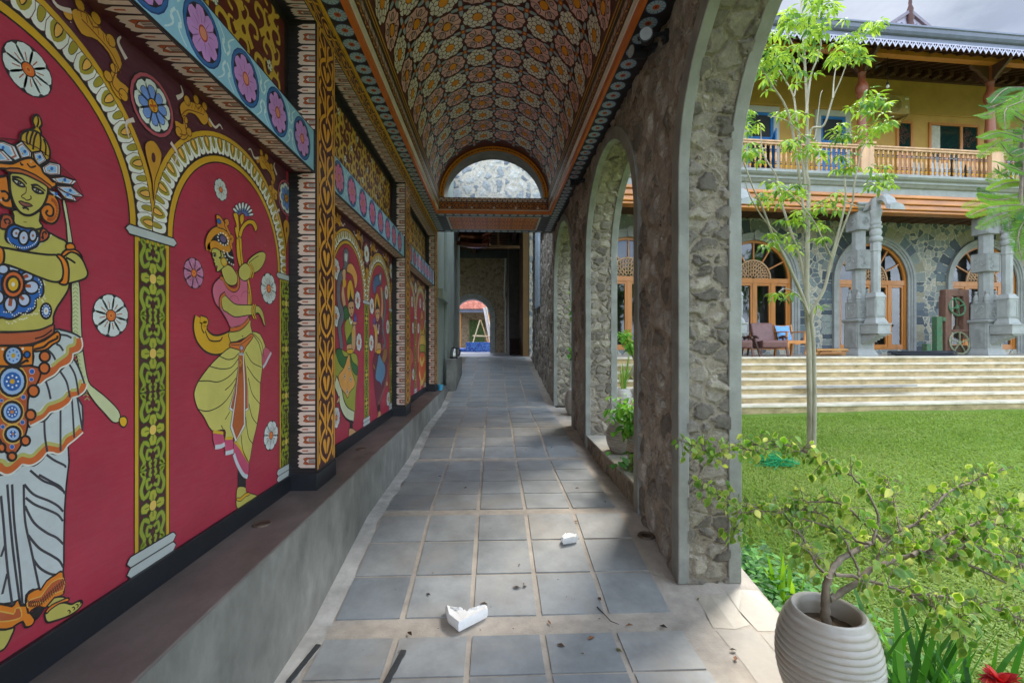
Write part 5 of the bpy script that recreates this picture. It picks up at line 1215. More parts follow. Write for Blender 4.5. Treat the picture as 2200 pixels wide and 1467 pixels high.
# ------------------------------------------------------------------ lawn grass: short creeping blades, denser near the eye
rg = np.random.default_rng(5)
def grass():
    vs = []; fs = []; cs = []
    pts = []
    n = 95000
    px = rg.uniform(1560, 2260, n); py = 735+np.exp(rg.uniform(np.log(135), np.log(800), n))
    for x, y in zip(px, py):
        p = onZ(x, y, ZL)
        if p.x < 1.46 or p.x > 19: continue
        if (p-FO).dot(EW) > -2.45: continue
        pts.append(p)
    for x, y in zip(rg.uniform(1.46, 17, 60000), rg.uniform(-1.5, 11, 60000)):
        p = Vector((x, y, ZL))
        r_ = ray(1, 1); u = ((p.x*CY-p.y*SY)/max(.05, p.x*SY+p.y*CY))*F+1100
        if 1560 < u < 2260 or (p-FO).dot(EW) > -2.45: continue
        pts.append(p)
    pal = [hx('88a63e', .85), hx('90ae46', .85), hx('9ab44e', .85), hx('a6b65e', .85), hx('809e3a', .85), hx('b0b66c', .85)]
    for p in pts:
        d = p.length; s = min(2.4, .35+d*.18)
        pn = mnoise.noise((p.x*.7, p.y*.7, 5.)); ci = int(min(5, max(0, 1.8+pn*2.4+rg.normal()*1.0)))
        a = rg.uniform(0, 2*pi); h = rg.uniform(.010, .026)*min(s, 1.3); w = rg.uniform(.0028, .006)*s; ln = rg.uniform(.01, .045)*min(s, 1.6)
        z = lawn_z(p.x, p.y)-.004; dx, dy = cos(a), sin(a); b = len(vs)
        vs += [(p.x-dy*w, p.y+dx*w, z), (p.x+dy*w, p.y-dx*w, z), (p.x+dx*ln*.6+dy*w*.8, p.y+dy*ln*.6-dx*w*.8, z+h*.8), (p.x+dx*ln*.6-dy*w*.8, p.y+dy*ln*.6+dx*w*.8, z+h*.8), (p.x+dx*ln*1.3, p.y+dy*ln*1.3, z+h)]
        fs += [(b, b+1, b+2, b+3), (b+3, b+2, b+4)]; cs += [pal[ci]]*2
    mb = MB(); mb.v = vs; mb.f = fs; mb.c = cs; mb.mi = [0]*len(fs)
    tag(mb.build('lawn_grass', M['grassleaf'], fix=False), 'short bright green lawn grass between the arcade and the stone steps', 'grass', kind='stuff')
grass()
# ------------------------------------------------------------------ steps and terrace
M['step'] = pm('sandstone_step', hx('cfc4ae'), .8, 3, .2, .3, 30, dirt=hx('a89a78'), dscale=2.2, damt=.55)
M['riser'] = pm('sandstone_riser', hx('b39d74'), .85, 4, .25, .3, 25, dirt=hx('6a6238'), dscale=2.6, damt=.75, stretch=(1, 1, 2))
M['terr'] = pm('terrace_stone', hx('a09a8c'), .7, 3, .2, .2, 30, dirt=hx('77736a'), dscale=2, damt=.6)
ZTER = .95; NS = 7; RH = (ZTER-ZL-.01)/NS
steps = thing('stone_steps', 'wide flight of pale sandstone steps climbing from the lawn to the terrace', 'steps', fac(0, -2.4, ZL))
rs = random.Random(9)
for k in range(NS):
    z1 = ZTER-RH*k; w0 = -.345*k; w1 = w0+.36 if k else .36
    mb = MB(); mr_ = MB()
    u = -5.1-rs.uniform(0, .05)
    while u < 16:
        l = rs.uniform(.7, 1.3); f = rs.uniform(.88, 1.08)
        mb.fbox(u, u+l-.006, w0-.03+rs.uniform(-.004, .004), w1+.002*k, z1-.045, z1+rs.uniform(-.002, .002))
        u += l
    mr_.fbox(-5.1, 16, w0, w0+.30, z1-RH-.02, z1-.046)
    mr_.build('step_riser', M['riser'], steps); mb.build('step_tread', M['step'], steps, bev=.006)
mb = MB(); mb.fbox(-5.1, 20, .362, 9, ZTER-.2, ZTER-.004); tag(mb.build('terrace', M['terr']), kind='structure')
# loose grey slab and pipe pieces left on the lower steps
def fthing(name, label, cat, u, w, z, group=None): return thing(name, label, cat, fac(u, w, z), PHI, group)
sl = fthing('stone_slab', 'long thin grey slab left lying on the lower steps', 'slab', 1.3, -1.62, ZTER-RH*4)
mb = MB(); mb.prism([(-1.2, -.10, .0), (1.6, -.14, .0), (2.2, .06, .0), (-.9, .12, .0)], (0, 0, .035)); mb.build('slab_body', pm('grey_slab', hx('9a958e'), .6, 6, .2, .2), sl, world=False, bev=.004)
# ------------------------------------------------------------------ main building
M['craz'] = stonemat('crazy_paving_wall', hx('565e64'), hx('7f8682'), hx('a39c8a'), hx('b3ab98'), 4.9, .012, .075, displace=False, mort_amt=.35, dist=.15)
M['gstone'] = pm('grey_carved_stone', hx('93948f'), .75, 5, .12, .2, 50, dirt=hx('70736f'), dscale=3, damt=.4)
M['wood'] = pm('orange_teak', hx('be7a34'), .35, 6, .3, .1, 30, spec=.6, stretch=(1, 1, .15), dirt=hx('8a4a1c'), dscale=6, damt=.5)
M['woodh'] = pm('orange_teak_beam', hx('b8722a'), .3, 5, .3, .1, 30, spec=.6, stretch=(.15, 1, 1), dirt=hx('8a4a1c'), dscale=6, damt=.5)
M['paleteak'] = pm('pale_teak', hx('c49a72'), .55, 6, .2, .1, 30, stretch=(1, 1, .2), dirt=hx('a4744a'), dscale=5, damt=.5)
M['dwood'] = pm('dark_brown_wood', hx('543628'), .55, 6, .3, .15, 30, stretch=(1, 1, .3))
M['yel'] = pm('ochre_wall_paint', hx('bb9246'), .75, 1.5, .12, .08, dirt=hx('9c7634'), dscale=.8, damt=.4)
M['cream'] = pm('pale_grey_paint', hx('b4b3aa'), .6, 3, .08, .05)
M['glass'] = glassmat('window_glass')
M['bluep'] = pm('blue_door_paint', hx('1e6aa6'), .45, 6, .12, .05)
M['valance'] = pm('pale_grey_tin', hx('aaa6b8'), .5, 6, .1, .05)
M['gutter'] = pm('grey_gutter', hx('5c6070'), .4, 4, .15, .05)
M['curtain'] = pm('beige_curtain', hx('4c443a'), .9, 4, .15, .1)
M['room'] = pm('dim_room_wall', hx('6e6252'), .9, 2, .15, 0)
bld = thing('main_building', 'two storey building with crazy-stone ground floor and ochre upper floor behind the lawn', 'building', fac(4.3, 2.6, ZTER))
DOORS = [-2.15, 2.15, 6.45, 10.75]; DW = 1.31; ZD0 = 1.10; ZDS = 3.42; ZCL = 5.42; WW = 2.6
# ground floor wall with arched openings (0.35 thick)
mb = MB(); U0, U1 = -4.25, 15.05
R = DW+.0
edges = [U0]+[e for d in DOORS for e in (d-R, d+R)]+[U1]
def wallquad(u0, u1, z0, z1, w): mb.face([fac(u0, w, z0), fac(u1, w, z0), fac(u1, w, z1), fac(u0, w, z1)])
for w in (WW, WW+.35):
    for a_, b_ in zip(edges[::2], edges[1::2]): wallquad(a_, b_, ZTER-.1, 5.66, w)
    for d in DOORS:
        n = 28
        for i in range(n):
            t0, t1 = pi*i/n, pi*(i+1)/n
            p0 = (d-R*cos(t0), ZDS+R*sin(t0)); p1 = (d-R*cos(t1), ZDS+R*sin(t1))
            mb.face([fac(p0[0], w, p0[1]), fac(p1[0], w, p1[1]), fac(p1[0], w, 5.66), fac(p0[0], w, 5.66)])
        wallquad(d-R, d+R, ZTER-.1, ZD0, w)
gw = mb.build('ground_floor_wall', M['craz'], bld, fix=False)
flip_by(gw, lambda c, n: n.dot(EW) > 0)
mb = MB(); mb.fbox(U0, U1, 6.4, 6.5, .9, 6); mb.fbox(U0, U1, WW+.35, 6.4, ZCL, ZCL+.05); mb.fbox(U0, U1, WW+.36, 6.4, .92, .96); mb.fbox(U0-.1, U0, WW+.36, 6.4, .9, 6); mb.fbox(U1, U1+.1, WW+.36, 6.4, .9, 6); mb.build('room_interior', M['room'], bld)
# ring of wedge stones round each arch
rs = random.Random(21); VC = [hx('4c545c'), hx('5d6a6c'), hx('7a7f78'), hx('8d8770'), hx('656d72'), hx('3f474e')]
for d in DOORS:
    mb = MB(); n = 17
    for i in range(n):
        t0 = pi*(i+.06)/n; t1 = pi*(i+.94)/n; r0, r1 = DW+.235, DW+.62+rs.uniform(-.04, .05)
        P = [fac(d-r*cos(t), WW-.006-rs.uniform(0, .002), ZDS+r*sin(t)) for r, t in ((r0, t0), (r1, t0), (r1, (t0+t1)/2), (r1, t1), (r0, t1), (r0, (t0+t1)/2))]
        f = rs.uniform(.85, 1.15); mb.prism(P, EW*.02, tuple(q*f for q in rs.choice(VC)))
    z = ZDS
    for s in (-1, 1):
        z = 1.0
        while z < ZDS-.05:
            h = min(rs.uniform(.16, .3), ZDS-z); r0, r1 = DW+.235, DW+.60
            f = rs.uniform(.85, 1.15)
            mb.prism([fac(d+s*a_, WW-.006, zz) for a_, zz in ((r0, z+.01), (r1+rs.uniform(-.06, .04), z+.01), (r1+rs.uniform(-.06, .04), z+h-.01), (r0, z+h-.01))], EW*.02, tuple(q*f for q in rs.choice(VC))); z += h
    mb.build('arch_stones', M['matt'], bld, bev=.004)
def archsweep(mb, d, prof, zlow, n=28, col=None):
    """sweep (outward r, w) profile along jambs and arch of door d"""
    P = [((d-DW, zlow), (-1, 0))]+[((d-DW*cos(pi*i/n), ZDS+DW*sin(pi*i/n)), (-cos(pi*i/n), sin(pi*i/n))) for i in range(n+1)]+[((d+DW, zlow), (1, 0))]
    fr = [(fac(p[0], 0, p[1]), EU*q[0]+Vector((0, 0, q[1])), EW) for p, q in P]
    mb.sweep(fr, prof, col)
for di, d in enumerate(DOORS):
    mb = MB(); archsweep(mb, d, [(-.02, WW-.03), (.06, WW-.03), (.07, WW-.06), (.13, WW-.06), (.14, WW-.09), (.225, WW-.09), (.225, WW+.02), (-.02, WW+.02)], ZTER)
    # keystone
    mb.prism([fac(d+x, WW-.12, z) for x, z in ((-.07, ZDS+DW-.02), (.07, ZDS+DW-.02), (.10, ZDS+DW+.22), (.05, ZDS+DW+.30), (-.05, ZDS+DW+.30), (-.10, ZDS+DW+.22))], EW*.1)
    mb.build('door_surround', M['gstone'], bld, smooth=True, angle=30)
    mb = MB(); archsweep(mb, d, [(-.10, WW+.05), (0, WW+.05), (0, WW+.16), (-.10, WW+.16)], ZD0)
    wf = WW+.06; wb = WW+.15
    mb.fbox(d-DW+.08, d+DW-.08, wf-.015, wb, 3.30, 3.46); mb.fbox(d-DW+.02, d+DW-.02, wf, wb, ZD0, ZD0+.09)
    for x in (-.655, 0, .655): mb.fbox(d+x-.055, d+x+.055, wf-.006, wb, ZD0+.09, 3.30)
    for x in (-DW+.13, -.655-.085, -.655+.085, -.085, .085, .655-.085, .655+.085, DW-.13): mb.fbox(d+x-.032, d+x+.032, wf+.012, wb-.01, ZD0+.09, 3.30)
    for x0, x1 in ((-DW+.1, -.7), (-.6, -.06), (.06, .6), (.7, DW-.1)): mb.fbox(d+x0, d+x1, wf+.014, wb-.012, ZD0+.09, ZD0+.17); mb.fbox(d+x0, d+x1, wf+.014, wb-.012, 3.22, 3.30)
    for i in range(1, 6):
        t = pi*i/6; a0 = fac(d-.62*cos(t), WW+.1, 3.46+.62*sin(t)); a1 = fac(d-(DW-.08)*cos(t), WW+.1, ZDS+(DW-.08)*sin(t)); mb.bar(a0, a1, .045, .06, up=EW)
    dr = mb.build('arched_door', M['wood'], bld, bev=.004)
    # carved half-round fretwork
    mb = MB(); rs = random.Random(30)
    P = [(fac(d-.60*cos(pi*i/20), 0, 3.46+.60*sin(pi*i/20)), EU*-cos(pi*i/20)+Vector((0, 0, sin(pi*i/20))), EW) for i in range(21)]
    mb.sweep(P, [(-.02, WW+.08), (.025, WW+.08), (.025, WW+.12), (-.02, WW+.12)])
    for r0 in (.12, .24, .36, .48):
        k = int(r0*34)
        for i in range(k):
            t = pi*(i+.5)/k; pts = []
            for j in range(7):
                q = 2*pi*j/6; rr_ = .052; pts.append(fac(d-(r0)*cos(t)+rr_*cos(q), WW+.10+.006*(i % 2), 3.475+r0*sin(t)+rr_*1.15*sin(q)))
            mb.tube(pts, .012, 5, cap=False)
            t2 = t+.5*pi/k; mb.bar(fac(d-(r0-.04)*cos(t2), WW+.10, 3.475+(r0-.04)*sin(t2)), fac(d-(r0+.09)*cos(t2+.1), WW+.10, 3.475+(r0+.09)*sin(t2+.1)), .018)
    mb.build('carved_fanlight', M['paleteak'], dr)
    mb = MB(); n = 20; wg = WW+.115
    mb.face([fac(d-DW+.05, wg, ZD0), fac(d+DW-.05, wg, ZD0), fac(d+DW-.05, wg, ZDS)]+[fac(d+(DW-.05)*cos(pi*i/n), wg, ZDS+(DW-.05)*sin(pi*i/n)) for i in range(1, n)]+[fac(d-DW+.05, wg, ZDS)])
    mb.build('door_pane', M['glass'], dr, fix=False)
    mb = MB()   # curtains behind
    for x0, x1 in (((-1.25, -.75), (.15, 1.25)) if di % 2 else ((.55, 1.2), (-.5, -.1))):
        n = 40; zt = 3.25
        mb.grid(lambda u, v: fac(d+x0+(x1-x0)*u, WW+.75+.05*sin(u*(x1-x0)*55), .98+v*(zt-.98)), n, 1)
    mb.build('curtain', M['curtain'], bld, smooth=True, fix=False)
# ground floor ceiling: slats and glossy beams
mb = MB(); mb.fbox(U0, U1, .75, WW, ZCL+.06, ZCL+.1)
for i in range(24): mb.fbox(U0, U1, .8+i*.075, .8+i*.075+.035, ZCL, ZCL+.06)
for u in np.arange(U0, U1, .55): mb.fbox(u, u+.06, .8, WW-.01, ZCL-.02, ZCL+.03)
mb.build('slatted_ceiling', M['dwood'], bld)
mb = MB()
for z0, z1, w0, w1 in ((5.18, 5.26, .72, 1.06), (5.26, 5.40, .66, 1.08), (5.40, 5.56, .60, 1.1), (5.56, 5.66, .54, 1.12)): mb.fbox(U0, U1, w0, w1, z0+.001, z1)
mb.build('teak_beam', M['woodh'], bld, bev=.02)
# balcony slab mouldings
mb = MB(); fr = [(fac(u, 0, 0), EW, (0, 0, 1)) for u in (U0, U1)]
mb.sweep(fr, [(.62, 5.66), (.62, 5.86), (.56, 5.88), (.50, 5.94), (.46, 5.96), (.46, 6.02), (.38, 6.05), (.33, 6.10), (.33, 6.17), (.40, 6.18), (2.6, 6.18), (2.6, 5.66)])
mb.build('balcony_slab', M['gstone'], bld, bev=.004)
# upper wall, ceiling, roof
mb = MB(); mb.fbox(U0, U1, WW, WW+.3, 6.18, 10.9); mb.build('upper_wall', M['yel'], bld)
mb = MB(); mb.fbox(U0, U1, WW-.03, WW, 8.02+1.15, 8.02+1.23); mb.build('wall_moulding', M['yel'], bld, bev=.01)
def slope(w): return 9.42+(w+.6)*.40
mb = MB()
fr = [(fac(u, 0, 0), EW, (0, 0, 1)) for u in (U0-.6, U1+.6)]
mb.sweep(fr, [(-.6, 9.47), (7, slope(7)+.05), (7, slope(7)+.12), (-.6, 9.54)]); mb.build('roof_boards', M['dwood'], bld)
mb = MB()
for u in np.arange(U0, U1, .45): mb.bar(fac(u, -.56, slope(-.56)-.02), fac(u, WW, slope(WW)-.02), .07, .11)
mb.build('rafters', M['dwood'], bld)
mb = MB(); mb.fbox(U0, U1, WW-.08, WW, 10.30, 10.42)
for u in np.arange(U0+.2, U1, .42): mb.fbox(u, u+.16, WW-.34, WW, 10.36, 10.58)
mb.build('rafter_ends', M['dwood'], bld)
mb = MB(); mb.fbox(U0, U1, .42, .62, 9.66, 9.80); mb.build('eave_beam', M['wood'], bld, bev=.01)
mb = MB(); fr = [(fac(u, 0, 0), EW, (0, 0, 1)) for u in (U0-.6, U1+.6)]
mb.sweep(fr, [(-.61, 9.44), (-.66, 9.46), (-.70, 9.52), (-.72, 9.60), (-.75, 9.62), (-.75, 9.66), (-.71, 9.67), (-.69, 9.62), (-.62, 9.56)]); mb.build('gutter', M['gutter'], bld)
mb = MB(); mb.fbox(U0-.6, U1+.6, -.6, -.575, 9.30, 9.46); mb.build('fascia_board', M['gutter'], bld)
mb = MB(); u = U0-.6; VC2 = .17
while u < U1+.6:
    wv = -.615
    mb.fbox(u, u+VC2, wv, wv+.012, 9.30, 9.325)
    P = [(u+VC2*x, 9.302-z) for x, z in ((0, 0), (.08, .07), (.25, .10), (.5, .17), (.75, .10), (.92, .07), (1, 0), (.86, 0), (.80, .045), (.62, .06), (.5, .115), (.38, .06), (.20, .045), (.14, 0))]
    mb.prism([fac(a_, wv, b_) for a_, b_ in P], EW*.012)
    mb.prism([fac(u+VC2*(.5+x), wv, 9.302-z) for x, z in ((-.05, 0), (.05, 0), (.07, .05), (0, .08), (-.07, .05))], EW*.012)
    u += VC2
mb.build('lace_valance', M['valance'], bld)
mb = MB(hx('8a4a38')); mb.sweep(fr, [(-.7, 9.60), (7, 12.70), (7, 12.78), (-.7, 9.68)]); mb.build('tiled_roof', pm('roof_tiles', hx('7d4a3a'), .7, 8, .3, .4, 12), bld)
# dormer gable with finial
du, dwm = onW(1952, 40, .8)[0], .8; zr = onW(1952, 28, .8)[1]; zb_ = zr-.62
mb = MB(); mb.prism([fac(du-.95, dwm, zb_), fac(du+.95, dwm, zb_), fac(du, dwm, zr)], EW*2.2); mb.build('dormer_gable', M['valance'], bld)
mb = MB(hx('77707a'))
for s in (-1, 1): mb.bar(fac(du+s*1.05, dwm-.03, zb_-.06), fac(du, dwm-.03, zr+.02), .09, .09, up=EW)
for s in (-1, 1):
    for k in range(3): mb.bar(fac(du+s*(.2+.2*k), dwm-.02, zb_+.06), fac(du+s*(.25+.2*k), dwm-.02, zb_+.30-.09*k), .05, .02, up=EW)
mb.build('gable_trim', M['matt'], bld)
mb = MB(hx('4e3430')); c = fac(du, dwm-.05, zr-.5); mb.lathe([(.11, -.1), (.10, .1), (.07, .2), (.10, .3), (.06, .45), (.085, .55), (.04, .7), (.05, .75), (.005, 1.1)], c, 12); mb.build('roof_finial', M['matt'], bld, smooth=True)
# upper floor doors and windows
def part(name, mat, bev=0, par=None):
    def deco(fn):
        mb = MB(); fn(mb); return mb.build(name, mat, par or bld, bev=bev)
    return deco
def frame(mb, u0, u1, z0, z1, w0, w1, t):
    mb.fbox(u0, u0+t, w0, w1, z0, z1); mb.fbox(u1-t, u1, w0, w1, z0, z1); mb.fbox(u0+t, u1-t, w0+.001, w1, z1-t, z1-.001)
for bu, op in ((2.35, True), (4.95, False)):
    mb = MB(); frame(mb, bu-.68, bu+.62, 6.18, 9.12, WW-.06, WW+.02, .2); df = mb.build('upper_door_frame', M['cream'], bld, bev=.01)
    mb = MB(); frame(mb, bu-.48, bu+.42, 6.18, 8.92, WW-.03, WW+.05, .09); mb.fbox(bu-.39, bu+.33, WW-.028, WW+.05, 8.02, 8.12)
    if op:
        h0 = fac(bu+.36, WW-.05, 0); ang = radians(-118)
        ax = (EU*cos(ang)+EW*-abs(sin(ang)))*.95; ay = ax.cross(Vector((0, 0, 1))).normalized()*.04
        for (f0, f1, z0, z1) in ((0, .13, 6.2, 8.0), (.87, 1, 6.2, 8.0), (.13, .87, 7.86, 8.0), (.13, .87, 7.2, 7.32), (.13, .87, 6.2, 6.4)):
            mb.prism([h0+ax*f0+Vector((0, 0, z0)), h0+ax*f1+Vector((0, 0, z0)), h0+ax*f1+Vector((0, 0, z1)), h0+ax*f0+Vector((0, 0, z1))], ay)
        mb.prism([h0+ax*.13+ay*.3+Vector((0, 0, 6.2)), h0+ax*.87+ay*.3+Vector((0, 0, 6.2)), h0+ax*.87+ay*.3+Vector((0, 0, 7.9)), h0+ax*.13+ay*.3+Vector((0, 0, 7.9))], ay*.3)
    else: mb.fbox(bu-.39, bu+.33, WW-.01, WW+.02, 6.2, 8.02)
    mb.build('blue_door', M['bluep'], df, bev=.005)
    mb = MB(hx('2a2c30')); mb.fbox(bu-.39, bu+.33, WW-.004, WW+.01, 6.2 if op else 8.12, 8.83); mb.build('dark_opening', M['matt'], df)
for u0, u1, kind in ((7.28, 7.92, 0), (8.52, 10.5, 1), (11.4, 13.2, 1)):
    mb = MB(); frame(mb, u0, u1, 6.18, 8.92, WW-.05, WW+.02, .09)
    mb.fbox(u0+.09, u1-.09, WW-.04, WW+.02, 7.93, 8.02)
    if kind:
        uc = u0+(u1-u0)*.64; mb.fbox(uc-.05, uc+.05, WW-.042, WW+.02, 6.2, 8.84); mb.fbox(uc+.05, u1-.09, WW-.03, WW+.02, 6.2, 7.93)
        mb.fbox((u0+uc)/2-.07, (u0+uc)/2+.07, WW-.035, WW+.02, 6.2, 7.93); mb.fbox(u0+.09, uc-.05, WW-.035, WW+.02, 6.2, 6.9)
        for a_, b_ in ((u0+.09, (u0+uc)/2-.07), ((u0+uc)/2+.07, uc-.05)): frame(mb, a_, b_, 6.9, 7.93, WW-.03, WW+.02, .07)
    else: mb.fbox(u0+.09, u1-.09, WW-.03, WW+.02, 6.2, 7.93)
    wn_ = mb.build('upper_window', M['wood'], bld, bev=.006)
    mb = MB(); mb.fbox(u0+.05, u1-.05, WW-.012, WW-.002, 6.2, 8.85); mb.build('window_pane', pm('dark_green_glass', hx('18302c'), .08, 3, .2, 0), wn_)
    mb = MB(); ua, ub = (u0+.1, u1-.1) if not kind else (u0+(u1-u0)*.64+.07, u1-.1); rs = random.Random(8)
    for i in range(26):
        x = rs.uniform(ua+.06, ub-.06); z = rs.uniform(8.1, 8.76); r = rs.uniform(.04, .075)
        mb.tube([fac(x+r*cos(t), WW-.022, z+r*sin(t)) for t in np.linspace(0, rs.uniform(3.5, 6), 8)], .011, 4, cap=False)
    mb.build('carved_panel', M['dwood'], wn_)
    if kind:
        mb = MB(hx('b9b4a2')); n = 30; mb.grid(lambda u, v: fac(u0+.1+.36*u, WW-.016+.004*sin(u*40), 8.03+.79*v), n, 1); mb.build('curtain', M['matt'], wn_)
# carved posts and newels
for k, u in enumerate((-.15, 4.15, 8.42, 12.7)):
    mb = MB(); mb.fbox(u-.20, u+.20, .46, .86, 6.18, 7.06); mb.fbox(u-.24, u+.24, .42, .90, 7.06, 7.12); mb.build('newel_box', M['paleteak'], bld, bev=.008)
    mb = MB(); c = fac(u, .66, 0)
    mb.lathe([(.19, 7.12), (.19, 7.18), (.14, 7.22), (.17, 7.30), (.12, 7.34), (.135, 7.45), (.10, 8.45), (.105, 8.5), (.14, 8.54), (.11, 8.57), (.15, 8.66), (.165, 8.74), (.155, 8.84), (.11, 8.93), (.085, 9.02), (.09, 9.14), (.11, 9.2), (.08, 9.24), (.10, 9.5), (.10, 9.68)], c, 12)
    mb.build('carved_post', pm('red_brown_teak', hx('84482c'), .45, 8, .25, .1, stretch=(1, 1, .3)) if 'red_brown_teak' not in MATS else MATS['red_brown_teak'], bld, smooth=True, angle=50)
    mb = MB()
    for s in (-1, 1):
        mb.prism([fac(u+s*x, .62, z) for x, z in ((.08, 9.28), (.12, 9.22), (.22, 9.34), (.30, 9.36), (.42, 9.5), (.62, 9.56), (.7, 9.67), (.08, 9.67))], EW*.09)
        mb.prism([fac(u-.045, .66+s*x, z) for x, z in ((.08, 9.28), (.12, 9.22), (.22, 9.34), (.42, 9.5), (.6, 9.67), (.08, 9.67))], EU*.09)
    mb.build('post_bracket', M['dwood'], bld, bev=.01)
# balustrades: one thing per bay, every baluster a part
def balprof(): return [(.030, 0), (.030, .05), (.018, .06), (.028, .10), (.034, .16), (.018, .20), (.030, .225), (.018, .25), (.032, .36), (.024, .48), (.018, .52), (.028, .54), (.018, .56), (.026, .60), (.020, .66), (.030, .70), (.030, .74)]
mb = MB()
P = balprof(); CB = [hx('b98a5c'), hx('3a3048'), hx('b98a5c'), hx('c98f22'), hx('3f3440'), hx('c98f22'), hx('4a3a48'), hx('c59668'), hx('c59668'), hx('c98f22'), hx('3f4a6a'), hx('c59668'), hx('4a3a48'), hx('c59668'), hx('c8a078'), hx('c8a078')]
for (a_, b_), cc in zip(zip(P, P[1:]), CB): mb.lathe([a_, b_], (0, 0, 0), 10, cc)
bal0 = None
BAYL = ['wooden balustrade bay at far left of the balcony behind the slender tree', 'long wooden balustrade bay in the middle of the balcony', 'wooden balustrade bay at the right end of the balcony behind the feathery fronds']
for bi, (ua, ub) in enumerate(((.05, 3.95), (4.35, 8.22), (8.62, 12.5))):
    t = thing('balustrade', BAYL[bi], 'balustrade', fac(ua, .56, 6.18), group='balcony balustrades')
    m2 = MB(); m2.fbox(ua, ub, .50, .62, 6.93, 6.99); m2.fbox(ua, ub, .47, .65, 6.99, 7.035); m2.build('handrail', M['paleteak'], t, bev=.006)
    m2 = MB(); m2.fbox(ua, ub, .52, .60, 6.181, 6.215); m2.build('bottom_rail', M['paleteak'], t)
    n = 25 if bi else 25
    for i in range(n):
        lo = fac(ua+(i+.5)*(ub-ua)/n, .56, 6.213)-fac(ua, .56, 6.18)
        if bal0 is None: bal0 = mb.build('baluster', M['matt'], t, smooth=True, world=False, angle=50); o = bal0
        else: o = bal0.copy(); COL.objects.link(o); o.parent = t
        o.location = lo
# laundry behind the rail
cl = fthing('hanging_laundry', 'white and black laundry hanging behind the balcony rail', 'laundry', 7.0, .95, 6.2)
for x0, x1, z0, z1, c in ((-.2, .35, .15, .62, 'd8dade'), (.38, .55, .1, .75, '2a2a30'), (.58, .8, .15, .7, 'd8dade'), (-.85, -.55, .0, .6, 'd0c8c0'), (.85, 1.0, .1, .6, '2a2a30'), (2.3, 2.8, .1, .55, 'd8dade'), (1.02, 1.1, .1, .55, 'c8ccd2')):
    m2 = MB(hx(c)); m2.grid(lambda u, v: (x0+u*(x1-x0), .03*sin(u*9+v*2), z0+v*(z1-z0)), 12, 4); m2.build('cloth', M['matt'], cl, world=False, smooth=True)
m2 = MB(); m2.bar((-1.0, 0, .76), (3.0, 0, .76), .012); m2.build('line', M['matt'], cl, world=False)
# air conditioners
def aircon(u, w, z, label):
    t = fthing('air_conditioner', label, 'air conditioner', u, w, z, 'air conditioners on the ochre wall')
    m2 = MB(hx('b59a62')); m2.box(-.46, .46, -.36, 0, 0, .62); m2.build('casing', M['matt'], t, world=False, bev=.02)
    m2 = MB(hx('6a5a34'))
    for i in range(5): m2.tube([(-.12+(.07+.045*i)*cos(q), -.372, .31+(.07+.045*i)*sin(q)) for q in np.linspace(0, 2*pi, 25)], .006, 4, cap=False)
    m2.lathe([(0, 0), (.28, 0)], (-.12, -.0, 0), 3) if False else None
    m2.build('fan_grille', M['matt'], t, world=False)
    m2 = MB(hx('8f7a48'))
    for s in (-.35, .35): m2.bar((s, 0, -.03), (s, -.42, -.03), .04); m2.bar((s, 0, -.28), (s, -.4, -.04), .03)
    m2.bar((-.37, -.02, -.2), (.37, -.02, -.2), .03); m2.bar((-.37, -.2, -.03), (.37, -.2, -.03), .03); m2.build('wall_bracket', M['matt'], t, world=False)
    m2 = MB(hx('d8d4c0')); m2.box(.28, .42, -.365, -.36, .48, .54); m2.box(.30, .38, -.365, -.36, .2, .28); m2.build('badge', M['matt'], t, world=False)
aircon(6.95, WW-.02, 8.95, 'beige air conditioner unit beside the hanging bulb on the ochre wall')
aircon(1.25, WW-.02, 8.9, 'beige air conditioner unit half hidden behind the arch edge and leaves')
p = atd(1907, 185, 13.3); t = thing('hanging_bulb', 'bare bulb hanging on a long wire from the balcony eaves', 'lamp', p)
m2 = MB(hx('2a2622')); m2.tube([p+Vector((0, 0, .06)), p+Vector((0, 0, 1.2))], .008, 5); m2.lathe([(.0, .12), (.03, .1), (.03, .04), (.02, .03)], p, 10); m2.build('wire', M['matt'], t)
m2 = MB(hx('cfcabd')); m2.lathe([(.02, .03), (.045, -.01), (.04, -.05), (0, -.08)], p, 12); m2.build('bulb', M['matt'], t, smooth=True)
# ------------------------------------------------------------------ carved stone columns with bracket pillars
def sq(mb, prof, cx, cy, n=4, rot=pi/4):
    k = sqrt(2) if n == 4 else 1/cos(pi/8)
    mb.lathe_r = None
    vs = []; fs = []
    for r, z in prof:
        for j in range(n):
            a_ = rot+2*pi*j/n; vs.append((cx+r*k*cos(a_), cy+r*k*sin(a_), z))
    for i in range(len(prof)-1):
        for j in range(n):
            q = i*n+j; q2 = i*n+(j+1) % n; fs.append((q, q2, q2+n, q+n))
    fs.append(list(range(n-1, -1, -1))); fs.append([(len(prof)-1)*n+j for j in range(n)])
    mb.add(vs, fs)
def relief(mb, cx, cz, wf, hw, hh, y, seed):
    """shallow carved figure made of curls inside a raised frame, on a face looking along -y"""
    rs = random.Random(seed)
    for i in range(9):
        x = cx+rs.uniform(-.6, .6)*hw; z = cz+rs.uniform(-.65, .65)*hh; r = rs.uniform(.12, .24)*hw*2
        mb.tube([(x+r*cos(t)*.8, y, z+r*sin(t)) for t in np.linspace(rs.uniform(0, 3), rs.uniform(3.5, 6.5), 8)], .014, 5)
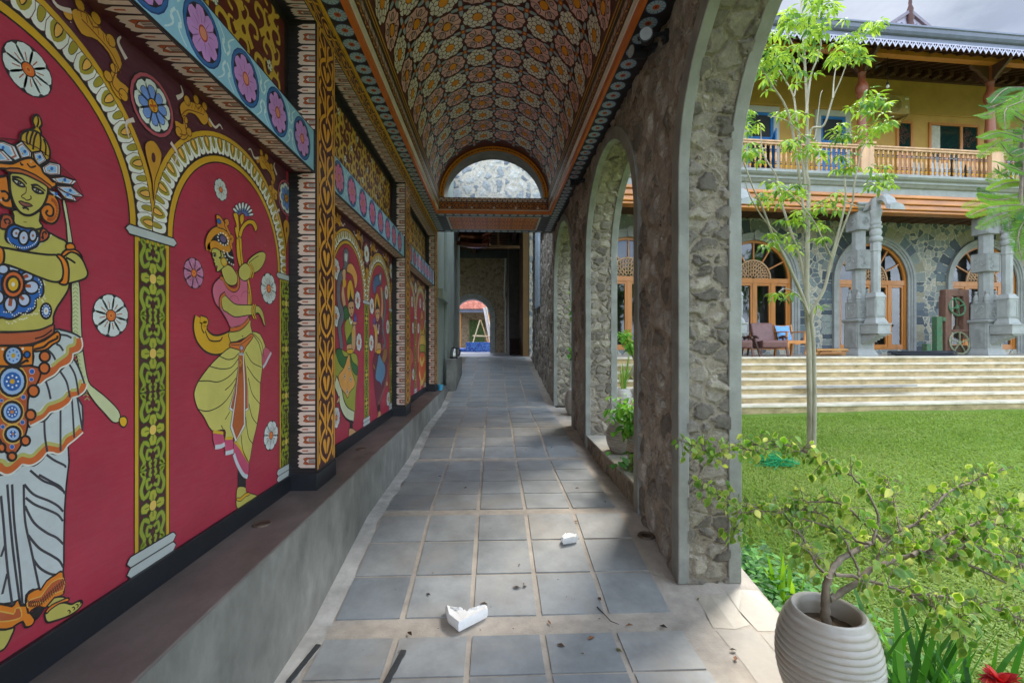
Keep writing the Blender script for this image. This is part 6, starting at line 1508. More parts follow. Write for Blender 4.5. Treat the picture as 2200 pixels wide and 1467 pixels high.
def make_column():
    t = thing('stone_column', 'x', 'column', group='carved grey columns along the terrace edge')
    S = M['gstone']
    mb = MB(); sq(mb, [(.33, -.01), (.33, .03), (.27, .16), (.262, .19), (.255, .19), (.255, .98), (.28, .99), (.30, 1.03), (.30, 1.06), (.255, 1.09)], 0, 0)
    base = mb.build('pedestal', S, t, world=False, bev=.005)
    mb = MB()
    for a_ in range(4):
        R_ = Matrix.Rotation(a_*pi/2, 4, 'Z'); m2 = MB()
        for x0, x1, z0, z1 in ((-.20, -.175, .27, .92), (.175, .20, .27, .92), (-.20, .20, .245, .27), (-.20, .20, .92, .945)): m2.box(x0, x1, -.268, -.25, z0, z1)
        m2.box(-.11, .11, -.262, -.25, .36, .84)
        for z in np.arange(.40, .82, .035): m2.box(-.07, .07, -.27, -.26, z, z+.018)
        m2.v = [tuple(R_ @ Vector(p)) for p in m2.v]; mb.add(m2.v, m2.f)
    mb.build('panel_frame', S, base, world=False)
    def block(name, z0, z1, h, seed, rosette=False):
        mb = MB(); sq(mb, [(h-.02, z0), (h, z0+.02), (h, z1-.02), (h-.02, z1)], 0, 0); b = mb.build(name, S, t, world=False, bev=.004)
        mb = MB()
        for a_ in range(4):
            R_ = Matrix.Rotation(a_*pi/2, 4, 'Z'); m2 = MB(); zc = (z0+z1)/2; hh = (z1-z0)/2
            g = .03
            for x0, x1, q0, q1 in ((-h+g, -h+g+.02, z0+g, z1-g), (h-g-.02, h-g, z0+g, z1-g), (-h+g, h-g, z0+g-.02, z0+g), (-h+g, h-g, z1-g, z1-g+.02)): m2.box(x0, x1, -h-.012, -h+.01, q0, q1)
            if rosette:
                for r in (.10, .06): m2.tube([(r*cos(q), -h-.004, zc+r*sin(q)) for q in np.linspace(0, 2*pi, 17)], .014, 5, cap=False)
                m2.bar((0, -h+.01, zc), (0, -h-.03, zc), .05)
            else: relief(m2, 0, zc, 0, h*.8, hh*.8, -h-.002, seed+a_)
            m2.v = [tuple(R_ @ Vector(p)) for p in m2.v]; mb.add(m2.v, m2.f)
        mb.build('relief_carving', S, b, world=False, smooth=True, angle=50); return b
    block('carved_block', 1.09, 1.60, .235, 3); block('carved_block', 2.55, 3.12, .235, 11); block('carved_block', 3.70, 4.22, .225, 19, True)
    mb = MB(); sq(mb, [(.165, 1.60), (.165, 2.55)], 0, 0, 8, pi/8); sq(mb, [(.165, 3.12), (.165, 3.70)], 0, 0, 8, pi/8); mb.build('shaft', S, t, world=False, bev=.004)
    mb = MB(); sq(mb, [(.2, 4.22), (.2, 4.27), (.27, 4.32), (.27, 4.37), (.33, 4.42), (.33, 4.47), (.27, 4.50), (.30, 4.56), (.30, 4.62), (.36, 4.66), (.36, 4.75)], 0, 0); mb.build('capital', S, t, world=False, bev=.004)
    for a_ in range(4):
        q = a_*pi/2; cx, cy = .17*cos(q-pi/2)*1.0, .17*sin(q-pi/2)
        for i2, (cx, cy) in enumerate(((.17*cos(q+pi/4)*1.2, .17*sin(q+pi/4)*1.2),)):
            mb = MB(); mb.lathe([(.085, 1.60), (.085, 1.64), (.07, 1.65), (.09, 1.68), (.07, 1.71), (.08, 1.75), (.05, 1.84), (.03, 1.88), (.05, 1.92), (.035, 1.97), (0, 1.98)], (cx, cy, 0), 12); mb.build('finial', S, t, world=False, smooth=True, angle=50)
    # bracket pillar standing on a corbel in front (towards -y)
    cy = -.56
    mb = MB()
    for k in range(6): mb.box(-.16, .16, -.25-.095*k-.1, -.24-.0*k, .36+.048*k, .36+.048*k+.05)
    mb.build('corbel', S, t, world=False, bev=.004)
    mb = MB(); mb.box(-.20, .20, -.83, -.25, .66, .90); mb.box(-.22, .22, -.85, -.25, .64, .665); mb.box(-.22, .22, -.85, -.25, .895, .925); mb.build('bracket_slab', S, t, world=False, bev=.006)
    mb = MB(); sq(mb, [(.20, .925), (.195, .97), (.15, 1.08), (.145, 1.11), (.155, 1.12), (.155, 1.66), (.17, 1.67), (.17, 1.70), (.115, 1.82)], 0, cy); ped = mb.build('pillar_pedestal', S, t, world=False, bev=.004)
    mb = MB()
    for a_ in range(4):
        R_ = Matrix.Translation((0, cy, 0)) @ Matrix.Rotation(a_*pi/2, 4, 'Z'); m2 = MB()
        for x0, x1, z0, z1 in ((-.13, -.11, 1.17, 1.61), (.11, .13, 1.17, 1.61), (-.13, .13, 1.15, 1.17), (-.13, .13, 1.61, 1.63)): m2.box(x0, x1, -.166, -.15, z0, z1)
        m2.v = [tuple(R_ @ Vector(p)) for p in m2.v]; mb.add(m2.v, m2.f)
    mb.build('panel_frame', S, ped, world=False)
    mb = MB(); sq(mb, [(.115, 1.82), (.115, 2.98), (.13, 3.0), (.13, 3.22), (.115, 3.24)], 0, cy, 8, pi/8); mb.build('pillar_shaft', S, t, world=False, bev=.003)
    mb = MB(); mb.lathe([(.115, 3.24), (.15, 3.27), (.165, 3.33), (.15, 3.39), (.12, 3.42), (.13, 3.45), (.15, 3.52), (.13, 3.6), (.12, 3.62), (.155, 3.66), (.155, 3.70), (.12, 3.73), (.14, 3.78), (.14, 3.82), (.115, 3.85), (.12, 3.95), (.155, 4.12), (.15, 4.16), (.12, 4.2), (.12, 4.5)], (0, cy, 0), 16); mb.build('turned_neck', S, t, world=False, smooth=True, angle=45)
    mb = MB(); mb.prism([(-.08, y, z) for y, z in ((-.22, 4.22), (-.36, 4.24), (-.46, 4.34), (-.62, 4.36), (-.70, 4.42), (-.72, 4.50), (-.64, 4.54), (-.5, 4.5), (-.4, 4.44), (-.22, 4.40))], (.16, 0, 0)); mb.build('top_bracket', S, t, world=False, bev=.012)
    mb = MB(); pr = [(-.70, 4.50, .10), (-.80, 4.53, .14), (-.92, 4.50, .17), (-1.0, 4.42, .18), (-1.05, 4.30, .19), (-1.10, 4.22, .22), (-1.22, 4.17, .24)]
    vs = []
    for y, z, h in pr: vs += [(-h, y, z-.16), (-h*.8, y, z-.03), (0, y, z+.03), (h*.8, y, z-.03), (h, y, z-.16)]
    fs = [(5*i+j, 5*i+j+1, 5*i+j+6, 5*i+j+5) for i in range(len(pr)-1) for j in range(4)]+[(0, 1, 2, 3, 4), [5*(len(pr)-1)+j for j in range(4, -1, -1)]]+[(5*i, 5*i+5, 5*i+9, 5*i+4) for i in range(len(pr)-1)]
    mb.add(vs, fs); mb.build('carved_hood', S, t, world=False, smooth=True, angle=35)
    return t
col0 = make_column()
CL = ['carved grey stone column with its hood just showing behind the near arcade pillar', 'carved grey stone column right of the slender tree, a bracket pillar in front', 'carved grey stone column beside the old wooden press, bracket pillar in front', 'carved grey stone column beyond the right edge of the lawn']
for k, u in enumerate((0, 4.3, 8.6, 12.9)):
    c = col0 if k == 0 else dup(col0)
    c.location = fac(u, .92, ZTER); c.rotation_euler = (0, 0, PHI); c['label'] = CL[k]
# ------------------------------------------------------------------ passage and hall beyond the vault
pw = thing('passage_wall', 'grey green plastered wall with a ledge beyond the last painted pillar', 'wall', (-.97, 7.86, .5))
mb = MB(); mb.box(-1.7, -.97, 7.86, 13.0, -.1, 5.2); mb.build('wall_face', M['greywall'], pw)
mb = MB(); mb.box(-.97, -.91, 8.95, 10.4, .5, 5.2); mb.build('pier', M['greywall'], pw, bev=.01)
mb = MB(); mb.box(-.97, -.88, 7.87, 8.94, 2.10, 2.28); mb.build('ledge', M['greywall'], pw, bev=.01)
pl = thing('plinth_block', 'square dark cement plinth under the kettle at the end of the bench', 'plinth', (-.85, 9.4, .54))
mb = MB(); mb.box(-.905, -.72, 8.68, 10.3, .3, 1.03); mb.build('plinth_body', M['bench_side'], pl, bev=.01)
hall = thing('far_hall', 'dim roofed hall with rough stone walls at the end of the corridor', 'building', (0, 14, .94))
M['stone_far'] = stonemat('far_rubble_stone', hx('7a6a54'), hx('8d7c64'), hx('9d8b70'), hx('938168'), 6.5, .02, .10, displace=False)
M['stone_gable'] = stonemat('gable_rubble_stone', hx('6f767c'), hx('9a9c98'), hx('b4b1a6'), hx('b0a898'), 4.2, .03, .11, displace=False)
mb = MB(); mb.box(-2.6, 1.015, 10.45, 10.75, 4.0, 7.5); mb.box(1.016, 1.6, 10.45, 11.6, 4.63, 7.5); mb.build('gable_wall', M['stone_gable'], hall)
mb = MB(); mb.box(-5, 1.01, 10.76, 17.9, 4.95, 5.1); mb.build('hall_roof', M['dwood'], hall)
mb = MB()
for y in np.arange(11, 17.3, .35): mb.box(-5, 1.0, y, y+.07, 4.86, 4.949)
for x in (-2.5, -.8, .6): mb.box(x, x+.12, 10.8, 17.3, 4.70, 4.859)
mb.build('roof_battens', M['dwood'], hall)
mb = MB(); Y9 = 17.4; ac, ar_ = -.82, .70; zs_ = 2.32
for w_ in (Y9, Y9+.4):
    mb.face([(-5, w_, .9), (ac-ar_, w_, .9), (ac-ar_, w_, 4.95), (-5, w_, 4.95)]); mb.face([(ac+ar_, w_, .9), (1.2, w_, .9), (1.2, w_, 4.95), (ac+ar_, w_, 4.95)])
    for i in range(24):
        t0, t1 = pi*i/24, pi*(i+1)/24; p = [(ac-ar_*cos(t), zs_+ar_*sin(t)) for t in (t0, t1)]
        mb.face([(p[0][0], w_, p[0][1]), (p[1][0], w_, p[1][1]), (p[1][0], w_, 4.95), (p[0][0], w_, 4.95)])
bw = mb.build('back_wall', M['stone_far'], hall, fix=False); flip_by(bw, lambda c, n: (n.y > 0) == (c.y < Y9+.2))
mb = MB(); P = [((ac-ar_, .94), (-1, 0))]+[((ac-ar_*cos(pi*i/24), zs_+ar_*sin(pi*i/24)), (-cos(pi*i/24), sin(pi*i/24))) for i in range(25)]+[((ac+ar_, .94), (1, 0))]
mb.sweep([((p[0], 0, p[1]), (q[0], 0, q[1]), (0, 1, 0)) for p, q in P], [(-.03, Y9-.05), (.17, Y9-.05), (.17, Y9+.02), (.0, Y9+.02), (.0, Y9+.42), (-.03, Y9+.42)]); mb.build('arch_trim', M['trim'], hall, smooth=True)
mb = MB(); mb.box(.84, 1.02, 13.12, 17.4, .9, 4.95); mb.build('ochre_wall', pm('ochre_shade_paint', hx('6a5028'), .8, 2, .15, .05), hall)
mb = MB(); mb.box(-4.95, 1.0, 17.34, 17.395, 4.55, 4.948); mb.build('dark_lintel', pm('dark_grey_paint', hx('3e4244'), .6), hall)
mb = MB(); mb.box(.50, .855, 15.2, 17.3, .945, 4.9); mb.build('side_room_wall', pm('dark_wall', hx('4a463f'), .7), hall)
mb = MB(); mb.box(-5.1, -5, 10.76, 17.9, .5, 5.1); mb.build('hall_side_wall', M['stone_far'], hall)
mb = MB(); mb.box(1.022, 1.55, 13.1, 13.5, .5, 4.95); mb.build('jamb_wall', M['stone_gable'], hall)
pp = thing('drain_pipe', 'thin white downpipe on the stone back wall of the hall', 'pipe', (.44, 17.2, .95)); mb = MB(hx('b9b7ae'))
mb.tube([(.44, 17.2, .95), (.44, 17.2, 2.9), (.40, 17.1, 3.1), (.44, 17.1, 4.5)], .035, 8); mb.build('pipe_run', M['matt'], pp, smooth=True)
pp = thing('wall_strip', 'narrow pale blue grey upright strip fixed high on the stone wall near the ramp', 'pipe', (.98, 10.1, 2.1)); mb = MB(hx('b4c2cc'))  # pale colour stands in for sky showing through a slit in the wall
mb.box(.955, 1.0, 9.75, 10.55, 2.12, 4.4); mb.build('strip_body', M['matt'], pp, bev=.008)
cb = thing('dark_cabinet', 'small dark red cabinet standing at the right end of the hall', 'cabinet', (.62, 14.6, .94)); mb = MB(hx('341a16'))
mb.box(.50, .80, 14.4, 14.8, .98, 1.42); mb.box(.48, .82, 14.38, 14.82, 1.42, 1.46); mb.box(.53, .77, 14.385, 14.4, 1.02, 1.38)
for x in (.52, .76): 
    for y in (14.42, 14.76): mb.box(x, x+.03, y, y+.03, .94, .98)
mb.build('cabinet_body', M['matt'], cb, bev=.005)
hc = thing('hanging_copper_sheets', 'glossy brown rolled sheets hanging under the dark hall roof', 'metal sheets', (-.3, 12, 4.2))
mc = pm('polished_copper_brown', hx('7a4630'), .22, 4, .25, .03, metal=.6)
for i, (x0, z0, x1, z1, r) in enumerate(((-.9, 4.1, -.1, 4.05, .22), (-.85, 4.05, .05, 4.4, .16), (-.5, 3.95, .1, 4.45, .14), (-.95, 4.35, -.2, 4.45, .18))):
    mb = MB(); n = 14
    def fn(u, v):
        t = -2.4+4.6*u; x = x0+(x1-x0)*v; z = z0+(z1-z0)*v; rr_ = r*(1+.25*sin(v*3))
        return (x+rr_*.3*sin(t), 11.9+.15*i+rr_*cos(t), z+rr_*sin(t))
    mb.grid(fn, n, 8); mb.build('rolled_sheet', mc, hc, smooth=True, fix=False)
mb = MB(hx('8a6a44'))
mb.bar((-.95, 11.8, 4.85), (-.1, 12.4, 3.95), .06); mb.bar((.12, 12.0, 4.9), (.12, 12.2, 3.9), .05); mb.bar((-.3, 12.3, 3.92), (.7, 12.3, 3.92), .07); mb.build('hanging_bar', M['matt'], hc)
# outside beyond the hall arch
tb2 = thing('blue_pool_wall', 'low wall faced with bright blue mosaic tiles beyond the far arch', 'pool wall', (-.65, 19.2, .94))
def mosaic():
    m, t, b = newmat('blue_mosaic'); L = t.links.new; tc = _n(t, 'ShaderNodeTexCoord')
    v = _n(t, 'ShaderNodeTexVoronoi', feature='F1', in_={'Scale': 26}); L(tc.outputs['Object'], v.inputs['Vector'])
    sp = _n(t, 'ShaderNodeSeparateColor'); L(v.outputs['Color'], sp.inputs[0]); cr = _n(t, 'ShaderNodeValToRGB'); cr.color_ramp.elements[0].color = (*hx('1237a0'), 1); cr.color_ramp.elements[1].color = (*hx('4a86e0'), 1); L(sp.outputs[0], cr.inputs[0]); L(cr.outputs[0], b.inputs['Base Color']); b.inputs['Roughness'].default_value = .25
    return m
M['mos'] = mosaic()
mb = MB(); mb.box(-1.16, -.12, 18.9, 21, .93, 1.345); mb.box(-3.5, -1.17, 18.95, 21, .93, 1.08); mb.build('tiled_body', M['mos'], tb2, bev=.01)
fb = thing('red_roofed_house', 'low house with red tiled roof and timber posts seen through the far arch', 'house', (-1, 27, .9))
mb = MB(hx('b9583e')); mb.prism([(-8, 26, 3.25), (-8, 31, 5.0), (-8, 36, 3.25)], (14, 0, 0)); mb.build('tiled_roof', stonemat('red_clay_tiles', hx('7c3c2c'), hx('8e4c38'), hx('9c5e48'), hx('6a3024'), 5, .03, .1, (1, 1, 1), displace=False), fb)
mb = MB(); mb.box(-8, 6, 26.1, 26.2, 3.05, 3.24); mb.build('fascia_board', M['gutter'], fb)
mb = MB(); mb.box(-7.5, 5.5, 28, 28.2, .5, 3.3); mb.build('house_wall', M['stone_far'], fb)
for x in (-2.05, -.35, 1.5): mb = MB(); mb.box(x, x+.14, 26.4, 26.54, .5, 3.1); mb.build('timber_post', M['wood'], fb)
mb = MB(); mb.box(-1.5, -.6, 27.9, 27.99, .95, 2.7); mb.build('doorway', pm('garden_beyond', hx('46592e'), .9, 9, .5, 0), fb)
lp = thing('leaning_poles', 'pale leaning pole and timber props standing behind the blue mosaic wall', 'poles', (-.6, 22, .94))
for a_, b_, r, c in (((-.05, 21.6, .95), (-.42, 21.6, 3.0), .09, 'c9c3b8'), ((-1.1, 21.5, .95), (-.65, 21.5, 2.4), .03, 'c8b48a'), ((-.62, 21.5, 2.4), (-.15, 21.5, .95), .025, 'b89a6a'), ((-1.0, 21.5, 1.65), (-.1, 21.5, 1.62), .03, 'c8b48a')):
    mb = MB(hx(c)); mb.tube([a_, b_], r, 8); mb.build('pole', M['matt'], lp, smooth=True)
# outer garden light blocker: hall outer floor edge is the hall_floor itself
# ------------------------------------------------------------------ small things in the corridor
p = Vector((-.905, 7.70, ZB)); cup = thing('blue_cup', 'light blue cup on the bench at the foot of the last painted pillar', 'cup', p)
mb = MB(hx('4fb0cf', 1.1)); mb.lathe([(.0, .003), (.036, .002), (.038, .01), (.043, .098), (.040, .098), (.035, .012), (0, .011)], p, 20); mb.build('cup_body', M['matt'], cup, smooth=True)
mb = MB(hx('4fb0cf', 1.1)); mb.tube([p+Vector((.04+.028*sin(t), 0, .052-.032*cos(t))) for t in np.linspace(0, pi, 9)], .006, 6); mb.build('cup_handle', M['matt'], cup, smooth=True)
p = Vector((-.79, 9.0, 1.03)); ket = thing('electric_kettle', 'steel electric kettle with black handle on the dark cement plinth', 'kettle', p)
mb = MB(hx('b8b8b8')); mb.lathe([(0, .03), (.075, .03), (.078, .05), (.07, .14), (.058, .19), (.05, .195), (0, .2)], p, 24); mb.build('kettle_body', pm('brushed_steel', hx('c0c0bf'), .25, 5, .1, 0, metal=1), ket, smooth=True)
mb = MB(); mb.tube([p+Vector((.05, 0, .195)), p+Vector((.10, 0, .20)), p+Vector((.125, 0, .15)), p+Vector((.12, 0, .08)), p+Vector((.08, 0, .05))], .014, 8); mb.build('kettle_handle', M['black'], ket, smooth=True)
mb = MB(); mb.lathe([(0, 0), (.08, 0), (.082, .03), (0, .031)], p, 24); mb.build('kettle_base', M['black'], ket, smooth=True)
mb = MB(); mb.lathe([(.05, .195), (.045, .21), (.012, .214), (.012, .228), (0, .23)], p, 16); mb.build('kettle_lid', M['black'], ket, smooth=True)
# spotlights on the stone wall
SP = ['black spotlight nearest the eye, high on the stone wall under the soffit, lens showing', 'second black spotlight high on the stone wall, barrel turned sideways', 'small far black spotlight above the second arch by the end of the vault']
for i, (px, py, yy) in enumerate(((1368, 92, 2.66), (1352, 125, 2.78), (1232, 384, 5.1))):
    b0 = Vector((XR-.005, yy, E+1.80)); t = thing('spotlight', SP[i], 'spotlight', b0, group='spotlights along the stone wall')
    h = Vector((XR-.125, yy-.02 if i != 1 else yy, E+1.79))
    d = Vector((-.35, -.9, -.25)).normalized() if i == 0 else Vector((-1, -.25, -.1)).normalized()
    mb = MB(); mb.tube([h-d*.05, h-d*.045, h+d*.05, h+d*.055], [.02, .034, .040, .040], 16); mb.build('barrel', M['black'], t, smooth=True, angle=40)
    mb = MB(hx('b9bcc0')); mb.tube([h+d*.054, h+d*.0565], [.034, .034], 16); mb.build('lens', pm('spot_lens', hx('9aa0a4'), .15) if 'spot_lens' not in MATS else MATS['spot_lens'], t)
    mb = MB()
    s = d.cross(Vector((0, 0, 1))).normalized()*.048
    for q in (s, -s): mb.bar(h+q, h+q+Vector((.09, 0, .02)), .012, .02)
    mb.bar(h+s+Vector((.09, 0, .02)), h-s+Vector((.09, 0, .02)), .014, .02); mb.bar(h+Vector((.09, 0, .02)), b0, .022); mb.lathe([(0, 0), (.035, 0)], b0, 3); mb.box(b0.x-.012, b0.x+.01, b0.y-.035, b0.y+.035, b0.z-.035, b0.z+.035)
    mb.build('mount', M['black'], t)
# foam pieces on the floor
M['foam'] = pm('white_foam', hx('e6e4e0', 1.1), .8, 60, .05, .3, 120, spec=.2)
def onfloor(px, py):
    lo, hi = 1.2, 12
    for _ in range(40):
        m = (lo+hi)/2; q = atd(px, py, m)
        if q.z > zf(q.y): lo = m
        else: hi = m
    return atd(px, py, lo)
def foam(name, label, pts, h, jag, seed):
    """broken packing piece: outline given on the floor, moulded step along one side, torn edge"""
    c = sum((Vector((p.x, p.y, 0)) for p in pts), Vector())/len(pts); z0 = zf(c.y)+.007
    t = thing(name, label, 'foam piece', (c.x, c.y, z0)); r = random.Random(seed); bm = MB()
    out = []
    for i, p in enumerate(pts):
        q = pts[(i+1) % len(pts)]; n = 7 if i in jag else 1
        for j in range(n):
            f = j/n; v = p.lerp(q, f)
            if n > 1 and j: v = v+Vector((r.uniform(-.008, .008), r.uniform(-.008, .008), 0))
            hh = h*(1+r.uniform(-.12, .1)) if n > 1 else h
            out.append((v.x, v.y, hh, n > 1))
    k = len(out); cx, cy = c.x, c.y
    ring0 = [(cx+(x-cx)*.93, cy+(y-cy)*.93, z0) for x, y, _, _ in out]; ring1 = [(x, y, z0+.012) for x, y, _, _ in out]
    ring2 = [(x, y, z0+hh*.78) for x, y, hh, _ in out]; ring3 = [(cx+(x-cx)*.92, cy+(y-cy)*.92, z0+hh) for x, y, hh, _ in out]
    ring4 = [(cx+(x-cx)*.55, cy+(y-cy)*.55, z0+hh*(.97 if jg else .8)) for x, y, hh, jg in out]
    vs = ring0+ring1+ring2+ring3+ring4; fs = [tuple(range(k-1, -1, -1)), tuple(range(4*k, 5*k))]
    for a_ in range(4): fs += [(a_*k+i, a_*k+(i+1) % k, (a_+1)*k+(i+1) % k, (a_+1)*k+i) for i in range(k)]
    bm.add(vs, fs); bm.build('foam_body', M['foam'], t, smooth=True, angle=35)
foam('foam_piece', 'larger broken white foam packing piece lying in the foreground of the paving', [onfloor(962, 1344), onfloor(985, 1363), onfloor(1048, 1329), onfloor(1046, 1316), onfloor(1030, 1322), onfloor(1003, 1334), onfloor(976, 1327), onfloor(957, 1318)], .046, (3, 4, 5, 6), 3)
foam('foam_piece', 'small white foam chunk on the paving near the stone pillar', [onfloor(1206, 1166), onfloor(1212, 1174), onfloor(1236, 1169), onfloor(1241, 1160), onfloor(1215, 1155)], .036, (0, 2, 3), 8)
# black strips
M['tar'] = pm('dark_strip', hx('3a3b3c'), .8, 30, .25, .4, 90)
for i, (a_, b_, w_) in enumerate((((684, 1390), (620, 1470), .022), ((868, 1402), (826, 1480), .026))):
    A1, B1 = onfloor(*a_), onfloor(*b_); t = thing('black_strip', ['flat dark strip lying beside the foot of the bench', 'flat dark strip with a torn edge lying across the nearest tile row'][i], 'strip', (A1.x, A1.y, zf(A1.y)))
    d = (B1-A1); d.z = 0; n_ = d.cross(Vector((0, 0, 1))).normalized()*w_/2; mb = MB(); r = random.Random(i); L1 = []; R1 = []
    for j in range(13):
        f = j/12; q = A1+d*f; q.z = zf(q.y)+.0075; e1 = r.uniform(.75, 1.05); L1.append(q+n_); R1.append(q-n_*e1)
    mb.prism(L1+R1[::-1], (0, 0, .007)); mb.build('strip_body', M['tar'], t)
# leaf litter and grit
def litter():
    r = random.Random(12); mb = MB()
    spots = [(657, 1295), (640, 1420), (694, 1345), (1110, 1265), (1127, 1263), (1238, 1122), (1288, 1290), (1352, 1347), (1500, 1290), (1575, 1400), (1580, 1418), (880, 1365), (860, 1402), (920, 1280), (1270, 1375), (1205, 1390), (1330, 1400), (1116, 1216), (1425, 1350), (1010, 992), (870, 990), (1040, 950), (1130, 968), (1185, 963), (1240, 970), (945, 1025), (1000, 1050), (1180, 1340), (1040, 1300), (1300, 1080), (1390, 1060), (1240, 1050), (780, 1400), (700, 1330)]
    spots += [(r.gauss(1090, 190), r.uniform(900, 1460)) for _ in range(40)]
    for i, (x, y) in enumerate(spots):
        p = onfloor(x, y)
        if not -.8 < p.x < 1.35: continue
        z = zf(p.y)+.0085; big = i < 32; a_ = r.uniform(0, 6.28); l = r.uniform(.012, .026) if big else r.uniform(.003, .008); w_ = l*r.uniform(.3, .6)
        c = r.choice([hx('6a4326'), hx('4a3422'), hx('7c5230'), hx('3a2c22'), hx('5c5a2c')])
        dx, dy = cos(a_), sin(a_); k = r.uniform(.1, .5)*l
        mb.add([(p.x-dx*l, p.y-dy*l, z), (p.x-dy*w_, p.y+dx*w_, z+k), (p.x+dx*l, p.y+dy*l, z+.002), (p.x+dy*w_, p.y-dx*w_, z+k*.6)], [(0, 1, 2), (0, 2, 3)], c)
    tag(mb.build('leaf_litter', M['matt'], fix=False), 'dry brown leaf bits and grit scattered over the paving', 'litter', kind='stuff')
litter()
p0 = [onfloor(x, y) for x, y in ((1283, 1307), (1300, 1325), (1312, 1338), (1330, 1345))]
t = thing('dry_twig', 'thin dark dry twig lying on the paving right of centre', 'twig', p0[0]); mb = MB(hx('3e352c')); mb.tube([q+Vector((0, 0, .010)) for q in p0], [.003, .0025, .002, .001], 5); mb.build('twig_stem', M['matt'], t)
# ------------------------------------------------------------------ ribbed pots
def pot_profile(R, H, mouth, ribs, amp):
    out = []
    n = ribs*6
    for i in range(n+1):
        f = i/n; z = H*f
        r = R*(.62+.38*sin(pi*min(1, f*1.0)**.85*.97)) if True else R
        r = R*sqrt(max(.0, 1-((f-.52)/.74)**2))
        r *= 1+amp*abs(sin(pi*ribs*f))
        out.append((r, z))
    return out
M['pot'] = pm('glazed_ribbed_pot', hx('aea89e'), .32, 4, .25, .06, 40, spec=.6, dirt=hx('7c6a5a'), dscale=4, damt=.7, stretch=(1, 1, 3))
M['soil'] = pm('potting_soil', hx('4a3a2a'), .95, 30, .4, .6, 60)
def make_pot(label, loc, R, H, mouth, ribs=12, tilt=None, group='ribbed white plant pots'):
    t = thing('ribbed_pot', label, 'plant pot', loc, group=group)
    mb = MB(); pr = pot_profile(R, H, mouth, ribs, .036)
    pr = [p for p in pr if not (p[1] > H*.6 and p[0] < mouth)]
    zt = pr[-1][1]
    prof = [(0, .0)]+pr+[(mouth+.004, zt+.012), (mouth-.004, zt+.018), (mouth-.016, zt+.012), (mouth-.02, zt-.02), (mouth-.022, zt-.07)]
    mb.lathe(prof, (0, 0, 0), 40); mb.build('pot_body', M['pot'], t, world=False, smooth=True, angle=60)
    mb = MB(); mb.grid(lambda u, v: ((mouth-.01)*v*cos(2*pi*u), (mouth-.01)*v*sin(2*pi*u), zt-.055+.012*mnoise.noise((v*4*cos(6.28*u), v*4*sin(6.28*u), 1))), 20, 4); mb.build('soil', M['soil'], t, world=False)
    return t, zt
rim = onZ(1778, 1330, .318)
bigpot, bzt = make_pot('large near ribbed pot with a gnarled shrub at the edge of the paving', (rim.x, rim.y, zf(rim.y)+.006), .167, .335, .120, 15)
POTB = Vector((rim.x, rim.y, zf(rim.y)+.006))
def leaf(mb, base, d, up, L_, W_, col, bend=.25, seg=3, tipcol=None, edge=None):
    """one ovate leaf from base along d"""
    d = d.normalized(); s = d.cross(up)
    if s.length < 1e-4: s = Vector((1, 0, 0))
    s = s.normalized(); n = s.cross(d)
    prof = ((0, .12), (.22, .88), (.45, 1), (.74, .6), (1, .01)) if seg == 4 else ((0, .15), (.35, 1), (.7, .75), (1, .03))
    L1 = []; R1 = []; C1 = []
    for f, w in prof:
        c = base+d*(L_*f)-n*(bend*L_*f*f); C1.append(c); L1.append(c+s*(W_*w*.5)+n*W_*w*.12); R1.append(c-s*(W_*w*.5)+n*W_*w*.12)
    k = len(prof)
    mb.add(L1+C1+R1, [(i, i+1, k+i+1, k+i) for i in range(k-1)], col); 
    mb.add(C1+R1, [(i, i+1, k+i+1, k+i) for i in range(k-1)], col)
    mb.v = mb.v[:-2*k]; mb.f = mb.f[:-(k-1)]; mb.c = mb.c[:-(k-1)]; mb.mi = mb.mi[:-(k-1)]
    b = len(mb.v)-3*k
    for i in range(k-1): mb.f.append([b+k+i, b+k+i+1, b+2*k+i+1, b+2*k+i]); mb.c.append(edge or col); mb.mi.append(0)
def path_px(pts, d0, d1):
    n = len(pts); P = [atd(x, y, d0+(d1-d0)*i/(n-1)) for i, (x, y) in enumerate(pts)]
    out = []
    for i in range(n-1):
        a_, b_, c_, e_ = P[max(i-1, 0)], P[i], P[i+1], P[min(i+2, n-1)]
        for j in range(4):
            t = j/4; out.append(.5*((2*b_)+(c_-a_)*t+(2*a_-5*b_+4*c_-e_)*t*t+(3*b_-a_-3*c_+e_)*t**3))
    out.append(P[-1]); return out
BKR = pm('bark_grey_brown', hx('7d7060'), .85, 14, .35, .5, 60, dirt=hx('5a4c3e'), dscale=9, damt=.6)
def z5(pts): return [(1450+x*.4206, 850+y*.4206) for x, y in pts]
shrub = thing('bougainvillea_bush', 'gnarled variegated shrub with wide drooping branches growing in the large ribbed pot', 'shrub', POTB+Vector((0, 0, bzt-.05)))
d0 = 1.69
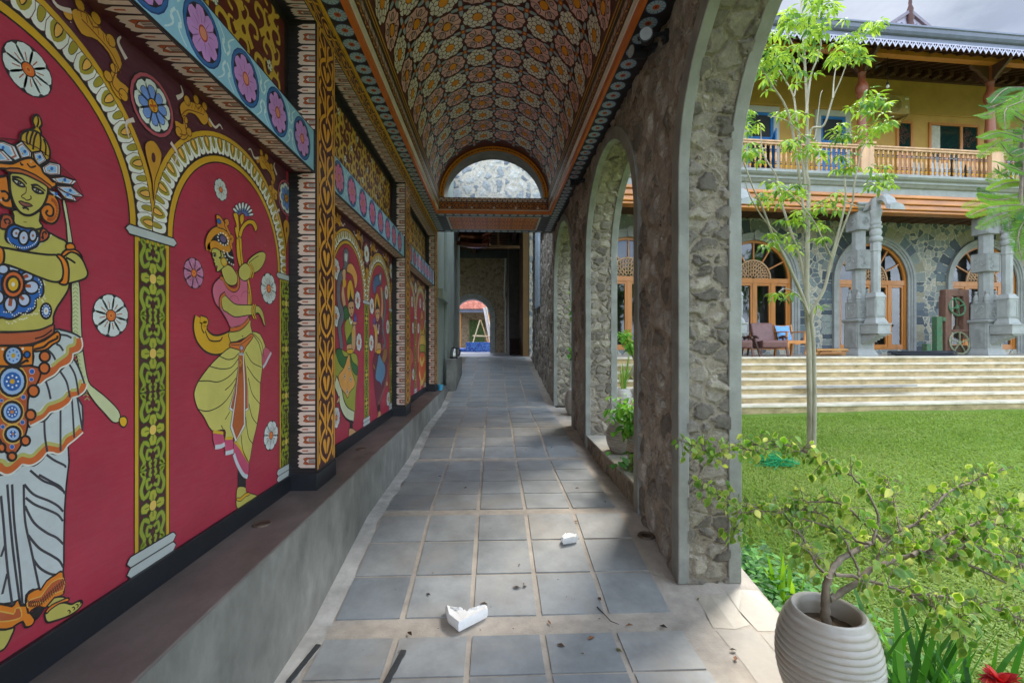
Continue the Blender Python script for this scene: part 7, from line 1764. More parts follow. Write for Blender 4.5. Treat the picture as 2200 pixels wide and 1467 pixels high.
BR = [ (z5([(776, 1230), (772, 1120), (768, 1030), (790, 920)]), d0, d0, .019, .012),
 (z5([(785, 935), (830, 850), (900, 800), (1000, 755), (1060, 742), (1150, 690), (1250, 640), (1330, 560), (1420, 480), (1520, 440), (1600, 400), (1690, 370)]), d0, 2.25, .012, .0025),
 (z5([(785, 1040), (840, 1010), (920, 960), (1000, 890), (1100, 842), (1215, 815), (1300, 825), (1400, 832), (1520, 870), (1640, 930), (1790, 1000)]), d0, 1.9, .013, .004),
 (z5([(1215, 815), (1320, 765), (1450, 742), (1600, 760), (1760, 820)]), 1.76, 1.95, .009, .003),
 (z5([(1290, 800), (1420, 700), (1560, 650), (1700, 690), (1800, 750)]), 1.8, 2.1, .007, .003),
 (z5([(1000, 758), (930, 740), (880, 690), (780, 620), (700, 590), (600, 580), (480, 575), (340, 560), (250, 530), (190, 480), (120, 430)]), 1.74, 2.15, .005, .002),
 (z5([(1010, 750), (1040, 640), (1000, 520), (950, 460), (900, 410), (820, 360), (720, 310), (640, 280), (540, 250), (430, 250), (330, 260)]), 1.74, 2.2, .005, .002),
 (z5([(790, 930), (740, 880), (700, 820), (660, 740), (620, 680), (560, 600)]), d0, 1.9, .006, .002),
 (z5([(945, 930), (930, 870), (880, 760), (820, 690), (700, 640), (560, 600), (430, 590), (330, 600)]), 1.7, 2.0, .005, .002),
 (z5([(1030, 890), (1050, 800), (1100, 740), (1160, 700)]), 1.74, 1.8, .006, .002),
 (z5([(820, 910), (940, 930), (1060, 965), (1200, 1012), (1330, 1085), (1440, 1130), (1470, 1190)]), d0, 1.62, .007, .002),
 (z5([(1200, 1012), (1350, 1020), (1500, 1050), (1640, 1090), (1780, 1150)]), 1.65, 1.7, .005, .002),
 (z5([(330, 590), (290, 660), (330, 700)]), 2.0, 1.98, .004, .002),
 (z5([(560, 250), (420, 280), (300, 260), (200, 300), (110, 260), (20, 225)]), 2.15, 2.25, .004, .002),
 (z5([(1600, 760), (1640, 640), (1690, 560), (1760, 560)]), 1.9, 2.1, .005, .002),
 (z5([(1060, 742), (960, 640), (860, 560), (740, 540), (600, 560)]), 1.75, 1.95, .006, .002),
 (z5([(1420, 832), (1500, 760), (1560, 780), (1700, 830), (1790, 870)]), 1.8, 1.75, .005, .002),
 (z5([(1150, 690), (1120, 560), (1080, 480), (1100, 420)]), 1.85, 2.1, .005, .002),
 (z5([(1640, 930), (1690, 850), (1790, 800)]), 1.88, 1.9, .004, .002)]
mb = MB(); lv = MB(); rl = random.Random(77)
VG = [hx('7ea642'), hx('6c983c'), hx('8cb44a'), hx('96b858'), hx('74994c')]; VY = [hx('a9b858'), hx('98ae4c'), hx('b6c070')]
for bi, (pts, da, db, ra, rb) in enumerate(BR):
    P = path_px(pts, da, db); n = len(P)
    P = [p+Vector((rl.uniform(-1, 1), rl.uniform(-1, 1), rl.uniform(-1, 1)))*.003 for p in P]
    mb.tube(P, [ra+(rb-ra)*i/(n-1) for i in range(n)], 7)
    if bi == 0: continue
    L_ = sum((P[i+1]-P[i]).length for i in range(n-1)); tot = int(L_*(185 if bi not in (2, 9) else 90))
    for k in range(tot):
        f = rl.random()**.8
        if bi in (1, 2, 5, 6, 8) and f < .28: continue
        i = min(n-2, int(f*(n-1))); p = P[i].lerp(P[i+1], rl.random())
        off = Vector((rl.gauss(0, 1), rl.gauss(0, 1), rl.gauss(.15, 1))).normalized()*rl.uniform(.01, .085)
        q = p+off
        if off.length > .03: mb.tube([p, p.lerp(q, .5)+Vector((0, 0, .006)), q], [.0016, .0013, .001], 4, cap=False)
        dr = Vector((rl.gauss(0, .5), rl.gauss(0, .5), -rl.uniform(.3, 1.2))); up = Vector((rl.gauss(0, .5), rl.gauss(-.6, .4), .8))
        s = rl.uniform(.55, 1.2); up = (up-dr.normalized()*up.dot(dr.normalized())).normalized(); cg = rl.choice(VG); young = rl.random() < .18
        leaf(lv, q, dr, up, .042*s, .029*s, rl.choice(VY) if rl.random() < .65 or young else cg, .2, seg=4)
        if not young: leaf(lv, q+up*.0012+dr.normalized()*.003*s, dr, up, .038*s, .0235*s, cg, .3, seg=4)
mb.build('branches', BKR, shrub, smooth=True, angle=60); lv.build('leaves', leafmat('shrub_leaves', .45, .5, 1.5), shrub, fix=False)
# ------------------------------------------------------------------ slender tree on the lawn
TP = onZ(1740, 966, ZL)
tree = thing('slender_tree', 'slender pale barked tree with hanging bright green leaves on the lawn', 'tree', TP)
TD = 6.74
STEMS = [([(1741, 975), (1741, 900), (1739, 800), (1738, 741), (1733, 640), (1735, 536), (1737, 400), (1732, 368), (1734, 245), (1729, 132), (1722, 15), (1718, -90)], 0, .3, .050, .012),
 ([(1748, 975), (1750, 860), (1748, 740), (1744, 672), (1771, 621), (1786, 553), (1796, 519), (1816, 434), (1814, 383)], -.1, -.5, .032, .011),
 ([(1737, 690), (1725, 640), (1703, 590), (1686, 553), (1662, 509), (1640, 451), (1618, 403), (1596, 344)], 0, -.6, .030, .008),
 ([(1733, 640), (1720, 560), (1680, 440), (1668, 380), (1640, 330), (1634, 270)], .1, .5, .026, .006),
 ([(1733, 500), (1706, 300), (1688, 230), (1660, 185), (1633, 141)], .1, -.4, .022, .006),
 ([(1733, 420), (1712, 260), (1704, 205), (1683, 166), (1672, 150)], .1, .4, .020, .006),
 ([(1706, 209), (1712, 170), (1703, 123)], .2, .3, .014, .005),
 ([(1733, 350), (1742, 280), (1770, 270), (1789, 212), (1805, 175), (1818, 140)], .1, -.4, .024, .006),
 ([(1789, 212), (1792, 170), (1797, 140)], -.3, -.3, .012, .005),
 ([(1732, 245), (1742, 165), (1755, 130), (1764, 100), (1762, 78)], .1, .3, .018, .005),
 ([(1729, 132), (1705, 100), (1692, 70), (1682, 48)], .2, .1, .014, .004),
 ([(1745, 300), (1752, 290), (1762, 210), (1767, 195)], .2, .5, .012, .004),
 ([(1771, 621), (1800, 520), (1830, 440), (1835, 400), (1850, 330), (1868, 300)], -.3, -.7, .018, .005),
 ([(1786, 553), (1770, 520), (1745, 470), (1700, 420), (1670, 400)], -.4, -.8, .016, .004),
 ([(1744, 690), (1720, 640), (1690, 620), (1672, 628)], -.2, -.5, .012, .004),
 ([(1748, 690), (1755, 660), (1748, 640)], -.2, -.3, .008, .004),
 ([(1668, 500), (1640, 470), (1610, 420), (1600, 380)], -.3, -.6, .014, .005),
 ([(1814, 434), (1850, 445), (1872, 440)], -.5, -.8, .010, .004),
 ([(1733, 300), (1690, 260), (1650, 250)], 0, -.3, .010, .004)]
mb = MB()
for pts, a_, b_, ra, rb in STEMS:
    P = path_px(pts, TD+a_, TD+b_); n = len(P); mb.tube(P, [ra+(rb-ra)*(i/(n-1))**.8 for i in range(n)], 9 if ra > .03 else 6)
mb.build('trunk', pm('pale_bark', hx('a39a86'), .85, 8, .25, .4, 40, dirt=hx('7d7a5c'), dscale=5, damt=.6, stretch=(1, 1, .4)), tree, smooth=True, angle=70)
LC = [hx('7ea438', .85), hx('96b844', .9), hx('6a923a', .85), hx('a4c24e', .9), hx('5a8440', .85)]
CLU = [(1640, 120, 34, 9), (1668, 140, 30, 8), (1620, 150, 26, 6), (1700, 100, 34, 9), (1735, 80, 30, 8), (1765, 60, 26, 7), (1700, 20, 26, 7), (1745, -5, 34, 10), (1735, 30, 26, 6), (1775, 12, 24, 6), (1690, 50, 20, 5), (1850, 65, 30, 8), (1875, 50, 26, 6), (1825, 105, 32, 9), (1800, 125, 28, 7), (1845, 120, 26, 6), (1600, 245, 24, 5), (1612, 275, 26, 6), (1690, 240, 24, 5), (1720, 250, 22, 5), (1862, 205, 30, 8), (1885, 215, 24, 6), (1845, 230, 24, 5), (1890, 262, 32, 8), (1860, 285, 30, 7), (1910, 270, 22, 5), (1800, 275, 26, 6), (1820, 300, 28, 7), (1605, 325, 28, 7), (1630, 335, 24, 5), (1730, 310, 28, 7), (1750, 320, 24, 5), (1700, 300, 22, 4), (1810, 345, 26, 6), (1830, 355, 22, 5), (1885, 378, 28, 7), (1870, 400, 24, 5), (1905, 370, 18, 3), (1660, 405, 28, 6), (1690, 420, 28, 7), (1640, 425, 22, 4), (1715, 400, 22, 4), (1790, 430, 24, 5), (1770, 440, 22, 4), (1720, 455, 24, 5), (1700, 480, 26, 6), (1670, 515, 28, 6), (1705, 530, 24, 5), (1645, 525, 18, 3), (1760, 475, 20, 4), (1690, 628, 18, 4), (1675, 632, 14, 2), (1757, 658, 12, 2), (1770, 510, 20, 3), (1655, 70, 20, 4), (1720, 150, 26, 6), (1650, 170, 26, 5), (1745, 120, 24, 5)]
lv = MB(); rl = random.Random(31)
for x, y, r, nw in CLU:
    dd = rl.uniform(-.55, .55)
    for w_ in range(nw):
        c = atd(x+rl.gauss(0, .5)*r, y+rl.gauss(0, .5)*r*.8, TD+dd+rl.gauss(0, .18)); nl = rl.choice((6, 7, 8)); a0 = rl.uniform(0, 6.28); tone = rl.random(); tlt = Vector((rl.gauss(0, .3), rl.gauss(0, .3), 0))
        for k in range(nl):
            a_ = a0+2*pi*k/nl; d = Vector((cos(a_), sin(a_), rl.uniform(-.75, .15)))+tlt; s = rl.uniform(.75, 1.2)
            leaf(lv, c+d*.02, d, Vector((0, 0, 1)), .125*s, .042*s, LC[min(4, int(tone*5*rl.uniform(.7, 1.2)))], .35)
lv.build('crown', M['leaf'], tree, fix=False)
net = thing('green_net', 'crumpled bright green net lying on the lawn behind the potted shrub', 'net', onZ(1665, 985, ZL)); p = onZ(1668, 1000, ZL); mb = MB(hx('1f9a5c')); rl = random.Random(4)
for i in range(40):
    a_ = rl.uniform(0, 6.28); mb.tube([p+Vector((rl.gauss(0, .13), rl.gauss(0, .1), abs(rl.gauss(.05, .05)))) for _ in range(4)], .004, 4, cap=False)
mb.build('net_mesh', M['matt'], net)
# ------------------------------------------------------------------ feathery fronds of a tree standing just outside the frame
fr_ = thing('feathery_tree', 'feathery leaved tree whose bright fronds reach in at the right edge', 'tree', (6.2, 4.1, ZL))
B0 = Vector((6.2, 4.1, ZL)); mb = MB(); C0 = atd(2215, 330, 4.6); C1 = atd(2180, 360, 4.5)
mb.tube([B0, B0+Vector((.05, 0, 1.2)), atd(2290, 520, 4.75), atd(2225, 430, 4.6), atd(2188, 350, 4.55), atd(2210, 250, 4.6), atd(2240, 120, 4.7)], [.09, .075, .05, .035, .03, .024, .015], 9)
rl = random.Random(15)
FR = [((2205, 215), (2125, 245), (2100, 250)), ((2220, 190), (2165, 190), (2128, 222)), ((2210, 270), (2170, 245), (2150, 262)), ((2200, 300), (2150, 285), (2106, 298)), ((2195, 310), (2140, 315), (2100, 320)), ((2190, 395), (2150, 372), (2122, 390)), ((2200, 370), (2160, 355), (2140, 348)), ((2195, 440), (2130, 445), (2077, 466)), ((2200, 420), (2140, 430), (2098, 420)), ((2205, 450), (2150, 470), (2098, 492)), ((2210, 480), (2170, 478), (2168, 497)), ((2230, 460), (2190, 500), (2185, 540)), ((2225, 250), (2190, 215), (2160, 232)), ((2230, 330), (2195, 320), (2172, 330)), ((2240, 180), (2200, 205), (2180, 250)), ((2215, 350), (2180, 330), (2150, 310)), ((2235, 400), (2200, 440), (2170, 455)), ((2240, 290), (2205, 275), (2185, 285)), ((2230, 380), (2190, 340), (2175, 345)), ((2250, 430), (2210, 455), (2196, 480))]
lv = MB(); FC = [hx('6ea022', .75), hx('80b02c', .75), hx('589028', .7), hx('8eb838', .75), hx('3f7a26', .7)]
FR = FR+[tuple((x+rl.uniform(-14, 14), y+rl.uniform(-22, 22)) for x, y in f) for f in FR]
for i, pts in enumerate(FR):
    da = 4.55+rl.uniform(-.25, .25); P = path_px(pts, da, da-rl.uniform(0, .35)); n = len(P)
    mb.tube(P, [.006-.004*k/(n-1) for k in range(n)], 5); mb.tube([atd(2200, 330+rl.uniform(-60, 60), 4.58), P[0]], .008, 5)
    nrm = Vector((-.55, -.75, rl.uniform(.0, .7))).normalized(); tot = sum((P[k+1]-P[k]).length for k in range(n-1)); m_ = int(tot/.0125); col = rl.choice(FC)
    for k in range(m_):
        f = (k+.5)/m_; q = f*(n-1); j = min(n-2, int(q)); c = P[j].lerp(P[j+1], q-j); t = (P[j+1]-P[j]).normalized(); sd = t.cross(nrm).normalized()
        Lf = .074*(sin(pi*min(1, f*.93+.07))**.5)*rl.uniform(.85, 1.1)
        for s in (-1, 1):
            d = (sd*s*.95+t*.32+Vector((0, 0, -.10+rl.uniform(-.05, .05)))).normalized(); leaf(lv, c, d, nrm, Lf, .0056, tuple(q*rl.uniform(.8, 1.15) for q in col), .2)
mb.build('trunk', MATS['bark_grey_brown'], fr_, smooth=True); lv.build('fronds', M['leaf'], fr_, fix=False)
# ------------------------------------------------------------------ low plants by the paving
def blade(mb, base, d, L_, W_, col, droop=.5, n=6):
    d = Vector(d).normalized(); s = d.cross(Vector((0, 0, 1)))
    s = Vector((1, 0, 0)) if s.length < 1e-3 else s.normalized(); h = Vector((d.x, d.y, 0)); h = h.normalized() if h.length > 1e-3 else Vector((1, 0, 0)); vs = []
    for i in range(n+1):
        f = i/n; c = base+d*L_*f+h*(droop*L_*f**2.2*.5)-Vector((0, 0, 1))*(droop*L_*f**3*.45); w = W_*(.55+.9*f*(1-f)*2)*(1-f**4)*.5+.0006; vs += [c-s*w, c+s*w]
    mb.add(vs, [(2*i, 2*i+1, 2*i+3, 2*i+2) for i in range(n)], col)
IG = [hx('3d7a26'), hx('4f9030'), hx('2f6422'), hx('66a53a')]; rl = random.Random(6)
def iris(label, px, py, nb, Lr, cols, z=ZL, spread=.5):
    p = onZ(px, py, z); t = thing('sword_leaf_plant', label, 'plant', p, group='sword leaved plants beside the paving'); mb = MB()
    for k in range(nb):
        a_ = rl.uniform(0, 6.28); b = p+Vector((rl.gauss(0, .05), rl.gauss(0, .05), -.01)); blade(mb, b, (cos(a_)*rl.uniform(.05, spread), sin(a_)*rl.uniform(.05, spread), 1), rl.uniform(*Lr), rl.uniform(.016, .028), rl.choice(cols), rl.uniform(.05, .5))
    mb.build('blades', M['leaf'], t, fix=False)
YG2 = [hx('86b832'), hx('98c63c'), hx('6ea42c')]
iris('clump of light yellow green sword leaves behind the large ribbed pot', 1690, 1335, 12, (.30, .55), YG2, spread=.22)
iris('dark green sword leaves close beside the right side of the large ribbed pot', 1935, 1640, 26, (.42, .70), IG)
iris('dark green sword leaf clump in the bottom right of the lawn edge', 2040, 1560, 24, (.36, .62), IG)
iris('tall dark green sword leaves reaching up right of the pot shrub', 2105, 1640, 18, (.36, .60), IG)
iris('small dark green sword leaves between the pot and the lawn', 1960, 1490, 14, (.34, .58), IG)
p = onZ(2152, 1700, ZL); t = thing('red_flower', 'bright red double flower just showing at the bottom right corner', 'flower', p); ft = atd(2150, 1470, 1.62); mb = MB(hx('c41f24', 1.1)); rl = random.Random(2)
for k in range(34):
    a_ = rl.uniform(0, 6.28); el = rl.uniform(-.1, 1.3); d = Vector((cos(a_)*cos(el), sin(a_)*cos(el), sin(el))); leaf(mb, ft+d*.008, d, Vector((0, 0, 1)), rl.uniform(.04, .062), rl.uniform(.03, .045), hx(rl.choice(['c41f24', 'd8362e', 'a81620', 'e0503e']), 1.05), .3)
mb.build('petals', M['leaf'], t, fix=False); mb = MB(hx('4a7a2a')); mb.tube([p, p.lerp(ft, .5)+Vector((.02, 0, 0)), ft], .005, 6)
for k in range(8): leaf(mb, p.lerp(ft, .4+.07*k), Vector((rl.gauss(0, 1), rl.gauss(0, 1), .3)), Vector((0, 0, 1)), .09, .035, hx('4a7a2a'), .3)
mb.build('stem', M['leaf'], t, fix=False)
# ground cover along the edge of the paving
mb = MB(); rl = random.Random(44); GC = [hx('3f7a34'), hx('4f8f3c'), hx('63a546'), hx('2f6430'), hx('7ab552')]
for k in range(2600):
    y = rl.uniform(1.3, 3.3); wd = .42 if y > 2.2 else .35; x = 1.45+abs(rl.gauss(0, .5))*wd*1.2
    if x > 2.2: continue
    z = ZL+rl.random()**1.3*(.24 if x < 1.85 else .12); a_ = rl.uniform(0, 6.28)
    leaf(mb, Vector((x, y, z)), Vector((cos(a_), sin(a_), rl.uniform(-.3, .5))), Vector((0, 0, 1)), rl.uniform(.035, .065), rl.uniform(.022, .04), rl.choice(GC), .3)
tag(mb.build('ground_cover', M['leaf'], fix=False), 'low glossy green ground cover along the edge of the paving', 'ground cover', kind='stuff')
# broad leafed clumps in the lawn near the edge
mb = MB(); rl = random.Random(45)
for k in range(3600):
    p = onZ(rl.uniform(1700, 2230), 1170+300*rl.random()**.8, ZL)
    if p.x < 1.6: continue
    a_ = rl.uniform(0, 6.28); leaf(mb, p+Vector((0, 0, rl.uniform(0, .045))), Vector((cos(a_), sin(a_), rl.uniform(0, .6))), Vector((0, 0, 1)), rl.uniform(.012, .026), rl.uniform(.007, .013), rl.choice([hx('7c9e38', .8), hx('8cac46', .8), hx('6e9430', .8), hx('98b454', .8)]), .3)
tag(mb.build('clover_cover', M['leaf'], fix=False), 'small leaved green clover spreading over the nearest lawn', 'ground cover', kind='stuff')
# ------------------------------------------------------------------ pots in the arches and on the steps
def bush(t_name, label, base, n, R, H, L_, cols, seed, stems=5, grp=None, droop=.25):
    t = thing(t_name, label, 'plant', base, group=grp); r = random.Random(seed); lv = MB(); st_ = MB(hx('6a6a3a'))
    for k in range(stems):
        a_ = r.uniform(0, 6.28); e = base+Vector((cos(a_)*R*.6, sin(a_)*R*.6, H*r.uniform(.6, 1))); st_.tube([base-Vector((0, 0, .02)), base.lerp(e, .5)+Vector((0, 0, H*.15)), e], [.006, .005, .002], 5)
        for j in range(n//stems):
            f = r.uniform(.25, 1.05); c = base.lerp(e, f)+Vector((0, 0, H*.3*f*(1-f)))+Vector((r.gauss(0, .04), r.gauss(0, .04), r.gauss(0, .03))); d = Vector((r.gauss(0, 1), r.gauss(0, 1), r.uniform(-.8, .3)))
            s = r.uniform(.7, 1.2); leaf(lv, c, d, Vector((0, 0, 1)), L_*s, L_*.62*s, r.choice(cols), droop)
    st_.build('stems', M['matt'], t, smooth=True); lv.build('leaves', M['leaf'], t, fix=False)
BG = [hx('5a9a34'), hx('74b23e'), hx('4a8430'), hx('8cc24c')]
zl = .335
q1 = onZ(1322, 973, zl); q2 = onZ(1356, 1003, zl); q3 = onZ(1390, 1030, zl)
make_pot('ribbed pale pot at the far end of the stone sill', (q1.x+.10, q1.y+.05, zl), .165, .27, .11); make_pot('ribbed pale pot in the middle of the stone sill holding the shoots with faded flowers', (q2.x+.14, q2.y+.05, zl), .155, .25, .105); make_pot('ribbed pot at the near end of the stone sill partly behind the near pillar', (q3.x+.15, q3.y+.05, zl), .15, .23, .10)
bush('potted_shrub', 'leafy arching shrub in the pots on the stone sill', Vector((q2.x+.06, q2.y+.12, zl+.2)), 230, .34, .32, .085, BG, 5, 11)
bush('potted_shrub', 'low bright shoot hanging over the edge of the stone sill', Vector((q2.x-.02, q2.y-.12, zl+.04)), 26, .18, .08, .09, BG, 8, 3)
bush('potted_shrub', 'bright shoot reaching up above the far pot on the stone sill', Vector((q1.x+.06, q1.y+.0, zl+.22)), 46, .24, .30, .075, BG, 18, 4)
t = thing('faded_flowers', 'cluster of faded pinkish brown flowers over the pots on the stone sill', 'flowers', Vector((q2.x+.05, q2.y-.08, zl+.22))); mb = MB(); rl = random.Random(9)
for c in (Vector((q2.x+.03, q2.y-.10, zl+.25)), Vector((q2.x+.10, q2.y-.10, zl+.235))):
    for k in range(22):
        d = Vector((rl.gauss(0, 1), rl.gauss(0, 1), rl.gauss(0, 1))).normalized(); leaf(mb, c, d, Vector((0, 0, 1)), .042, .026, hx(rl.choice(['c48a70', 'b9705a', 'a8604a', 'd0a088'])), .3)
mb.build('petals', M['leaf'], t, fix=False)
q4 = onZ(1232, 893, zf(6.9)); make_pot('tall ribbed pot with a climbing vine behind the second pillar', (q4.x+.06, q4.y+.1, zf(6.9)+.005), .17, .36, .11)
t = thing('climbing_vine', 'thin climbing vine on a cane in the tall pot behind the second pillar', 'vine', Vector((q4.x+.06, q4.y+.1, zf(6.9)+.3))); mb = MB(hx('8a8a6a')); lv = MB(); rl = random.Random(3); vb = Vector((q4.x+.06, q4.y+.1, zf(6.9)+.3))
mb.tube([vb, vb+Vector((-.02, 0, 1.6))], .008, 6); mb.build('cane', M['matt'], t)
for k in range(90):
    f = rl.choice((rl.uniform(.2, .5), rl.uniform(.68, 1.)))*1.6 if k % 3 else rl.uniform(.3, .45)*1.6; d = Vector((rl.gauss(0, 1), rl.gauss(0, 1), rl.uniform(-1, .2))); leaf(lv, vb+Vector((-.02+rl.gauss(0, .05), rl.gauss(0, .05), f)), d, Vector((0, 0, 1)), .075, .055, rl.choice(BG), .3)
lv.build('leaves', M['leaf'], t, fix=False)
# pots on the steps, seen through the middle arch
for i, (px, py, w_, label) in enumerate(((1338, 866, -1.6, 'ribbed white pot of tall striped leaves on the stone steps, left of its pair'), (1372, 866, -1.6, 'ribbed white pot on the stone steps, right of its pair'), (1372, 812, -.9, 'pale pot higher up on the stone steps behind the near pillar'))):
    u_, z_ = onW(px, py, w_); k_ = round((ZTER-z_)/RH); zz = ZTER-RH*k_; make_pot(label, fac(u_, w_-.02, zz+.004), .19, .34, .13)
    if i < 2:
        b = fac(u_, w_-.02, zz+.32); t = thing('snake_plant', ['tall striped sword leaves in the left pot on the steps', 'yellow green leafy plant in the right pot on the steps'][i], 'plant', b); mb = MB(); rl = random.Random(i)
        for k in range(22):
            a_ = rl.uniform(0, 6.28); blade(mb, b+Vector((rl.gauss(0, .04), rl.gauss(0, .04), 0)), (cos(a_)*rl.uniform(0, .4), sin(a_)*rl.uniform(0, .4), 1), rl.uniform(.5, 1.0) if i == 0 else rl.uniform(.3, .7), .035, rl.choice([hx('8aa848'), hx('6a9a3a'), hx('b0bc62')]), rl.uniform(0, .5))
        mb.build('blades', M['leaf'], t, fix=False)
bush('leafy_plant', 'leafy bright green plant behind the pots on the stone steps', fac(*(lambda a_: (a_[0], -.9))(onW(1362, 812, -.9)), ZTER-RH*2+.3), 420, .6, .75, .11, BG+[hx('b0c24a')], 12, 9)
# ------------------------------------------------------------------ furniture and odds and ends on the terrace
M['leather'] = pm('brown_leather', hx('6e4a44'), .45, 8, .2, .15, 60, spec=.5)
def armchair():
    t = thing('leather_armchair', 'x', 'armchair', group='brown leather armchairs on the terrace')
    mb = MB(); mb.prism([(-.34, -.46, .24), (-.34, .30, .20), (-.34, .30, .40), (-.34, -.42, .46), (-.34, -.47, .44)], (.68, 0, 0)); mb.build('seat_cushion', M['leather'], t, world=False, bev=.04)
    mb = MB(); mb.prism([(-.32, .16, .40), (-.32, .40, .98), (-.32, .54, .98), (-.32, .34, .36)], (.64, 0, 0)); mb.build('back_cushion', M['leather'], t, world=False, bev=.04)
    for s in (-1, 1):
        x = s*.39; mb = MB(); mb.prism([(x-.03, -.30, .54), (x-.03, -.12, .60), (x-.03, .24, .56), (x-.03, .40, .62), (x-.03, .40, .56), (x-.03, .2, .49), (x-.03, -.12, .53), (x-.03, -.30, .49)], (.06, 0, 0)); mb.build('armrest', M['dwood'], t, world=False, bev=.012)
        mb = MB(); mb.bar((x, -.02, .54), (x, -.44, 0), .05, .045); mb.build('leg', M['dwood'], t, world=False, bev=.006)
        mb = MB(); mb.bar((x, .22, .56), (x, .46, 0), .05, .045); mb.build('leg', M['dwood'], t, world=False, bev=.006)
        mb = MB(); mb.bar((x*.85, -.38, .26), (x*.9, -.42, .0), .035); mb.build('front_foot', M['dwood'], t, world=False)
    return t
ach = armchair()
u1 = onW(1652, 765, .95)[0]; u2 = onW(1596, 765, .95)[0]
ach.location = fac(u1, 1.0, ZTER); ach.rotation_euler = (0, 0, PHI+radians(-12)); ach['label'] = 'brown leather armchair with splayed wooden legs standing left of the blue cushion chair'
a2 = dup(ach, fac(u2-.28, .95, ZTER), PHI+radians(-12), 'brown leather armchair half hidden behind the near arcade pillar')
u3 = onW(1703, 765, .85)[0]
wc = thing('wooden_chair', 'carved wooden armchair with curved front legs beside the arched door', 'chair', fac(u3, .95, ZTER), PHI)
W_ = M['wood']
mb = MB(); mb.box(-.29, .29, -.28, .26, .40, .45); mb.prism([(x, -.29, z) for x, z in ((-.29, .41), (-.29, .34), (-.15, .36), (0, .32), (.15, .36), (.29, .34), (.29, .41))], (0, .03, 0)); mb.build('seat', W_, wc, world=False, bev=.01)
for s in (-1, 1):
    mb = MB(); mb.tube([(s*.27, -.26, .40), (s*.30, -.29, .30), (s*.285, -.28, .18), (s*.265, -.265, .07), (s*.29, -.30, .02), (s*.29, -.31, 0)], [.035, .038, .028, .022, .028, .024], 8); mb.build('leg', W_, wc, world=False, smooth=True)
    mb = MB(); mb.bar((s*.26, .24, .42), (s*.26, .30, 0), .05); mb.build('leg', W_, wc, world=False)
    mb = MB(); mb.bar((s*.26, .24, .42), (s*.26, .32, .92), .045); mb.build('back_post', W_, wc, world=False)
    mb = MB(); mb.bar((s*.28, -.22, .45), (s*.28, -.22, .68), .045); mb.build('arm_support', W_, wc, world=False)
    mb = MB(); mb.box(s*.28-.035, s*.28+.035, -.28, .28, .68, .715); mb.build('armrest', W_, wc, world=False, bev=.01)
mb = MB(); mb.bar((-.26, .32, .88), (.26, .32, .88), .07, .04); mb.bar((-.26, .27, .60), (.26, .27, .60), .05, .03); mb.build('back_rail', W_, wc, world=False)
cu = thing('blue_cushion', 'light blue square cushion leaning in the carved wooden chair', 'cushion', fac(u3-.08, 1.02, ZTER+.46), PHI); mb = MB(hx('6ea0cc'))
mb.grid(lambda u, v: ((u-.5)*.46*(1-.06*sin(pi*v)), .02+.16*v-.05*sin(pi*u)*sin(pi*v), v*.44*(1-.06*sin(pi*u))), 10, 10); mb.grid(lambda u, v: ((u-.5)*.46*(1-.06*sin(pi*v)), .02+.16*v+.06*sin(pi*u)*sin(pi*v), v*.44*(1-.06*sin(pi*u))), 10, 10); mb.build('cushion_body', pm('blue_cotton', hx('6c9cc8'), .9, 20, .15, .2), cu, world=False, smooth=True)
wp_ = thing('wood_pile', 'low pile of brown wood offcuts on the terrace beside the column', 'wood pile', fac(onW(1777, 762, .9)[0], .9, ZTER), PHI); rl = random.Random(5)
for k in range(14):
    mb = MB(hx(rl.choice(['9a6a3e', 'b8874e', '7a4e2e', 'c49a62']))); z = .03+.05*(k//4); y = rl.uniform(-.2, .2); mb.bar((-.5+rl.uniform(-.05, .2), y, z), (.45+rl.uniform(-.15, .1), y+rl.uniform(-.1, .1), z+rl.uniform(-.01, .02)), .09, .045); mb.build('offcut', M['matt'], wp_, world=False)
cc = thing('cable_coil', 'flat coil of black cable lying on the terrace between the columns', 'cable', fac(onW(1965, 762, 1.0)[0], .75, ZTER), PHI); mb = MB(hx('2a2c32')); rl = random.Random(8)
for k in range(14):
    a_, b_ = rl.uniform(.75, 1.15), rl.uniform(.18, .34); mb.tube([(a_*cos(t)+rl.uniform(-.03, .03), b_*sin(t), .02+.011*k*.7+.01*sin(t*2+k)) for t in np.linspace(0, 2*pi, 30)], .014, 5, cap=False)
mb.build('cable_loops', M['matt'], cc, world=False, smooth=True)
# old wooden press
u4 = onW(2038, 762, 1.3)[0]
pr_ = thing('old_press', 'old timber framed machine with green iron wheels beside the second column', 'machine', fac(u4, 1.3, ZTER), PHI)
RB = pm('weathered_red_wood', hx('6a4c3e'), .85, 9, .3, .3, 40, stretch=(1, 1, .3)); GI = pm('worn_green_paint', hx('3f6a4a'), .6, 14, .3, .2, 50, dirt=hx('6a5a40'), dscale=6, damt=.6)
for nm, b6, m_ in (('post', (-.22, .0, -.1, .12, 0, 1.85), RB), ('post', (.42, .62, -.1, .1, .5, 1.85), RB), ('top_beam', (-.2, .62, -.09, .11, 1.84, 2.05), RB), ('green_post', (-.5, -.3, -.08, .08, 0, 1.2), GI), ('green_block', (-.3, -.2, -.1, .02, 1.05, 1.18), GI), ('low_block', (-.85, -.7, -.08, .08, 0, .35), GI), ('shelf', (.0, .62, -.12, .12, .72, .80), RB), ('slide', (.22, .34, -.05, .05, 1.2, 1.84), RB)):
    mb = MB(); mb.box(*b6); mb.build(nm, m_, pr_, world=False, bev=.012)
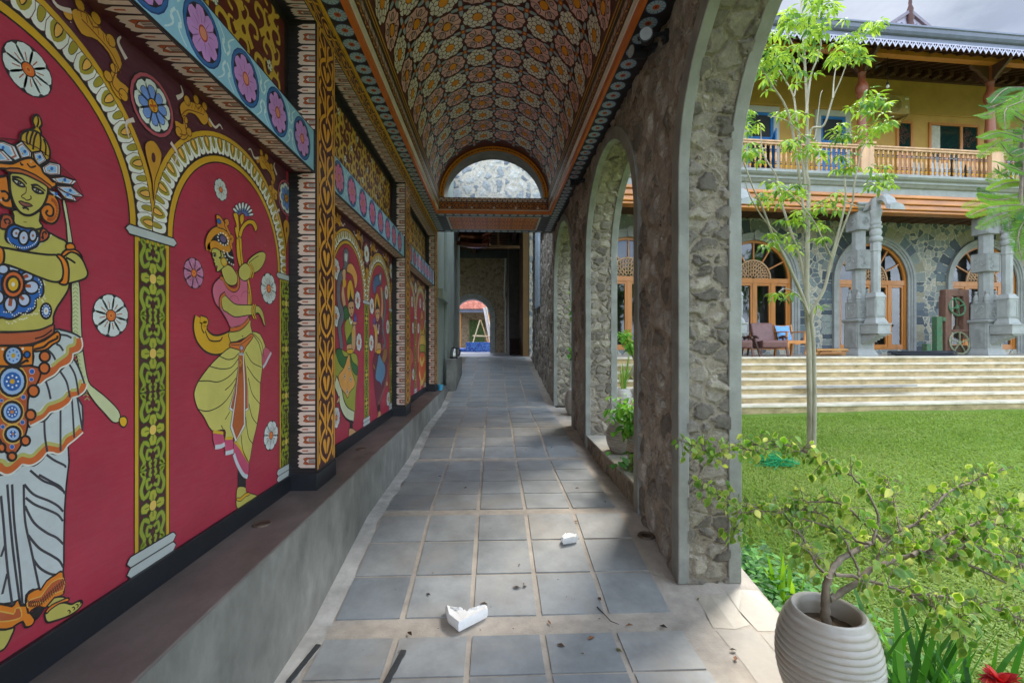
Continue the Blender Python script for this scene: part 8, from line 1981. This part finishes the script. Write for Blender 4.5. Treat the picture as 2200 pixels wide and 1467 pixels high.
def wheel(c, r, sp, mat_, nm):
    mb = MB(); mb.tube([(c[0]+r*cos(t), c[1]+.05*sin(t), c[2]+r*sin(t)) for t in np.linspace(0, 2*pi, 25)], .028, 7, cap=False)
    for k in range(sp): a_ = 2*pi*k/sp+.3; mb.bar(c, (c[0]+r*cos(a_), c[1], c[2]+r*sin(a_)), .03)
    mb.lathe([(0, -.06), (.05, -.06), (.05, .06), (0, .06)], c, 10); mb.build(nm, mat_, pr_, world=False, smooth=True, angle=50)
wheel((.16, -.12, 1.5), .27, 4, GI, 'hand_wheel'); wheel((.22, -.14, .38), .34, 5, pm('grey_green_iron', hx('7d7f64'), .6, 12, .3, .2), 'drive_wheel')
mb = MB(hx('4a3a2a')); mb.tube([(.28, 0, .8), (.28, 0, 1.3)], .03, 8); mb.lathe([(0, .8), (.09, .8), (.05, .92), (0, .93)], (.28, 0, 0), 12); mb.box(.05, .55, -.1, .1, .05, .3); mb.build('spindle', M['matt'], pr_, world=False)
# red tiled roof over the corridor (seen mirrored in the doors)
cr_ = thing('corridor_roof', 'red clay tiled roof sloping over the stone arcade', 'roof', (1, 3, 4.65))
mb = MB(); mb.prism([(1.75, -1.2, 4.62), (-.3, -1.2, 5.7), (-.3, -1.2, 5.76), (1.75, -1.2, 4.70)], (0, 8.1, 0)); mb.prism([(-2.3, -1.2, 4.62), (-.3, -1.2, 5.7), (-.3, -1.2, 5.76), (-2.3, -1.2, 4.70)], (0, 8.1, 0)); mb.build('roof_tiles', MATS['red_clay_tiles'], cr_)
# garden trees behind the viewer, mirrored in the door panes
lv = MB(); tk = MB(hx('6a5c48')); rl = random.Random(90)
for k in range(2600):
    a_ = rl.uniform(0, 6.28); el = math.asin(rl.uniform(-1, 1)); r = rl.uniform(.5, 1)**.5; l = Vector((cos(a_)*cos(el)*2.2, sin(a_)*cos(el)*2.2, sin(el)*1.9))*r*(1+.3*sin(a_*3+el*4)); leaf(lv, Vector((0, 0, 4.6))+l, Vector((rl.gauss(0, 1), rl.gauss(0, 1), rl.uniform(-1, .4))), Vector((0, 0, 1)), .34, .16, rl.choice([hx('4a7a2c'), hx('5f9234'), hx('3a6424'), hx('74a63e')]), .3)
tk.tube([(0, 0, -.3), (.1, 0, 1.5), (0, .1, 3.0), (.2, .1, 5.2)], [.22, .17, .13, .05], 9)
for k in range(7): a_ = k*.9; tk.tube([(0.05, .1, 2.4+k*.3), (cos(a_)*.9, sin(a_)*.9, 3.6+k*.25), (cos(a_)*1.7, sin(a_)*1.7, 4.4+k*.2)], [.06, .04, .015], 6)
gt = thing('garden_tree', 'broad green garden tree standing behind the viewer, nearest the corridor', 'tree', (6.5, -5.5, ZL), group='trees behind the viewer'); tk.build('trunk', M['matt'], gt, world=False, smooth=True); lv.build('crown', M['leaf'], gt, world=False, fix=False)
for (x, y, rz, s, lb) in ((13, -6, 2, 1.2, 'broad green garden tree behind the viewer, second from the corridor'), (19, -4.5, 4, 1.35, 'broad green garden tree behind the viewer, third from the corridor'), (25, -3.5, 5, 1.4, 'broad green garden tree behind the viewer, farthest from the corridor')): dup(gt, (x, y, ZL), rz, lb, scale=s)
